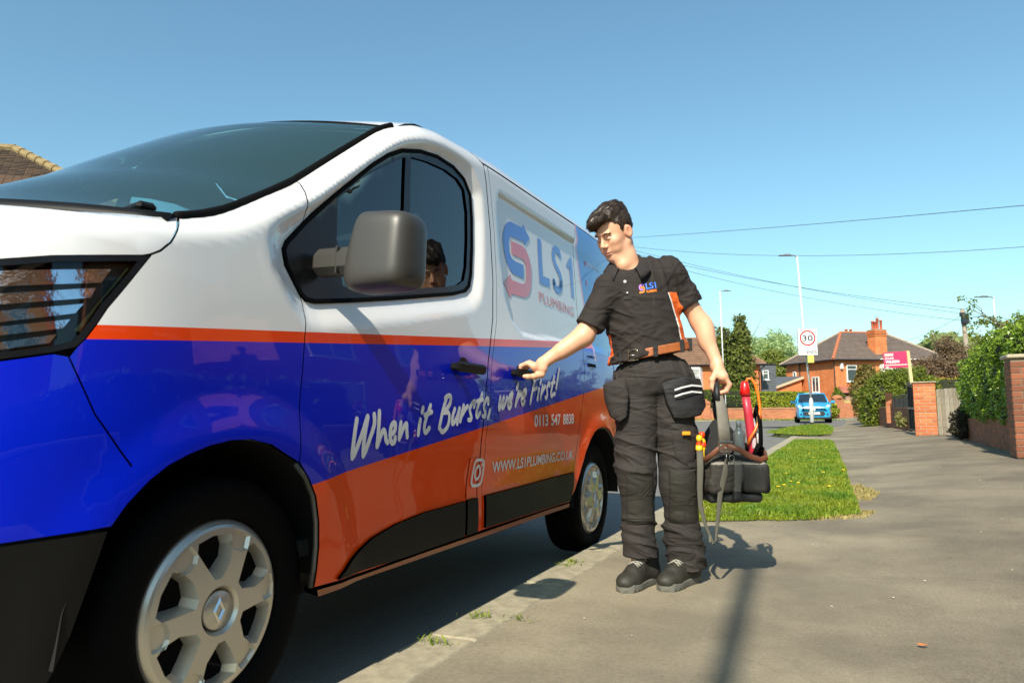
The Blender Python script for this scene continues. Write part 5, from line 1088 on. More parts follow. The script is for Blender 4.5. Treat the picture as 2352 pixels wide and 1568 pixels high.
ga=at(2093,985,18.8); gb=at(2109,990,17.6); g=empty('black_gate',(ga[0],ga[1],ga[2]-.05),math.atan2((gb-ga)[1],(gb-ga)[0]),'tall black metal gate standing open beside the brick pillar','gate'); Lg=np.hypot(*(gb-ga)[:2])
q=MB(); q.box((0,0,.62),(.07,.07,1.26)); q.build('gate_post',M_bg,g); q=MB(); q.box((Lg/2,0,.30),(Lg,.025,.5)); q.box((Lg/2,0,.85),(Lg,.025,.5)); q.build('panel',M_bg,g)
for z in (.05,.58,1.14): q=MB(); q.box((Lg/2,-.02,z),(Lg,.05,.05)); q.build('rail',mat('worn steel',(.10,.11,.12),.4,metal=.5) if z==.58 else M_bg,g)
for t in (.25,.5,.75): q=MB(); q.box((Lg*t,-.03,.6),(.025,.025,1.15)); q.build('bar',M_bg,g)
# estate agent board
eb=at(2098,884,22.5); e0=empty('estate_agent_board',(eb[0],eb[1],pz(eb[0],eb[1])),CYAW,'pink estate agent board on a pale wooden post above the bush','sign'); Pz=pz(eb[0],eb[1])
top=at(2086.5,805,22.5); q=MB(); q.add([(-.18+.02,-.03,top[2]-Pz),(-.18+.11,-.03,top[2]-Pz),(-.18+.11,.03,top[2]-Pz),(-.18+.02,.03,top[2]-Pz),(-.02,-.03,0),(.07,-.03,0),(.07,.03,0),(-.02,.03,0)],[(0,1,2,3),(4,5,1,0),(5,6,2,1),(6,7,3,2),(7,4,0,3)]); q.build('post',mat('pale timber post',(.62,.52,.26),.8,var=(3,.2)),e0)
zt=top[2]-Pz-.03; q=MB(); q.add([(-.88,-.04,zt-.02),(-.17,-.04,zt+.02),(-.15,-.04,zt-.47),(-.86,-.04,zt-.50),(-.88,-.01,zt-.02),(-.17,-.01,zt+.02),(-.15,-.01,zt-.47),(-.86,-.01,zt-.50)],[(3,2,1,0),(4,5,6,7),(0,1,5,4),(1,2,6,5),(2,3,7,6),(3,0,4,7)]); bd=q.build('board',mat('pink board',(.72,.045,.13),.45),e0)
M_wp=mat('white print',(.8,.8,.78),.5)
text_on('board_lettering','IZAAK',(-.84,-.044,zt-.24),(-.56,-.044,zt-.225),(-.84,-.044,zt-.165),M_wp,bd,.01); text_on('board_lettering','WILSON',(-.83,-.044,zt-.35),(-.41,-.044,zt-.33),(-.83,-.044,zt-.265),M_wp,bd,.05)
q=MB(); q.add([(-.84,-.044,zt-.42),(-.17,-.044,zt-.40),(-.17,-.044,zt-.37),(-.84,-.044,zt-.39)],[(0,1,2,3)]); q.add([(-.85,-.044,zt-.13),(-.58,-.044,zt-.12),(-.58,-.044,zt-.045),(-.85,-.044,zt-.055)],[(0,1,2,3)]); q.add([(-.83,-.044,zt-.49),(-.74,-.044,zt-.485),(-.74,-.044,zt-.445),(-.83,-.044,zt-.45)],[(0,1,2,3)]); q.build('board_print',mat('cream print',(.8,.62,.5),.5),bd)
# yellowish far hedge, brown shrub
c=at(2195,900,30); o=foliage('hedge',[(0,0,0,1.9,.6,.75)],5000,.06,leafmat('bronze hedge leaves',(.14,.13,.01),(.34,.27,.03),.6,.3),None,seed=27,box=True,core=.9); o.location=c+np.array([-.3,0,-.18]); o.rotation_euler=(0,0,CYAW); tag(o,'trimmed bronze green hedge behind the wooden fence','hedge')
c=at(2172,880,34); o=foliage('brown_shrub',[(0,0,.6,1.1,.9,1.0),(-.9,0,.5,.9,.8,.75),(.8,0,.9,.9,.8,1.1),(.1,0,1.7,.5,.5,.5)],9000,.05,M_brown,None,seed=28,core=.3,shell=.3,corem=mat('dark brown twigs',(.06,.04,.025),.9)); o.location=c; o.rotation_euler=(0,0,CYAW); tag(o,'leafless brown garden shrub in front of the distant brick house','shrub')
q=MB(); rr=np.random.default_rng(3)
for i in range(22): a=rr.uniform(0,PI); l=rr.uniform(.5,1.3); q.tube([(0,0,1.2),(math.cos(a)*l*.4,0,1.2+l*.6),(math.cos(a)*l*.7,0,1.3+l)],[.02,.014,.006],4)
q.build('twigs',mat('dark brown twigs'),o)
# weeds by the shaded wall
c=at(2077,980,20.2); o=foliage('wild_weed',[(0,0,.12,.16,.15,.14),(-.12,0,.22,.1,.1,.2)],500,.035,leafmat('weed stalks',(.18,.17,.05),(.35,.34,.12),.8,.3),None,seed=29,core=0,shell=.2); o.location=c; tag(o,'straggly pale weed at the foot of the shaded garden wall','weed')
# ================================================================ LAMP POSTS, POLE, SIGN, CABLES
M_galv=mat('galvanised steel',(.58,.60,.58),.5,metal=.1)
def lamp_post(name,px,py,D,ptop,label,rb=.085,rt=.045,arm=-1,lean=0,lamp=.55,drop=True):
    b=at(px,py,D); zt=at(ptop[0],ptop[1],D); h=zt[2]-b[2]; o=empty(name,tuple(b),CYAW,label,'street lamp'); k=(np.array(zt)-b)@_r0
    q=MB(); q.lathe([(rb,-.3),(rb,1.0),(rb*.98,1.1),(rt,1.25)],(0,0,0),16); q.tube([(0,0,1.2),(k*.5,0,h*.5),(k,0,h)],[rt,rt*.95,rt*.8],12); q.build('column',M_galv,o,True)
    q=MB(); q.tube([(k,0,h-.05),(k+arm*.1,0,h+.02),(k+arm*.22,0,h+.03)],.028,8); q.box((k+arm*(.22+lamp/2),0,h+.03),(lamp,.17,.05),bev=.02); q.box((k+arm*(.28+lamp*.25),0,h+.07),(lamp*.45,.12,.05),bev=.02); q.build('lantern',mat('lantern grey',(.18,.19,.2),.5),o)
    return o,h,k
lp,h,k=lamp_post('street_lamp',1866,982,31,(1845,580),'street lamp column with the 30 zone sign rising from the far grass verge')
q=MB(); q.lathe([(.088,-.3),(.088,.22),(.086,.23)],(0,0,0),16); q.build('base_band',M_gutter,lp,True)
# zone sign
zb=at(1855,785,30.8); sg=empty('speed_sign',tuple(zb),CYAW+R(-2),'white 30 Zone ENDS speed sign fixed to the street lamp column','sign')
sw,sh=.80,1.13; q=MB(); q.box((0,.04,0),(sw,.05,sh),bev=.01); q.build('backing',mat('sign grey backing',(.25,.27,.28),.5),sg)
q=MB(); q.box((0,0,0),(sw-.03,.02,sh-.03),bev=.004); pl=q.build('plate',mat('sign white',(.75,.76,.76),.4),sg)
q=MB(); th=np.linspace(0,2*PI,49)[:-1]; V=[(r*math.cos(a),-.0125,.16+r*math.sin(a)) for r in (.325,.265) for a in th]; q.add(V,[(i,(i+1)%48,48+(i+1)%48,48+i) for i in range(48)]); q.build('red_ring',mat('sign red',(.62,.02,.015),.4),pl)
M_bkp=mat('black print',(.02,.02,.02),.5)
text_on('sign_lettering','30',(-.215,-.0125,.035),(.215,-.0125,.035),(-.215,-.0125,.275),M_bkp,pl,.015); text_on('sign_lettering','ENDS',(-.06,-.0125,-.485),(.355,-.0125,-.485),(-.06,-.0125,-.365),M_bkp,pl,.02); text_on('sign_lettering','Zone',(.03,-.0125,-.34),(.25,-.0125,-.34),(.03,-.0125,-.25),mat('grey print',(.35,.36,.37),.5),pl)
q=MB(); q.box((0,-.0125,-.21),(sw-.03,.003,.012)); q.add([(-.33,-.0125,-.50),(-.30,-.0125,-.51),(-.10,-.0125,-.26),(-.13,-.0125,-.25)],[(0,1,2,3)]); V=[(-.215+r*math.cos(a),-.0126,-.375+r*math.sin(a)) for r in (.125,.115) for a in th]; q.add(V,[(i,(i+1)%48,48+(i+1)%48,48+i) for i in range(48)]); q.build('sign_print',mat('grey print'),pl)
q=MB(); q.box((.10,.02,-.72),(.26,.05,.30),bev=.01); q.build('yellow_plate',mat('yellow plate',(.62,.55,.12),.6),sg)
lamp_post('street_lamp',1666,945,46,(1661,665),'thin distant street lamp in front of the conifers',.08,.045,arm=1,lamp=.45)
lamp_post('street_lamp',2303,950,36,(2298,679),'distant street lamp seen above the twiggy tree on the right',.07,.035,arm=-1,lamp=.7)
tb=at(2235,930,40); tp=at(2223,707,40); o=empty('telegraph_pole',tuple(tb),CYAW,'wooden telegraph pole rising behind the privet hedge','pole'); kk=(tp-tb)@_r0; hh=tp[2]-tb[2]
q=MB(); q.tube([(0,0,-.5),(kk,0,hh)],[.15,.11],12); q.build('pole',mat('weathered pole timber',(.30,.25,.19),.9,var=(6,.3)),o,True); q=MB(); q.box((kk+.02,-.15,hh-.55),(.34,.3,.55),bev=.04); q.box((kk-.1,-.1,hh-.3),(.2,.15,.2)); q.build('terminal_box',mat('black box plastic',(.02,.025,.035),.5),o)
M_cable=mat('black cable',(.03,.035,.04),.6)
def cable(P,Q,sag,r,label):
    P=np.array(P);Q=np.array(Q); t=np.linspace(0,1,25); pts=P+(Q-P)*t[:,None]; pts[:,2]-=4*sag*t*(1-t); q=MB(); q.tube(pts,r,5); return tag(q.build('overhead_cable',M_cable),label,'cable','overhead cables')
cable(at(1310,553,60),at(2500,458,22),.15,.012,'highest overhead cable rising to the right picture edge')
cable(at(1310,545,60),at(2560,550,30),1.05,.012,'nearly level sagging cable just above the lamp top')
cable(at(1330,540,60),at(2440,745,52),.9,.014,'upper of the three cables falling towards the right')
cable(at(1330,548,60),at(2440,755,50),1.25,.014,'middle of the three cables falling towards the right')
cable(at(1330,548,60),at(2222,768-57,40),.6,.013,'lowest cable running down to the telegraph pole')
cable(at(2222,716,40),at(2010,790,66),.55,.010,'thin service cable from the telegraph pole to the chimney roof')
pt=at(1322,546,60); o=empty('telegraph_pole',(pt[0],pt[1],.1),0,'telegraph pole hidden behind the van where the overhead cables meet','pole'); q=MB(); q.tube([(0,0,-.4),(0,0,pt[2]+.15)],[.15,.11],10); q.build('pole',mat('weathered pole timber'),o,True)
# telegraph pole behind the photographer, its shadow crosses the pavement
o=empty('telegraph_pole',(.14,-5.6,0),0,'tall telegraph pole behind the photographer casting the long thin shadow','pole'); q=MB(); q.tube([(0,0,-.3),(.02,0,9.0)],[.055,.042],12); q.build('pole',mat('weathered pole timber'),o,True)
# ================================================================ BLUE CAR
def build_car():
    b=at(1867,972,38); car=empty('parked_car',(b[0],b[1],pz(b[0],b[1])+.02),CYAW-R(19),'small bright blue hatchback parked facing us beyond the verge','car')
    # local: x right, y away (length), z up ; half sections along y
    M_cb=mat('blue car paint',(.02,.33,.60),.25,coat=1); sec=[(-1.78,.50,.22,.62,.60),(-1.72,.70,.20,.78,.70),(-1.45,.80,.20,.86,.80),(-1.0,.835,.20,.98,.82),(-.78,.84,.20,1.02,.82),(1.2,.84,.22,1.05,.83),(1.72,.80,.25,1.02,.78),(1.80,.74,.30,.95,.70)]
    V=[];F=[]
    for y,w,z0,z1,wt in sec:
        half=[(w*.90,z0),(w,z0+.12),(w*1.0,.55),(w*.985,.72),(wt,z1-.05),(wt*.80,z1),(wt*.35,z1+.02)]
        ring=half+[(-a,c) for a,c in half[::-1]]; V+=[(a,y,c) for a,c in ring]
    m=14
    for i in range(len(sec)-1): F+=[(i*m+k,i*m+(k+1)%m,(i+1)*m+(k+1)%m,(i+1)*m+k) for k in range(m)]
    F+=[tuple(range(m)),tuple(range(len(sec)*m-1,(len(sec)-1)*m-1,-1))]; body=mesh('body',V,F,M_cb,car); autosmooth(body,50)
    # cabin: roof shell on pillars, glass
    cab=[(-.82,.70,1.00),(-.15,.58,1.44),(.9,.60,1.50),(1.62,.64,1.15)]; V=[];F=[]
    for y,w,z in cab: V+=[(-w,y,z),(-w*.5,y,z+.03),(w*.5,y,z+.03),(w,y,z)]
    V2=[(-.74,-.80,.98),(.74,-.80,.98),(.80,1.7,1.02),(-.80,1.7,1.02)]
    q=MB(); q.add([V[4],V[5],V[6],V[7],V[11],V[10],V[9],V[8]],[(0,1,6,7),(1,2,5,6),(2,3,4,5)]); q.tube([(-.72,-.84,1.0),(-.60,-.15,1.44)],.035,6); q.tube([(.72,-.84,1.0),(.60,-.15,1.44)],.035,6); q.tube([V[4],V[5],V[6],V[7]],.03,6); q.tube([V[4],V[8],V[12],(-.8,1.7,1.0)],.035,6); q.tube([V[7],V[11],V[15],(.8,1.7,1.0)],.035,6); q.tube([(-.80,.35,1.0),(-.60,.35,1.46)],.04,6); q.tube([(.80,.35,1.0),(.60,.35,1.46)],.04,6); q.build('roof',M_cb,car,True)
    gl=mat('car window glass',(.015,.025,.035),.03,coat=1); q=MB(); q.add([V[0],V[1],V[2],V[3],V[7],V[6],V[5],V[4]],[(0,1,6,7),(1,2,5,6),(2,3,4,5)]); q.build('windscreen',gl,car)
    q=MB(); q.add([(-.80,-.7,.98),V[4],V[8],V[12],(-.8,1.6,1.0)],[(0,1,2,3,4)]); q.add([(.80,-.7,.98),V[7],V[11],V[15],(.8,1.6,1.0)],[(4,3,2,1,0)]); q.add([V[12],V[15],(.8,1.72,1.0),(-.8,1.72,1.0)],[(0,1,2,3)]); q.build('side_glass',gl,car)
    for s in (1,-1):
        q=MB(); q.prism([(0,0),(.24,.05),(.30,.17),(.22,.20),(.03,.10)],(s*.44,-1.66,.68),(s,.18,0),(0,.25,1),(0,.10,.02)); q.build('headlight',mat('pale lamp glass',(.62,.66,.68),.1,coat=1),car)
        q=MB(); q.lathe([(.0,0),(.05,0),(.05,.03)],(s*.60,-1.76,.42),12,'y'); q.build('fog_lamp',M_gutter,car)
        q=MB(); q.box((s*.95,-.62,1.03),(.20,.12,.13),bev=.03); q.box((s*.84,-.60,.99),(.1,.05,.04)); q.build('door_mirror',M_cb,car)
        for y in (-1.08,1.15):
            w=bpy.data.objects.new('wheel',None); COL.objects.link(w); w.parent=car; w.location=(s*.74,y,.29); q=MB(); q.lathe([(0,-.09),(.27,-.09),(.295,-.06),(.295,.06),(.27,.09),(.20,.09)],(0,0,0),24,'x'); q.build('tyre',M_rubber,w,True); q=MB(); q.lathe([(0,.085*s),(.19,.085*s),(.2,.06*s)],(0,0,0),16,'x'); q.build('rim',M_galv,w,True)
    q=MB(); q.prism([(-.50,.10),(-.42,0),(.42,0),(.50,.10),(.44,.20),(-.44,.20)],(0,-1.815,.36),(1,0,0),(0,0,1),(0,.06,0)); q.build('grille',mat('dark grille mesh',(.02,.02,.022),.5),car)
    q=MB(); q.box((0,-1.83,.47),(.52,.02,.115),bev=.005); q.build('number_plate',mat('white plate',(.75,.75,.73),.4),car)
    q=MB(); q.lathe([(0,0),(.065,0),(.06,.01)],(0,-1.795,.655),16,'y'); q.build('badge',M_galv,car)
    q=MB(); q.box((0,-1.76,.235),(1.40,.12,.10),bev=.03); q.box((0,-.2,.24),(1.55,3.0,.06)); q.build('lower_trim',M_gutter,car)
    q=MB(); th=np.linspace(0,2*PI,17); q.tube([(.34+.17*math.cos(a),-.30+.06*math.sin(a),1.02+.15*math.sin(a)) for a in th],.015,5,cap=False); 
    for x in (-.35,.35): q.box((x,.3,1.05),(.42,.12,.5),bev=.04); q.box((x,.33,1.38),(.22,.08,.14),bev=.03)
    q.build('interior',M_lin,car)
build_car()
# ================================================================ OUTSIDE THE FRAME, SEEN ONLY AS REFLECTIONS IN THE VAN
brick_wall('garden_wall',(2.22,9.0,.22),(2.25,-6,.05),.55,'brick garden wall continuing towards the photographer on the right',dull=True,maxb=0,cap=True)
o=foliage('hedge',[(.2,3.0,.85,.35,4.6,.45),(.25,-4,.9,.4,2.2,.5)],9000,.05,M_privet,None,seed=31,box=True,core=.9); o.location=(2.5,0,.2); tag(o,'privet hedge on the garden wall beside the photographer','hedge')
def side_house(y,lb,ang=0):
    H=empty('brick_house',(8.5,y,.2),PI/2,lb,'house'); q=MB(); q.box((4,-4,2.6),(8,8,5.2)); q.build('wall',M_hbrick,H); q=MB(); hip_roof(q,0,8,-8,0,5.2,8.0); q.build('roof',M_roofb,H); 
    for x in (2,6): 
        window(H,(x,.05,4.0),(-1,0,0),1.8,1.3,(.5,)); window(H,(x,.05,1.4),(-1,0,0),1.9,1.5,(.5,))
    chimney(H,(4,-1.5,6.6),1.0,.7,2.2,[(-.2,0,.6),(.25,0,.6)])
side_house(-9,'brick house across the pavement behind the photographer'); side_house(2,'brick house beside the pavement right of the photographer'); side_house(13,'brick house hidden behind the privet hedge')

# ================================================================ SIGNED-DISTANCE MODELLING (for body, clothes, boots, bag)
_lat=np.random.default_rng(11).random((32,32,32)).astype(np.float32)
def vnoise(p):
    q=np.floor(p).astype(np.int64); f=(p-q).astype(np.float32); f=f*f*(3-2*f); i=q%32; j=(i+1)%32; g=lambda a,b,c:_lat[a,b,c]
    x0,y0,z0=i[:,0],i[:,1],i[:,2];x1,y1,z1=j[:,0],j[:,1],j[:,2]; fx,fy,fz=f.T
    a=g(x0,y0,z0)*(1-fx)+g(x1,y0,z0)*fx;b=g(x0,y1,z0)*(1-fx)+g(x1,y1,z0)*fx;c=g(x0,y0,z1)*(1-fx)+g(x1,y0,z1)*fx;d=g(x0,y1,z1)*(1-fx)+g(x1,y1,z1)*fx
    return ((a*(1-fy)+b*fy)*(1-fz)+(c*(1-fy)+d*fy)*fz)*2-1
def cap(p,a,b,ra,rb=None,sc=None):
    rb=ra if rb is None else rb; a=np.array(a,np.float32);b=np.array(b,np.float32); ab=b-a; t=np.clip(((p-a)@ab)/(ab@ab),0,1); q=p-a-t[:,None]*ab
    if sc is not None: q=q/np.array(sc,np.float32)
    return np.sqrt((q*q).sum(1))-(ra+(rb-ra)*t)
def chain(p,P,r,k=.01):
    d=None
    for i in range(len(P)-1):
        e=cap(p,P[i],P[i+1],r[i],r[i+1]); d=e if d is None else smin(d,e,k)
    return d
def ell(p,c,r,M=None):
    q=p-np.array(c,np.float32)
    if M is not None: q=q@np.array(M,np.float32).T
    r=np.array(r,np.float32); k0=np.sqrt(((q/r)**2).sum(1)); k1=np.sqrt(((q/(r*r))**2).sum(1))+1e-9; return k0*(k0-1)/k1
def rbox(p,c,h,r,M=None):
    q=p-np.array(c,np.float32)
    if M is not None: q=q@np.array(M,np.float32).T
    q=np.abs(q)-np.array(h,np.float32)+r; return np.sqrt((np.maximum(q,0)**2).sum(1))+np.minimum(q.max(1),0)-r
def smin(a,b,k): h=np.clip(.5+.5*(b-a)/k,0,1); return b+(a-b)*h-k*h*(1-h)
def smax(a,b,k): return -smin(-a,-b,k)
def sdfmesh(name,f,lo,hi,h,m,parent=None,smooth=True):
    lo=np.array(lo,float);hi=np.array(hi,float); B=8; n=np.ceil((hi-lo)/h/B).astype(int)*B+1
    ax=[lo[i]+h*np.arange(n[i]) for i in range(3)]; G=np.full(n,1.,np.float32); nb=(n-1)//B
    cc=np.stack(np.meshgrid(*[lo[i]+h*(np.arange(nb[i])*B+B/2) for i in range(3)],indexing='ij'),-1).reshape(-1,3).astype(np.float32)
    d=f(cc); act=np.abs(d)<B*h*.5*1.7321*1.35+.012; sgn=np.where(d<0,-1.,1.).astype(np.float32)
    bi=np.stack(np.unravel_index(np.arange(len(cc)),nb),1)
    # fill inactive interior blocks
    Gb=np.repeat(np.repeat(np.repeat(sgn.reshape(nb),B,0),B,1),B,2); G[:-1,:-1,:-1]=Gb
    off=np.stack(np.meshgrid(*[np.arange(B+1)]*3,indexing='ij'),-1).reshape(-1,3); ab=bi[act]
    CH=400
    for s in range(0,len(ab),CH):
        idx=(ab[s:s+CH,None,:]*B+off[None]).reshape(-1,3); P=(lo+h*idx).astype(np.float32); G[idx[:,0],idx[:,1],idx[:,2]]=f(P)
    S_=G<0; sh=np.array(G.shape)-1
    cnt=np.zeros(sh,np.int8)
    for a in (0,1):
        for b in (0,1):
            for c in (0,1): cnt+=S_[a:sh[0]+a,b:sh[1]+b,c:sh[2]+c]
    cells=np.argwhere((cnt>0)&(cnt<8)); idm=np.full(sh,-1,np.int32); idm[tuple(cells.T)]=np.arange(len(cells))
    acc=np.zeros((len(cells),3));w=np.zeros(len(cells)); cor=[(a,b,c) for a in (0,1) for b in (0,1) for c in (0,1)]
    val={c:G[cells[:,0]+c[0],cells[:,1]+c[1],cells[:,2]+c[2]] for c in cor}
    for c in cor:
        for k in range(3):
            if c[k]==0:
                e=list(c);e[k]=1;e=tuple(e); v0,v1=val[c],val[e]; x=(v0<0)!=(v1<0); t=np.where(x,v0/(v0-v1+1e-12*(v0==v1)),0)
                q=np.tile(np.array(c,float),(len(cells),1)); q[:,k]+=t; acc[x]+=q[x]; w+=x
    V=lo+h*(cells+acc/w[:,None]); F=[]
    for k in range(3):
        a,b=[(1,2),(2,0),(0,1)][k]; s0=[slice(None)]*3;s1=[slice(None)]*3; s0[k]=slice(0,-1);s1[k]=slice(1,None)
        X=np.argwhere(S_[tuple(s0)]!=S_[tuple(s1)]); ok=(X[:,a]>0)&(X[:,b]>0)&(X[:,a]<sh[a])&(X[:,b]<sh[b]); X=X[ok]; da=np.zeros(3,int);da[a]=1;db=np.zeros(3,int);db[b]=1
        q=[idm[tuple((X-da-db).T)],idm[tuple((X-db).T)],idm[tuple(X.T)],idm[tuple((X-da).T)]]; Q=np.stack(q,1); inside=S_[tuple(X.T)]; Q[~inside]=Q[~inside][:,::-1]; F.append(Q)
    F=np.vstack(F); me=bpy.data.meshes.new(name); me.vertices.add(len(V)); me.vertices.foreach_set('co',V.reshape(-1).astype(np.float32)); me.loops.add(F.size); me.loops.foreach_set('vertex_index',F.reshape(-1).astype(np.int32)); me.polygons.add(len(F)); me.polygons.foreach_set('loop_start',np.arange(0,F.size,4).astype(np.int32)); me.update(calc_edges=True); me.validate()
    o=link(name,me,m,parent,smooth); return o
def cent(o):
    me=o.data; c=np.empty(len(me.polygons)*3,np.float32); me.polygons.foreach_get('center',c); return c.reshape(-1,3)
def setmats(o,mats,idx):
    for m in mats: o.data.materials.append(m)
    o.data.polygons.foreach_set('material_index',idx.astype(np.int32)); o.data.update()
# ================================================================ PERSON
PX=np.array([-.85,3.60,0.]); M_skin=None
def skinmat():
    m=bpy.data.materials.new('skin'); m.use_nodes=True; n=m.node_tree; L=n.links; b=n.nodes['Principled BSDF']; a=n.nodes.new('ShaderNodeVertexColor'); a.layer_name='tone'
    L.new(a.outputs[0],b.inputs['Base Color']); b.inputs['Roughness'].default_value=.48; b.inputs['Subsurface Weight'].default_value=.12; b.inputs['Subsurface Radius'].default_value=(.012,.004,.002); b.inputs['Subsurface Scale'].default_value=1
    t=n.nodes.new('ShaderNodeTexNoise'); t.inputs['Scale'].default_value=260; bp=n.nodes.new('ShaderNodeBump'); bp.inputs['Strength'].default_value=.12; bp.inputs['Distance'].default_value=.001; tc=n.nodes.new('ShaderNodeTexCoord'); L.new(tc.outputs['Object'],t.inputs[0]); L.new(t.outputs[0],bp.inputs['Height']); L.new(bp.outputs[0],b.inputs['Normal']); return m
def cloth(name,col=(.5,.5,.5),rough=.85,w=900,st=.25,sheen=.0):
    if name in _M: return _M[name]
    m=mat(name,col,rough,bump=(w,st,.0008),var=(5,.18)); n=m.node_tree; b=n.nodes['Principled BSDF']; bp0=b.inputs['Normal'].links[0].from_node; tc=[x for x in n.nodes if x.type=='TEX_COORD'][0]
    mp=n.nodes.new('ShaderNodeMapping'); mp.inputs['Rotation'].default_value=(.3,.5,.2); mp.inputs['Scale'].default_value=(3.2,3.2,8); n.links.new(tc.outputs['Object'],mp.inputs[0]); t2=n.nodes.new('ShaderNodeTexNoise'); t2.inputs['Scale'].default_value=1.6; t2.inputs['Detail'].default_value=1.5; t2.inputs['Distortion'].default_value=1.1; n.links.new(mp.outputs[0],t2.inputs[0])
    rr_=n.nodes.new('ShaderNodeMath'); rr_.operation='PINGPONG'; rr_.inputs[1].default_value=.22; n.links.new(t2.outputs['Fac'],rr_.inputs[0]); bp2=n.nodes.new('ShaderNodeBump'); bp2.inputs['Strength'].default_value=.42; bp2.inputs['Distance'].default_value=.06; n.links.new(rr_.outputs[0],bp2.inputs['Height']); n.links.new(bp0.outputs[0],bp2.inputs['Normal']); n.links.new(bp2.outputs[0],b.inputs['Normal'])
    m.node_tree.nodes['Principled BSDF'].inputs['Sheen Weight'].default_value=sheen; return m
M_shirt=cloth('dark brown black polo cloth',(.0165,.0115,.0092),.85); M_orange=cloth('orange mesh cloth',(.80,.13,.015),.7); M_trou=cloth('dark grey work cloth',(.024,.0195,.017),.85); M_panel=cloth('black canvas panel',(.012,.012,.013),.75); M_knee=cloth('knee pad canvas',(.017,.015,.010),.8)
M_hair=mat('dark brown hair',(.026,.016,.010),.48,bump=(110,.9,.004),spec=.4); M_boot=mat('dark boot leather',(.028,.026,.019),.62,var=(30,.3),bump=(160,.3,.002)); M_sole=mat('grey boot sole',(.13,.13,.11),.7,bump=(90,.4,.003)); M_lace=mat('grey lace',(.30,.29,.24),.8); M_belt=mat('tan leather belt',(.34,.10,.025),.5,var=(24,.35),bump=(120,.3,.001)); M_brass=mat('pale buckle metal',(.70,.62,.45),.25,metal=1)
psi,tht,rol=R(51),R(28),R(0)
hf=np.array([-math.sin(psi)*math.cos(tht),-math.cos(psi)*math.cos(tht),-math.sin(tht)]); hl=np.array([math.cos(psi),-math.sin(psi),0.]); hu=np.cross(hf,hl); HC=np.array([-.184,-.02,1.705])
HM=np.array([hl,hf,hu])      # rows: to his left, forward, up
def hp(l,f,u): return HC+hl*l+hf*f+hu*u
SR=(.095,.02,1.505); EL=(.238,.035,1.262); WR=(.303,-.01,1.050)          # arm on the picture's right (his left)
SL_=(-.225,-.03,1.425); EL2=(-.352,-.075,1.190); WR2=(-.553,-.075,1.062)    # reaching arm
he=np.array([.41,.912,0.]); ho=np.array([.912,-.41,0.]); HB=np.array([-.6165,-.054,1.012])-he*.030
HDL=np.array([.292,-.01,.925])          # bag handle centre
def f_hand_bag(p):
    d=cap(p,(.300,-.01,1.035),(.318,-.022,.985),.030,.033,(1,1.25,1)); d=smin(d,cap(p,(.316,-.060,.985),(.316,.030,.985),.021,.019),.02)
    for k,(y,l) in enumerate(zip((-.062,-.036,-.010,.014),(.95,1.05,1.0,.85))):
        P=[(.322,y,.985),(.345,y-.004,.985-.040*l),(.328,y-.004,.985-.072*l),(.296,y-.002,.985-.082*l),(.276,y,.985-.066*l)]; d=smin(d,chain(p,P,[.0125,.0115,.0105,.0095,.0085],.004),.006)
    d=smin(d,chain(p,[(.290,-.045,1.010),(.262,-.062,.972),(.262,-.060,.935),(.278,-.058,.912)],[.017,.0135,.012,.010],.006),.012); return d
def f_hand_van(p):
    W=np.array(WR2); K=HB+ho*.050+np.array([0,0,.030]); d=cap(p,W,HB+ho*.070+np.array([0,0,.018]),.027,.033,(1,1,.85)); d=smin(d,cap(p,K-he*.034,K+he*.036,.021,.019),.02)
    for s,l in ((-.040,.95),(-.014,1.05),(.012,1.),(.036,.85)):
        b=HB+he*s; P=[b+ho*.050+[0,0,.030],b+ho*.018+[0,0,.048*l],b-ho*.016+[0,0,.034],b-ho*.020+[0,0,.004]]; d=smin(d,chain(p,P,[.0125,.0115,.010,.009],.004),.005)
    b=HB; P=[b+ho*.078-he*.010+[0,0,-.008],b+ho*.052-he*.045+[0,0,-.018],b+ho*.030-he*.068+[0,0,-.020],b+ho*.018-he*.078+[0,0,-.018]]; d=smin(d,chain(p,P,[.017,.0135,.012,.0095],.006),.010); return d
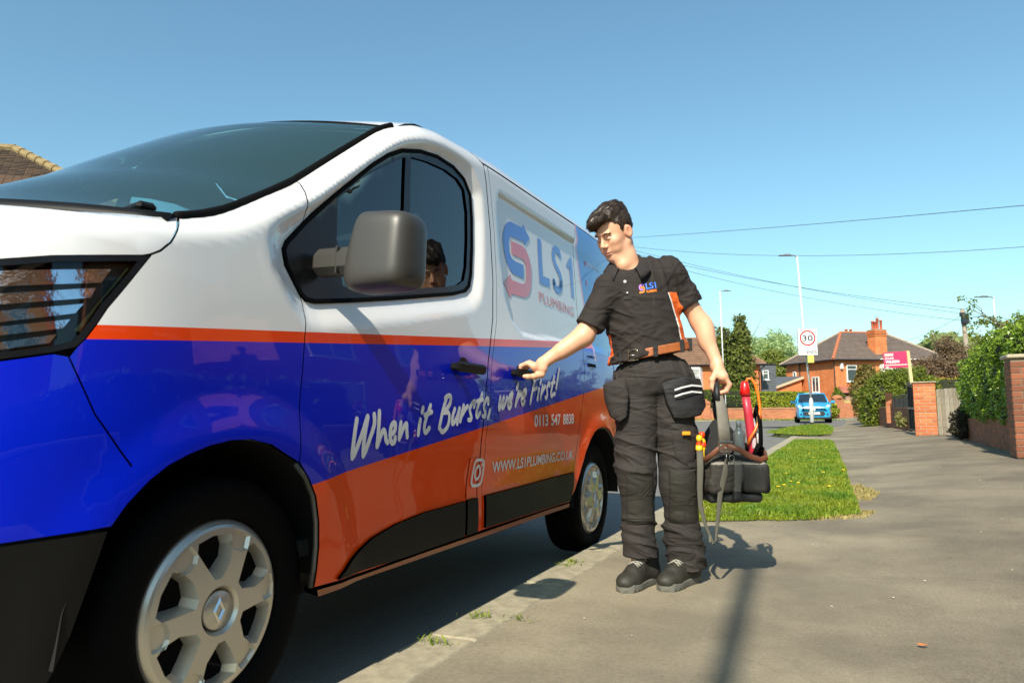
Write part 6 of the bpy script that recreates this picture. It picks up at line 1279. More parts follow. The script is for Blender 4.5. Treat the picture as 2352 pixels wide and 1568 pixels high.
def f_head(p):
    q=((p-HC)@HM.T).astype(np.float32); s=q*np.array([1,1,1],np.float32); s[:,0]=np.abs(s[:,0])
    d=ell(q,(0,-.008,.036),(.076,.099,.088)); d=smin(d,ell(q,(0,.030,-.030),(.064,.066,.075)),.03); d=smin(d,ell(q,(0,.036,-.070),(.057,.058,.047)),.02); d=smin(d,ell(s,(.036,.060,-.058),(.026,.026,.030)),.02)
    d=smin(d,ell(q,(0,.078,-.104),(.024,.019,.017)),.022); d=smin(d,ell(s,(.040,.064,-.022),(.026,.026,.024)),.018); d=smin(d,ell(q,(0,.088,.026),(.052,.014,.011)),.014)
    d=smin(d,cap(s,(.058,-.005,-.055),(.022,.072,-.103),.016,.013),.02)
    d=smax(d,-ell(s,(.032,.106,.000),(.019,.018,.0115)),.010)
    d=smin(d,ell(s,(.031,.0825,-.001),(.0135,.0125,.0115)),.003)
    d=smin(d,cap(q,(0,.090,.010),(0,.113,-.030),.0075,.0115),.010); d=smin(d,ell(s,(.0115,.102,-.036),(.0085,.011,.008)),.006)
    d=smin(d,ell(q,(0,.094,-.058),(.018,.010,.010)),.010)
    d=smin(d,ell(q,(0,.0985,-.0655),(.022,.0085,.0052)),.003); d=smin(d,ell(q,(0,.0965,-.0765),(.020,.0085,.0062)),.003); d=smax(d,-ell(q,(0,.112,-.0708),(.024,.012,.0012)),.002)
    c,sn=math.cos(.35),math.sin(.35); ER=np.array([[c,sn,0],[-sn,c,0],[0,0,1]],float); e=s-np.array([.0795,-.012,-.008],np.float32)
    e2=np.stack([e[:,0]*c-e[:,1]*sn*-1*0-e[:,1]*sn*0+e[:,1]*.35,e[:,1],e[:,2]],1); er=ell(e2,(0,0,0),(.0085,.020,.033)); er=smax(er,-ell(e2,(.010,.003,.002),(.009,.012,.021)),.004); er=smin(er,ell(e2,(-.0005,.0125,-.002),(.005,.004,.009)),.004)
    d=smin(d,er,.005); return d
def f_body(p):
    d=f_head(p); nb=hp(0,-.030,-.060); d=smin(d,chain(p,[nb,(-.135,-.008,1.585),(-.100,.010,1.50)],[.053,.054,.064],.03),.028)
    d=smin(d,cap(p,hp(0,.03,-.085),(-.15,-.045,1.54),.028,.030),.025)
    d=smin(d,cap(p,(-.20,-.02,1.435),(.07,.02,1.505),.05),.05); d=smin(d,ell(p,(-.06,.01,1.30),(.135,.085,.20)),.04); d=smin(d,ell(p,(-.015,.015,1.02),(.14,.09,.12)),.05)
    for P in ([(-.085,.02,.95),(-.10,-.02,.48),(-.10,.01,.10)],[(.07,.02,.95),(.09,-.005,.46),(.125,.03,.10)]): d=smin(d,chain(p,P,[.075,.055,.040],.03),.03)
    a=chain(p,[SR,EL,WR],[.052,.043,.029],.03); a=smin(a,ell(p,(.262,.02,1.20),(.044,.044,.085),None),.02); a=smin(a,cap(p,WR,(.305,-.012,1.02),.029,.029,(.85,1.15,1)),.015)
    b=chain(p,[SL_,EL2,WR2],[.050,.046,.0285],.03); b=smin(b,cap(p,(-.37,-.075,1.178),(-.46,-.078,1.118),.043,.036),.02)
    d=smin(d,smin(a,f_hand_bag(p),.014),.012); d=smin(d,smin(b,f_hand_van(p),.014),.012); return d
def axis_d(p,a,b): return cap(p,a,b,0.)
def folds(p,dirv,fr,amp,wf=5.,wa=2.2,seed=0.):
    # creases: ridges of a noise stretched along the folds, bent and broken by a second noise
    a=np.array(dirv,np.float32); a=a/np.linalg.norm(a); u=p@a; q=p-u[:,None]*a*.0; w=vnoise(p*wf+seed)*.030*wa/2
    e=q*4.2+a*((u+w)*fr*.42)[:,None]; r=1-np.abs(vnoise(e+seed*3.1)); e2=q*7+a*((u+w*1.4)*fr*.8)[:,None]; r2=1-np.abs(vnoise(e2+seed*5.7+3)); msk=np.clip(vnoise(p*6+seed+9)*1.1+.6,.12,1); return amp*(r**4*1.25+r2**4*.5)*msk
def f_torso(p,infl=0.):
    d=ell(p,(-.070,.012,1.345),(.178,.120,.175)); d=smin(d,ell(p,(-.030,.012,1.165),(.178,.124,.17)),.08); d=smin(d,ell(p,(-.015,.015,1.05),(.182,.125,.12)),.05)
    d=smin(d,cap(p,(-.205,-.02,1.425),(.075,.02,1.497),.066,.066),.05); d=smin(d,cap(p,(-.14,.01,1.49),(-.06,.02,1.51),.062),.05); d=smin(d,cap(p,(-.09,.012,1.525),(.085,.02,1.518),.052),.04); return d-infl
SH1=np.array([.190,.030,1.348]); SH2=np.array([-.328,-.066,1.236])
def f_shirt(p):
    d=f_torso(p,.004)
    for A,Hm,r in ((SR,SH1,.064),(SL_,SH2,.065)):
        A=np.array(A); u=(Hm-A)/np.linalg.norm(Hm-A); s=cap(p,A,Hm+u*.05,r,r-.002); s=s+folds(p,(u+np.array([.4,.3,0])),60,-.005,6); cutp=(p-Hm)@u; s=np.maximum(s,cutp)
        s=np.maximum(s,-np.maximum(cap(p,A,Hm+u*.1,r-.012),-(cutp+.035))); d=smin(d,s,.045)
    # drapery: pulls towards the raised shoulder and bunching above the belt
    low=np.clip((1.30-p[:,2])/.2,0,1); d=d-folds(p,(.55,0,1.0),42,.013,4.5,2.6)*(.35+.65*low)-folds(p,(-.6,.2,.9),30,.010,4,2,3.)*low; d=d-folds(p,(.9,0,.25),38,.006,4,1.5,8.)*np.clip((p[:,2]-1.25)/.1,0,1)*(p[:,0]>-.02)
    hem=1.055+(p[:,0]+.197)*.185+.004*np.sin(p[:,0]*60); d=smax(d,hem-p[:,2],.008)
    # neck opening
    na=np.array([-.128,-.005,1.50]);nb_=np.array([-.150,-.035,1.66]); d=smax(d,-cap(p,na+np.array([0,0,.035]),nb_,.066),.008)
    return d
def f_trou(p):
    L1=[(-.086,.02,.93),(-.104,-.012,.50),(-.104,.0,.14)]; L2=[(.082,.02,.93),(.098,.0,.47),(.126,.02,.08)]
    a=chain(p,L1,[.107,.083,.074],.05); b=chain(p,L2,[.108,.084,.077],.05); d=smin(a,b,.008); d=smin(d,ell(p,(-.010,.018,.995),(.180,.130,.12)),.035)
    z=p[:,2]; d=d-folds(p,(.25,.1,1.),50,.018,5.5,2.4,2.)*np.clip((.34-z)/.08,0,1)-folds(p,(.3,0,1.),34,.015,4,2.,5.)*np.clip((z-.50)/.06,0,1)*np.clip((.90-z)/.1,0,1)-folds(p,(1.,0,.25),34,.012,4,1.6,7.)*np.clip((z-.84)/.08,0,1)
    d=d-.005*(np.abs(z-.42)<.125)*(p[:,1]<.0)*(np.minimum(np.abs(p[:,0]+.104),np.abs(p[:,0]-.10))<.062)+.004*np.exp(-((z-.30)/.012)**2)-.004*np.exp(-((z-.565)/.02)**2)
    top=1.068+(p[:,0]+.197)*.185; d=smax(d,z-top,.006); d=np.maximum(d,np.where(p[:,0]<.01,.135,.070)-z); 
    d=np.maximum(d,-np.maximum(np.minimum(cap(p,(-.103,0,.0),(-.103,0,.2),.068),cap(p,(.124,.02,.0),(.12,.02,.15),.072)),z-.18)); return d
def surfy(f,x,z,y0=-.5,y1=.1):
    "first hit going away from the camera"
    p=np.array([[x,y0,z]],np.float32); 
    for _ in range(60):
        d=float(f(p)[0]); p[0,1]+=d*.7
        if abs(d)<2e-4: break
        if p[0,1]>y1: break
    return p[0].astype(float)
def surf_map(f,XZ,off=.0015):
    out=[]
    P=np.array([[x,-.45,z] for x,z in XZ],np.float32)
    for _ in range(70): P[:,1]+=f(P)*.7
    P[:,1]-=off; return P.astype(float)
def build_person():
    man=empty('person',tuple(PX),CYAW,'man in black polo with orange side panels reaching for the van door handle','person')
    B=sdfmesh('body',f_body,(-.73,-.28,.02),(.42,.24,1.87),.0042,None,man); me=B.data
    # skin tones, with the shade of the eye sockets painted in
    nv=len(me.vertices); co=np.empty(nv*3,np.float32); me.vertices.foreach_get('co',co); co=co.reshape(-1,3); q=(co-HC)@HM.T; base=np.array([.73,.39,.24]); T=np.tile(base,(nv,1))
    def blend(mask,c): 
        T[:]=T*(1-mask[:,None])+np.array(c)*mask[:,None]
    g=lambda c,r: np.exp(-(((q-np.array(c))/np.array(r))**2).sum(1)); qa=q.copy(); qa[:,0]=np.abs(qa[:,0]); ga=lambda c,r: np.exp(-(((qa-np.array(c))/np.array(r))**2).sum(1))
    blend(.45*np.clip(g((0,.07,-.085),(.055,.05,.028))+ga((.055,.02,-.06),(.02,.04,.03)),0,1),(.46,.27,.20)); blend(.75*np.clip(g((0,.102,-.071),(.021,.012,.010))*1.4,0,1),(.58,.20,.15)); blend(.5*ga((.082,-.012,-.005),(.012,.022,.03)),(.80,.27,.17)); blend(.35*g((0,.112,-.032),(.014,.012,.014)),(.72,.30,.22)); blend(.3*ga((.045,.07,-.03),(.022,.02,.018)),(.74,.33,.24)); blend(.35*ga((.031,.09,.0),(.018,.014,.010)),(.50,.26,.19))
    for c in [(.345,-.03,.945),(.33,-.03,.905)]: T*=1
    n2=vnoise(co*30)*.04+1; T*=n2[:,None]
    ca=me.color_attributes.new('tone','FLOAT_COLOR','POINT'); ca.data.foreach_set('color',np.concatenate([T,np.ones((nv,1))],1).reshape(-1).astype(np.float32)); me.materials.append(skinmat())
    # hair
    fa=[-.13,-.06,-.045,-.02,.005,.018,.03,.045,.065,.14]; ga_=[-.085,-.080,-.060,-.035,-.020,-.012,.020,.050,.070,.085]
    def f_hair(p):
        q=((p-HC)@HM.T).astype(np.float32); s=q.copy(); s[:,0]=np.abs(s[:,0])
        d=ell(q,(0,-.012,.042),(.0815,.1025,.090)); d=smin(d,ell(q,(-.006,.052,.100),(.058,.060,.032)),.028); d=smin(d,cap(q,(.035,.092,.094),(-.040,.098,.086),.024,.018),.02); d=smin(d,cap(q,(.015,.110,.098),(-.020,.128,.086),.016,.010),.015); d=smin(d,ell(q,(0,-.02,.108),(.064,.080,.044)),.03)
        st=np.sin(q[:,0]*190+q[:,1]*70+5*vnoise(q*18))*.0022+(np.abs(vnoise(q*np.array([60,22,30],np.float32)))-.3)*.010+vnoise(q*20)*.006
        d=smin(d,cap(q,(-.030,.100,.082),(-.046,.108,.068),.016,.010),.014); d=d+st; g=np.interp(q[:,1],fa,ga_).astype(np.float32)-.030*np.clip((.018-q[:,0])/.05,0,1)*np.clip((q[:,1]-.045)/.03,0,1)+.010*np.clip((q[:,0]-.01)/.03,0,1)*np.clip((q[:,1]-.045)/.02,0,1)+.004*np.sin(q[:,1]*260+q[:,0]*120); d=smax(d,(g-q[:,2])*.8,.006); d=smax(d,-ell(s,(.088,-.010,-.010),(.034,.028,.044)),.006)
        return d
    h=sdfmesh('hair',f_hair,HC-.19,HC+.21,.0030,M_hair,man)
    hv=np.empty(len(h.data.vertices)*3,np.float32); h.data.vertices.foreach_get('co',hv); hv=hv.reshape(-1,3); hn=np.array([v.normal[:] for v in h.data.vertices]); r3=np.random.default_rng(77); V=[];F=[]
    for i in r3.choice(len(hv),5200):
        p=hv[i].astype(float); nrm=hn[i]; ql=(p-HC)@HM.T
        top=ql[2]>.085 or ql[1]>.05; fl=hf*1.0-hl*(.45+.3*r3.normal())+hu*(.15*r3.normal()-.15) if top else -hu+hf*(.25+.25*r3.normal())-hl*0
        fl=fl-nrm*(fl@nrm); L_=np.linalg.norm(fl); 
        if L_<.2 or nrm@hf>.85 and ql[2]<.05: continue
        fl/=L_; sd=np.cross(fl,nrm); ln=r3.uniform(.012,.030) if top else r3.uniform(.008,.016); w=r3.uniform(.0006,.0013); lf=r3.uniform(.0004,.0026)*(1 if top else .5); b=len(V)
        for t,ww,o_ in ((-.5,.5,-.001),(0,1,lf),(.4,.8,lf*1.2),(.75,.15,lf*.8)): c_=p+fl*ln*t+nrm*o_; V+=[c_-sd*w*ww,c_+sd*w*ww]
        F+=[(b+k,b+k+1,b+k+3,b+k+2) for k in (0,2,4)]
    hs_=mesh('hair_strands',V,F,leafmat('hair strands',(.012,.007,.005),(.085,.055,.035),.38,.05,.6),h,True); hs_['kind']='stuff'
    for s in (1,-1):
        q_=MB(); q_.tube([hp(s*.014,.104,.020),hp(s*.030,.1015,.0265),hp(s*.046,.088,.0225),hp(s*.052,.080,.016)],[.0022,.0042,.0036,.0014],6); q_.build('eyebrow',M_hair,man,True)
        q_=MB(); q_.tube([hp(s*.019,.0925,-.0035),hp(s*.025,.0955,-.0062),hp(s*.032,.0962,-.0068),hp(s*.040,.0925,-.0048),hp(s*.0445,.0875,-.002)],[.0005,.0010,.0012,.0009,.0004],5); q_.build('eyelash',M_hair,man,True)
    # shirt
    sh=sdfmesh('polo_shirt',f_shirt,(-.42,-.20,1.00),(.30,.22,1.63),.0042,None,man); c=cent(sh); idx=np.zeros(len(c),int); ad=np.minimum(axis_d(c,SR,SH1),axis_d(c,SL_,SH2))
    lim=.068+(1.39-c[:,2])*.20+.01*np.sin((1.39-c[:,2])*9); sidep=(c[:,0]>lim)&(c[:,2]<1.402)&(axis_d(c,SR,SH1+(SH1-np.array(SR))*.5)>.079)&(c[:,0]<.175); idx[sidep]=1; idx[(c[:,0]>lim-.007)&(c[:,0]<=lim)&(c[:,2]<1.395)&(c[:,1]<.08)&(axis_d(c,SR,SH1)>.074)]=2
    lim2=-.205+(c[:,2]-1.1)*-.12; sp2=(c[:,0]<lim2)&(c[:,2]<1.20)&(c[:,1]>-.03)&(axis_d(c,SL_,SH2)>.075); idx[sp2]=1
    setmats(sh,[M_shirt,M_orange,mat('white piping',(.75,.72,.68),.7)],idx)
    # collar: stand and folded flaps
    cc=np.array([-.124,-.010,1.575]); V=[];F=[]; n=34
    for i in range(n+1):
        t=R(-100+30)+R(360-60)*i/n   # angle round the neck, opening at the front
        dx,dy=math.cos(t),math.sin(t); fr=(1-dy)/2; z0=1.622-.112*fr+.010*dx; rr=.067+.008*fr
        end=min(i,n-i)/n; dr=.046+.022*max(0,1-end*7); out=.030+.014*fr
        V+=[(cc[0]+dx*rr*1.02,cc[1]+dy*rr,z0-.030),(cc[0]+dx*rr*1.0,cc[1]+dy*rr,z0),(cc[0]+dx*(rr+.006),cc[1]+dy*(rr+.006),z0+.004),(cc[0]+dx*(rr+out),cc[1]+dy*(rr+out),z0-dr*.6),(cc[0]+dx*(rr+out+.012),cc[1]+dy*(rr+out+.010),z0-dr),(cc[0]+dx*(rr+out+.004),cc[1]+dy*(rr+out+.002),z0-dr+.002)]
    F=[(i*6+k,(i+1)*6+k,(i+1)*6+k+1,i*6+k+1) for i in range(n) for k in range(5)]
    mesh('collar',V,F,cloth('dark collar rib',(.016,.013,.012),.85),man,True)
    # placket and buttons
    P=surf_map(f_shirt,[(-.160,1.485),(-.160,1.36),(-.124,1.36),(-.130,1.485)],.003); mesh('placket',P,[(0,1,2,3)],cloth('dark collar rib'),man)
    for x,z,r in ((-.151,1.448,.0075),(-.143,1.392,.0045)):
        s=surfy(f_shirt,x,z); q_=MB(); q_.lathe([(0,-.0065),(r*.8,-.0065),(r,-.004),(r,0)],s,14,'y'); q_.build('button',mat('pearl button',(.75,.72,.66),.25),man)
    # chest logo
    def chest(name,V2,F,m):
        P=surf_map(f_shirt,V2,.0022); F2=[]
        for f in F:
            a,b,c_=P[f[0]],P[f[1]],P[f[2]]; F2.append(tuple(f) if np.cross(b-a,c_-a)[1]<0 else tuple(f)[::-1])
        return mesh(name,P,F2,m,sh)
    def lg(u,v): return (-.086+.087*u-.004*v,1.384+.050*v+.012*u)
    M_lb=mat('stitched blue',(.05,.20,.85),.6); M_lo=mat('stitched orange',(.85,.22,.02),.6); M_lv=mat('stitched violet',(.42,.18,.62),.6)
    y0,y1,z0,z1=1.757,2.145,1.422,1.859
    for k,m in (('arrow_blue',M_lv),('arrow_red',M_lo)):
        V2,F=cdt(VD[k],[],.1); chest('chest_logo',[lg(.36*(a-y0)/(y1-y0),(b-z0)/(z1-z0)*1.0) for a,b in V2],F,m)
    V,F=text_tris('LS1',.02); chest('chest_lettering',[lg(.42+.58*a,.38+.62*b) for a,b in V],F,M_lb); V,F=text_tris('PLUMBING',.03); chest('chest_lettering',[lg(.42+.58*a,.02+.26*b) for a,b in V],F,M_lo)
    # trousers
    tr=sdfmesh('work_trousers',f_trou,(-.25,-.19,.05),(.26,.22,1.17),.0042,None,man); c=cent(tr); idx=np.zeros(len(c),int); idx[(np.abs(c[:,2]-.42)<.126)&(c[:,1]<.0)&(np.minimum(np.abs(c[:,0]+.104),np.abs(c[:,0]-.10))<.064)]=1; 
    setmats(tr,[M_trou,M_knee,M_panel],idx)
    # belt
    def f_belt(p): 
        t=np.abs(p[:,2]-(1.070+(p[:,0]+.197)*.185+.006)); w=np.abs(ell(p,(-.012,.016,1.085),(.192,.138,.30))-.0)-.0045; return np.maximum(w,t-.0215)
    b=sdfmesh('belt',f_belt,(-.25,-.18,1.02),(.22,.20,1.19),.0035,M_belt,man)
    def bz(x): return 1.076+(x+.197)*.185
    for x in (-.175,-.02,.115,.165):
        s=surfy(f_belt,x,bz(x)); q_=MB(); q_.box(s+np.array([0,-.004,0]),(.022,.008,.062),bev=.003); q_.build('belt_loop',M_panel,man)
    s=surfy(f_belt,-.125,bz(-.125)); q_=MB(); q_.tube([s+np.array(v) for v in ((-.022,-.006,-.026),(-.020,-.010,.026),(.022,-.012,.030),(.024,-.008,-.020),(-.022,-.006,-.026))],.0028,6); q_.tube([s+np.array([-.02,-.010,0]),s+np.array([.028,-.013,.003])],.0022,5); q_.build('buckle',M_brass,man,True)
    # holster pockets, cargo pocket, stripes
    def flap(name,pts,th,m,bulge=.02,yo=0.):
        # pts: (x,y,z) outline, closed cushion
        A=np.array(pts,float); c0=A.mean(0); I=c0+(A-c0)*.72; n=len(A); V=list(A)+list(I-np.array([0,bulge,0]))+list(A+np.array([0,th,0])); F=[(i,(i+1)%n,n+(i+1)%n,n+i) for i in range(n)]+[tuple(range(n,2*n))]+[(i,2*n+i,2*n+(i+1)%n,(i+1)%n) for i in range(n)]+[tuple(range(3*n-1,2*n-1,-1))]
        o=mesh(name,V,F,m,man,True); at_=o.data.attributes.new('crease_edge','FLOAT','EDGE'); at_.data.foreach_set('value',[.62]*len(o.data.edges)); md=o.modifiers.new('s','SUBSURF'); md.levels=md.render_levels=2; o.data.update(); return o
    flap('holster_pocket',[(-.262,-.07,.955),(-.225,-.09,.972),(-.165,-.105,.990),(-.150,-.115,.90),(-.160,-.11,.80),(-.195,-.10,.772),(-.232,-.08,.80),(-.256,-.07,.88)],.05,M_trou,.010)
    flap('holster_pocket',[(.008,-.118,.955),(.06,-.128,.972),(.13,-.118,.985),(.205,-.065,.978),(.222,-.06,.90),(.232,-.05,.845),(.195,-.085,.800),(.11,-.118,.785),(.06,-.125,.79),(.03,-.125,.86)],.05,M_panel,.012)
    flap('cargo_pocket',[(.055,-.088,.735),(.12,-.095,.745),(.175,-.055,.745),(.178,-.05,.66),(.165,-.06,.575),(.12,-.094,.565),(.065,-.09,.60)],.03,M_trou,.010)
    q_=MB()
    for dz in (0,.030):
        a=[(.062,-.142,.918),(.10,-.140,.930),(.15,-.118,.940),(.206,-.080,.936)]; 
        for i in range(3):
            p0,p1=np.array(a[i]),np.array(a[i+1]); dn=np.array([0,0,-dz]); q_.add([p0+dn,p1+dn,p1+dn+[0,0,.008],p0+dn+[0,0,.008]],[(0,1,2,3)])
    q_.build('reflective_stripe',mat('silver stripe',(.75,.75,.74),.4),man)
    q_=MB(); q_.box((.118,-.109,.718),(.040,.006,.018),rz=.1,bev=.003); q_.build('orange_tab',mat('orange tab',(.85,.30,.01),.6),man)
    # boots
    def make_boot(heel,toe,tongue,lab):
        hx=np.array([heel[0],heel[1],0.]);tx=np.array([toe[0],toe[1],0.]); u=(tx-hx);Lb=np.linalg.norm(u);u/=Lb; v=np.array([-u[1],u[0],0.])
        Mx=np.array([u,v,[0,0,1.]])
        def loc(p): return ((p-hx)@Mx.T).astype(np.float32)
        def up_(p):
            q=loc(p); d=ell(q,(.212,0,.044),(.078,.053,.042)); d=smin(d,cap(q,(.02,0,.055),(.17,0,.060),.044,.044),.03); d=smin(d,cap(q,(.025,0,.06),(.03,0,.150),.048,.050),.03); d=smin(d,cap(q,(.075,0,.115),(.16,0,.078),.030,.030),.03)
            d=d-.003*np.clip(vnoise(q*30),0,1)-.003*np.abs(np.sin(q[:,0]*70))*(q[:,0]>.1)*(q[:,0]<.19)*0; d=smax(d,.022-q[:,2],.006); d=smax(d,q[:,2]-.175,.006); return d
        def so_(p):
            q=loc(p); w=.040+.012*np.exp(-((q[:,0]-.20)/.06)**2)-.010*np.clip((q[:,0]-.25)/.04,0,1)
            a=np.clip(q[:,0],.0,.245)-q[:,0]; e=np.sqrt(np.maximum(np.abs(q[:,1])-w+.035,0)**2+a*a)-.038; hgt=.016+.010*np.clip((.06-q[:,0])/.06,0,1)+.012*np.clip((q[:,0]-.22)/.05,0,1); e=smax(e,np.abs(q[:,2]-.017-hgt*.0)-.017-.004*(hgt>.02),.005); tr=((np.sin(q[:,0]*190)>.3)&(q[:,2]<.010)); return e+.003*tr
        lo=np.minimum(hx,tx)-.08; hi=np.maximum(hx,tx)+.10; lo[2]=-.004;hi[2]=.19
        bt=sdfmesh('boot',up_,lo,hi,.0038,M_boot,man); so=sdfmesh('sole',so_,lo,hi,.0038,M_sole,bt)
        q_=MB()
        def topz(t,l):
            p=np.array([hx+u*t+v*l+np.array([0,0,.22])],np.float32)
            for _ in range(50): p[0,2]-=max(float(up_(p)[0]),0)*.8
            return p[0].astype(float)+np.array([0,0,.0025])
        for k in range(6):
            t=.070+.0185*k
            for sg in (1,-1): q_.tube([topz(t-.004,-sg*.030),topz(t,-sg*.015),topz(t+.006,0)+np.array([0,0,.002]),topz(t+.010,sg*.015),topz(t+.012,sg*.030)],.0028,5)
        a=topz(.075,0); q_.tube([a,a+v*.02+[0,0,.014],a+v*.038+[0,0,-.012]],.0024,5); q_.tube([a,a-v*.02+[0,0,.014],a-v*.036+[0,0,-.015]],.0024,5)
        q_.build('laces',M_lace,bt,True)
        if tongue:
            q_=MB(); c_=hx+u*.072+np.array([0,0,.178]); q_.box((0,0,0),(.012,.05,.06),bev=.004); o=q_.build('tongue',M_boot,bt); o.location=c_; o.rotation_euler=(0,-.35,math.atan2(u[1],u[0])); q_=MB(); q_.box((.0075,0,.008),(.002,.012,.012)); t=q_.build('orange_tag',mat('orange tab'),bt); t.location=c_; t.rotation_euler=(0,-.35,math.atan2(u[1],u[0]))
        return bt
    make_boot((-.035,.055),(-.185,-.125),True,''); make_boot((.165,.060),(.012,-.105),False,'')
    return man
MAN=build_person()

# ================================================================ TOOL BAG AND WHAT IS IN IT (person-aligned frame)
def held(name,label,cat): return empty(name,tuple(PX),CYAW,label,cat)
M_canv=cloth('worn dark bag canvas',(.026,.023,.018),.85); M_base=mat('hard black bag base',(.012,.012,.012),.5,bump=(60,.3,.002)); M_web=mat('grey webbing',(.20,.18,.145),.8,bump=(500,.5,.001),var=(20,.2)); M_leather=mat('brown worn leather',(.16,.055,.025),.5,var=(30,.4),bump=(90,.3,.002)); M_strap=mat('black webbing',(.015,.015,.016),.7,bump=(500,.5,.001)); M_blkpad=mat('black padded grip',(.012,.013,.016),.55,bump=(200,.3,.002))
def build_bag():
    bag=held('tool_bag','open dark canvas tool bag hanging from the man\'s hand','bag')
    def f_b(p):
        z=p[:,2]; q=p.copy(); q[:,0]=(p[:,0]-.352)*(1-.22*(z-.5))+.352
        d=rbox(q,(.352,.005,.520),(.143,.105,.095),.055); d=smin(d,rbox(q,(.275,-.108,.510),(.055,.022,.070),.02),.012); d=smin(d,rbox(q,(.430,-.104,.505),(.060,.022,.068),.02),.012); d=smin(d,rbox(q,(.500,.0,.50),(.018,.07,.065),.015),.012); d=smin(d,rbox(q,(.345,-.112,.49),(.022,.020,.085),.012),.008)
        d=d-folds(p,(1,.3,.5),40,.008,8,2.,4.)-.008*vnoise(p*9); d=smax(d,-rbox(p,(.352,.01,.60),(.115,.080,.09),.03),.008); return d
    b=sdfmesh('bag_body',f_b,(.17,-.16,.39),(.55,.14,.64),.0042,None,bag); c=cent(b); idx=np.zeros(len(c),int); idx[(c[:,0]>.33)&(c[:,0]<.372)&(c[:,1]<-.1)]=1; idx[(c[:,0]>.372)&(c[:,1]<-.09)&(c[:,2]<.57)]=2; idx[(c[:,2]<.445)]=2; idx[(np.abs(c[:,2]-.577)<.006)&(c[:,1]<-.09)]=3
    setmats(b,[M_canv,mat('lighter grey canvas',(.09,.085,.075),.85),mat('black bag panel',(.014,.014,.013),.7,bump=(300,.3,.001)),mat('pale pocket binding',(.22,.20,.16),.8)],idx)
    def f_base(p): return rbox(p,(.345,.0,.415),(.128,.098,.024),.018)-.002*np.sin(p[:,0]*60)
    sdfmesh('bag_base',f_base,(.20,-.12,.37),(.49,.12,.46),.0045,M_base,bag)
    q=MB(); q.box((.352,.02,.585),(.24,.17,.02)); q.build('bag_inside',M_dark,bag)
    q=MB(); q.prism([(.205,.57),(.498,.57),(.502,.63),(.455,.665),(.405,.715),(.360,.775),(.300,.775),(.262,.72),(.232,.66),(.203,.61)],(0,.088,0),(1,0,0),(0,0,1),(0,.012,0)); q.prism([(-.07,.57),(.085,.57),(.085,.66),(.04,.66),(-.07,.61)],(.497,0,0),(0,1,0),(0,0,1),(.008,0,0)); q.build('back_wall',M_strap,bag)
    # leather yokes front and back with a riveted plate
    for yy,nm in ((-.138,'leather_yoke'),(.10,'leather_yoke')):
        q=MB(); q.tube([(.198,yy+.03,.588),(.225,yy+.006,.615),(.262,yy-.004,.648),(.300,yy-.006,.660)],.013,8,flat=.45,up=(0,1,0)); q.tube([(.300,yy-.006,.660),(.355,yy-.004,.640),(.410,yy,.606),(.455,yy+.006,.592),(.492,yy+.03,.600),(.497,yy+.06,.625)],.014,8,flat=.45,up=(0,1,0)); q.build(nm,M_leather,bag,True)
    q=MB(); q.prism([(-.036,.02),(.036,.02),(.034,-.018),(.016,-.042),(-.016,-.042),(-.034,-.018)],(.291,-.148,.660),(1,0,0),(0,0,1),(0,.006,0)); q.build('plate',mat('worn brown plate',(.09,.06,.04),.5,var=(60,.4)),bag)
    q=MB(); q.box((.291,-.151,.678),(.068,.005,.006),bev=.002); q.box((.291,-.151,.630),(.045,.005,.004),bev=.001)
    for x,z in ((.268,.662),(.291,.650)): q.lathe([(0,-.154),(.0045,-.153),(.005,-.148)],(x,0,z),10,'y')
    q.build('rivets',mat('bright rivet',(.75,.74,.68),.2,metal=1),bag)
    q=MB(); th=np.linspace(0,2*PI,17); q.tube([(.315+.012*math.cos(a),-.152,.602+.014*math.sin(a)) for a in th],.0025,6,cap=False); q.tube([(.291,-.151,.625),(.291,-.152,.585)],.004,6); q.build('ring_clip',mat('dull clip metal',(.2,.2,.2),.35,metal=.9),bag,True)
    # carrying webbing: front wide grey strap, back black strap, padded grip over the hand
    q=MB(); q.tube([(.289,-.146,.676),(.287,-.140,.75),(.284,-.128,.83),(.279,-.108,.892)],[.030,.029,.026,.019],10,flat=.22,up=(0,1,0)); q.build('webbing_strap',M_web,bag,True)
    q=MB(); q.tube([(.272,-.104,.868),(.270,-.100,.905),(.274,-.088,.935),(.284,-.060,.948),(.290,-.01,.948),(.296,.035,.944),(.302,.060,.925),(.312,.075,.88)],[.021,.021,.019,.017,.016,.017,.019,.020],10,flat=.72,up=(1,0,0)); q.build('grip',M_blkpad,bag,True)
    q=MB(); q.tube([(.312,.075,.885),(.328,.09,.80),(.345,.10,.72),(.360,.10,.66)],[.024,.026,.022,.02],8,flat=.25,up=(0,1,0)); q.tube([(.345,.10,.73),(.41,.095,.68),(.47,.08,.63)],.010,6); q.tube([(.345,.10,.73),(.27,.095,.69),(.215,.08,.62)],.010,6); q.build('black_strap',M_strap,bag,True)
    q=MB(); q.tube([(.181,-.10,.635),(.176,-.12,.56),(.170,-.12,.46),(.170,-.12,.38),(.190,-.12,.295),(.222,-.12,.205),(.236,-.122,.225),(.247,-.125,.32),(.262,-.13,.44),(.286,-.135,.53),(.291,-.148,.60)],[.016,.016,.014,.012,.008,.007,.007,.009,.013,.015,.006],8,flat=.16,up=(0,1,0)); q.build('shoulder_strap',mat('olive grey strap',(.085,.08,.06),.8),bag,True)
    q=MB(); q.box((.207,-.123,.232),(.012,.004,.03),bev=.001); q.box((.186,-.124,.372),(.008,.004,.008)); q.build('strap_end',mat('bright rivet'),bag)
    q=MB(); q.tube([(.350,.09,.73),(.360,.092,.86),(.361,.09,.97)],.004,6); q.build('cord',M_strap,bag)
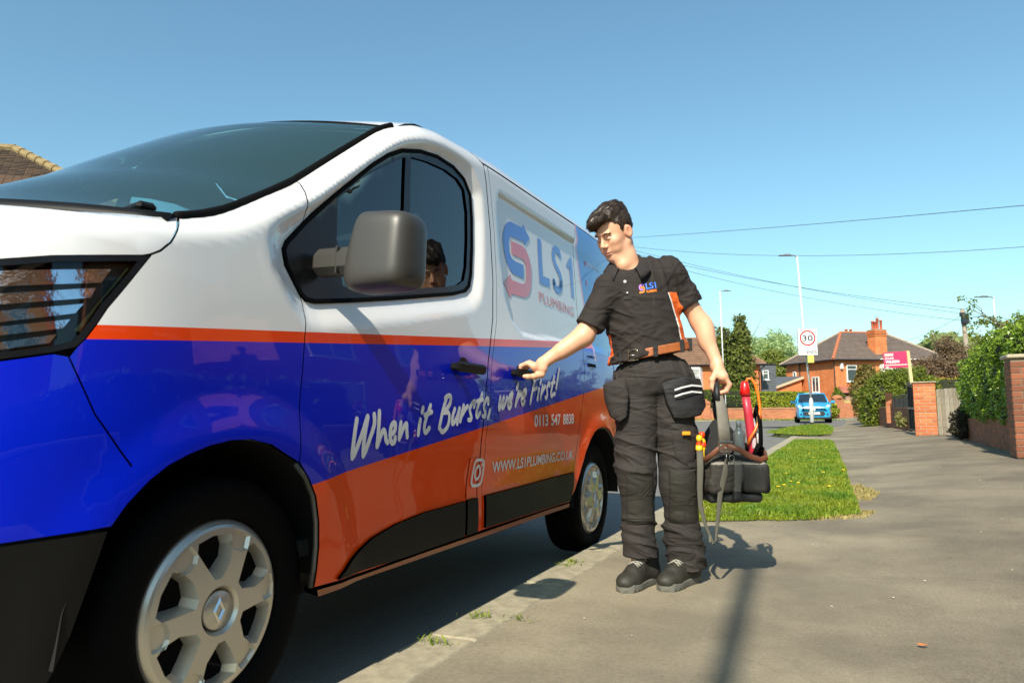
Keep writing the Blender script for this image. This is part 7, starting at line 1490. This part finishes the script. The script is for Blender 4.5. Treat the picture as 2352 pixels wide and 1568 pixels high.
    # things standing in it
    s=held('spirit_tube','long pink tube with red cap standing in the tool bag','tube'); q=MB(); q.tube([(.462,-.010,.555),(.455,-.02,.66),(.443,-.02,.80),(.432,-.02,.905)],[.022,.022,.0215,.021],12,flat=.8,up=(0,1,0)); q.build('tube',mat('pink plastic',(.75,.045,.075),.35,coat=.4),s,True); q=MB(); q.lathe([(.026,.0),(.023,.03),(.018,.062),(.012,.068),(0,.069)],(.431,-.02,.895),14); q.build('cap',mat('bright red plastic',(.80,.01,.008),.25,coat=.6),s,True); q=MB(); q.box((.459,-.038,.665),(.018,.004,.05),bev=.002); q.build('label_patch',mat('pale print patch',(.65,.5,.5),.5),s); q=MB(); q.tube([(.458,-.012,.700),(.4575,-.012,.706)],.0235,12); q.build('band',M_strap,s)
    s=held('orange_hose','thin orange hose looped beside the pink tube in the tool bag','hose'); q=MB(); q.tube([(.438,-.01,.950),(.448,-.012,.975),(.466,-.012,.978),(.483,-.015,.950),(.494,-.02,.90),(.498,-.03,.83),(.486,-.04,.77),(.462,-.05,.725),(.436,-.055,.690),(.425,-.05,.66)],.0070,8); q.build('hose',mat('orange hose',(.90,.17,.005),.3,coat=.4),s,True)
    s=held('plastic_bottle','cloudy clear plastic bottle standing in the middle of the tool bag','bottle'); q=MB(); q.lathe([(0,.58),(.028,.58),(.030,.60),(.024,.66),(.030,.70),(.030,.712),(.020,.728),(.0105,.742),(.0105,.748)],(.386,-.045,0),18); q.build('bottle',mat('cloudy plastic',(.42,.47,.46),.25,coat=.5,trans=.55),s,True); q=MB(); q.lathe([(.013,.744),(.013,.768),(.010,.774),(0,.775)],(.386,-.045,0),14); q.build('cap',mat('grey cap',(.35,.38,.38),.4),s,True)
    for i,(x,y,a,m1,m2,lb) in enumerate(((.180,-.085,.05,mat('yellow plastic',(.85,.55,.02),.3),mat('red orange plastic',(.80,.06,.01),.3),'yellow and red screwdriver handle at the left edge of the tool bag'),(.207,-.06,-.05,mat('red orange plastic'),mat('yellow plastic'),'red screwdriver handle with yellow end next to the yellow one in the bag'))):
        s=held('screwdriver',lb,'screwdriver'); zb=.62 if i==0 else .635; q=MB(); q.lathe([(.006,-.05),(.008,.0),(.014,.012),(.015,.045),(.011,.055),(.014,.065),(.013,.075)],(0,0,0),12); o=q.build('handle',m2,s,True); o.location=(x,y,zb); o.rotation_euler=(0,a,0); q=MB(); q.lathe([(.0145,.060),(.0150,.078),(.010,.088),(0,.089)],(0,0,0),12); q.lathe([(.0155,.016),(.0162,.022),(.0155,.040)],(0,0,0),12); o=q.build('grip_end',m1,s,True); o.location=(x,y,zb); o.rotation_euler=(0,a,0)
        q=MB(); q.tube([(0,0,-.12),(0,0,-.04)],.003,6); o=q.build('shaft',M_galv,s); o.location=(x,y,zb); o.rotation_euler=(0,a,0)
        s['group']='screwdrivers in the tool bag'
    s=held('coiled_cable','black coiled cable bundle standing at the right end of the tool bag','cable'); q=MB()
    for k in range(4):
        th=np.linspace(0,2*PI,25); q.tube([(.497+.006*k-.01+.012*math.cos(a)*.4,.012*k+.06*math.cos(a),.715+(.105+.008*k)*math.sin(a)) for a in th],.0075,6,cap=False)
    q.tube([(.45,-.05,.60),(.47,-.07,.66),(.492,-.05,.64),(.50,-.02,.60)],.012,6); q.build('cable',M_rubber,s,True); q=MB(); q.tube([(.490,.0,.62),(.478,-.035,.70),(.482,.03,.78)],.006,6); q.build('silver_cable',M_galv,s,True)
    return bag
build_bag()
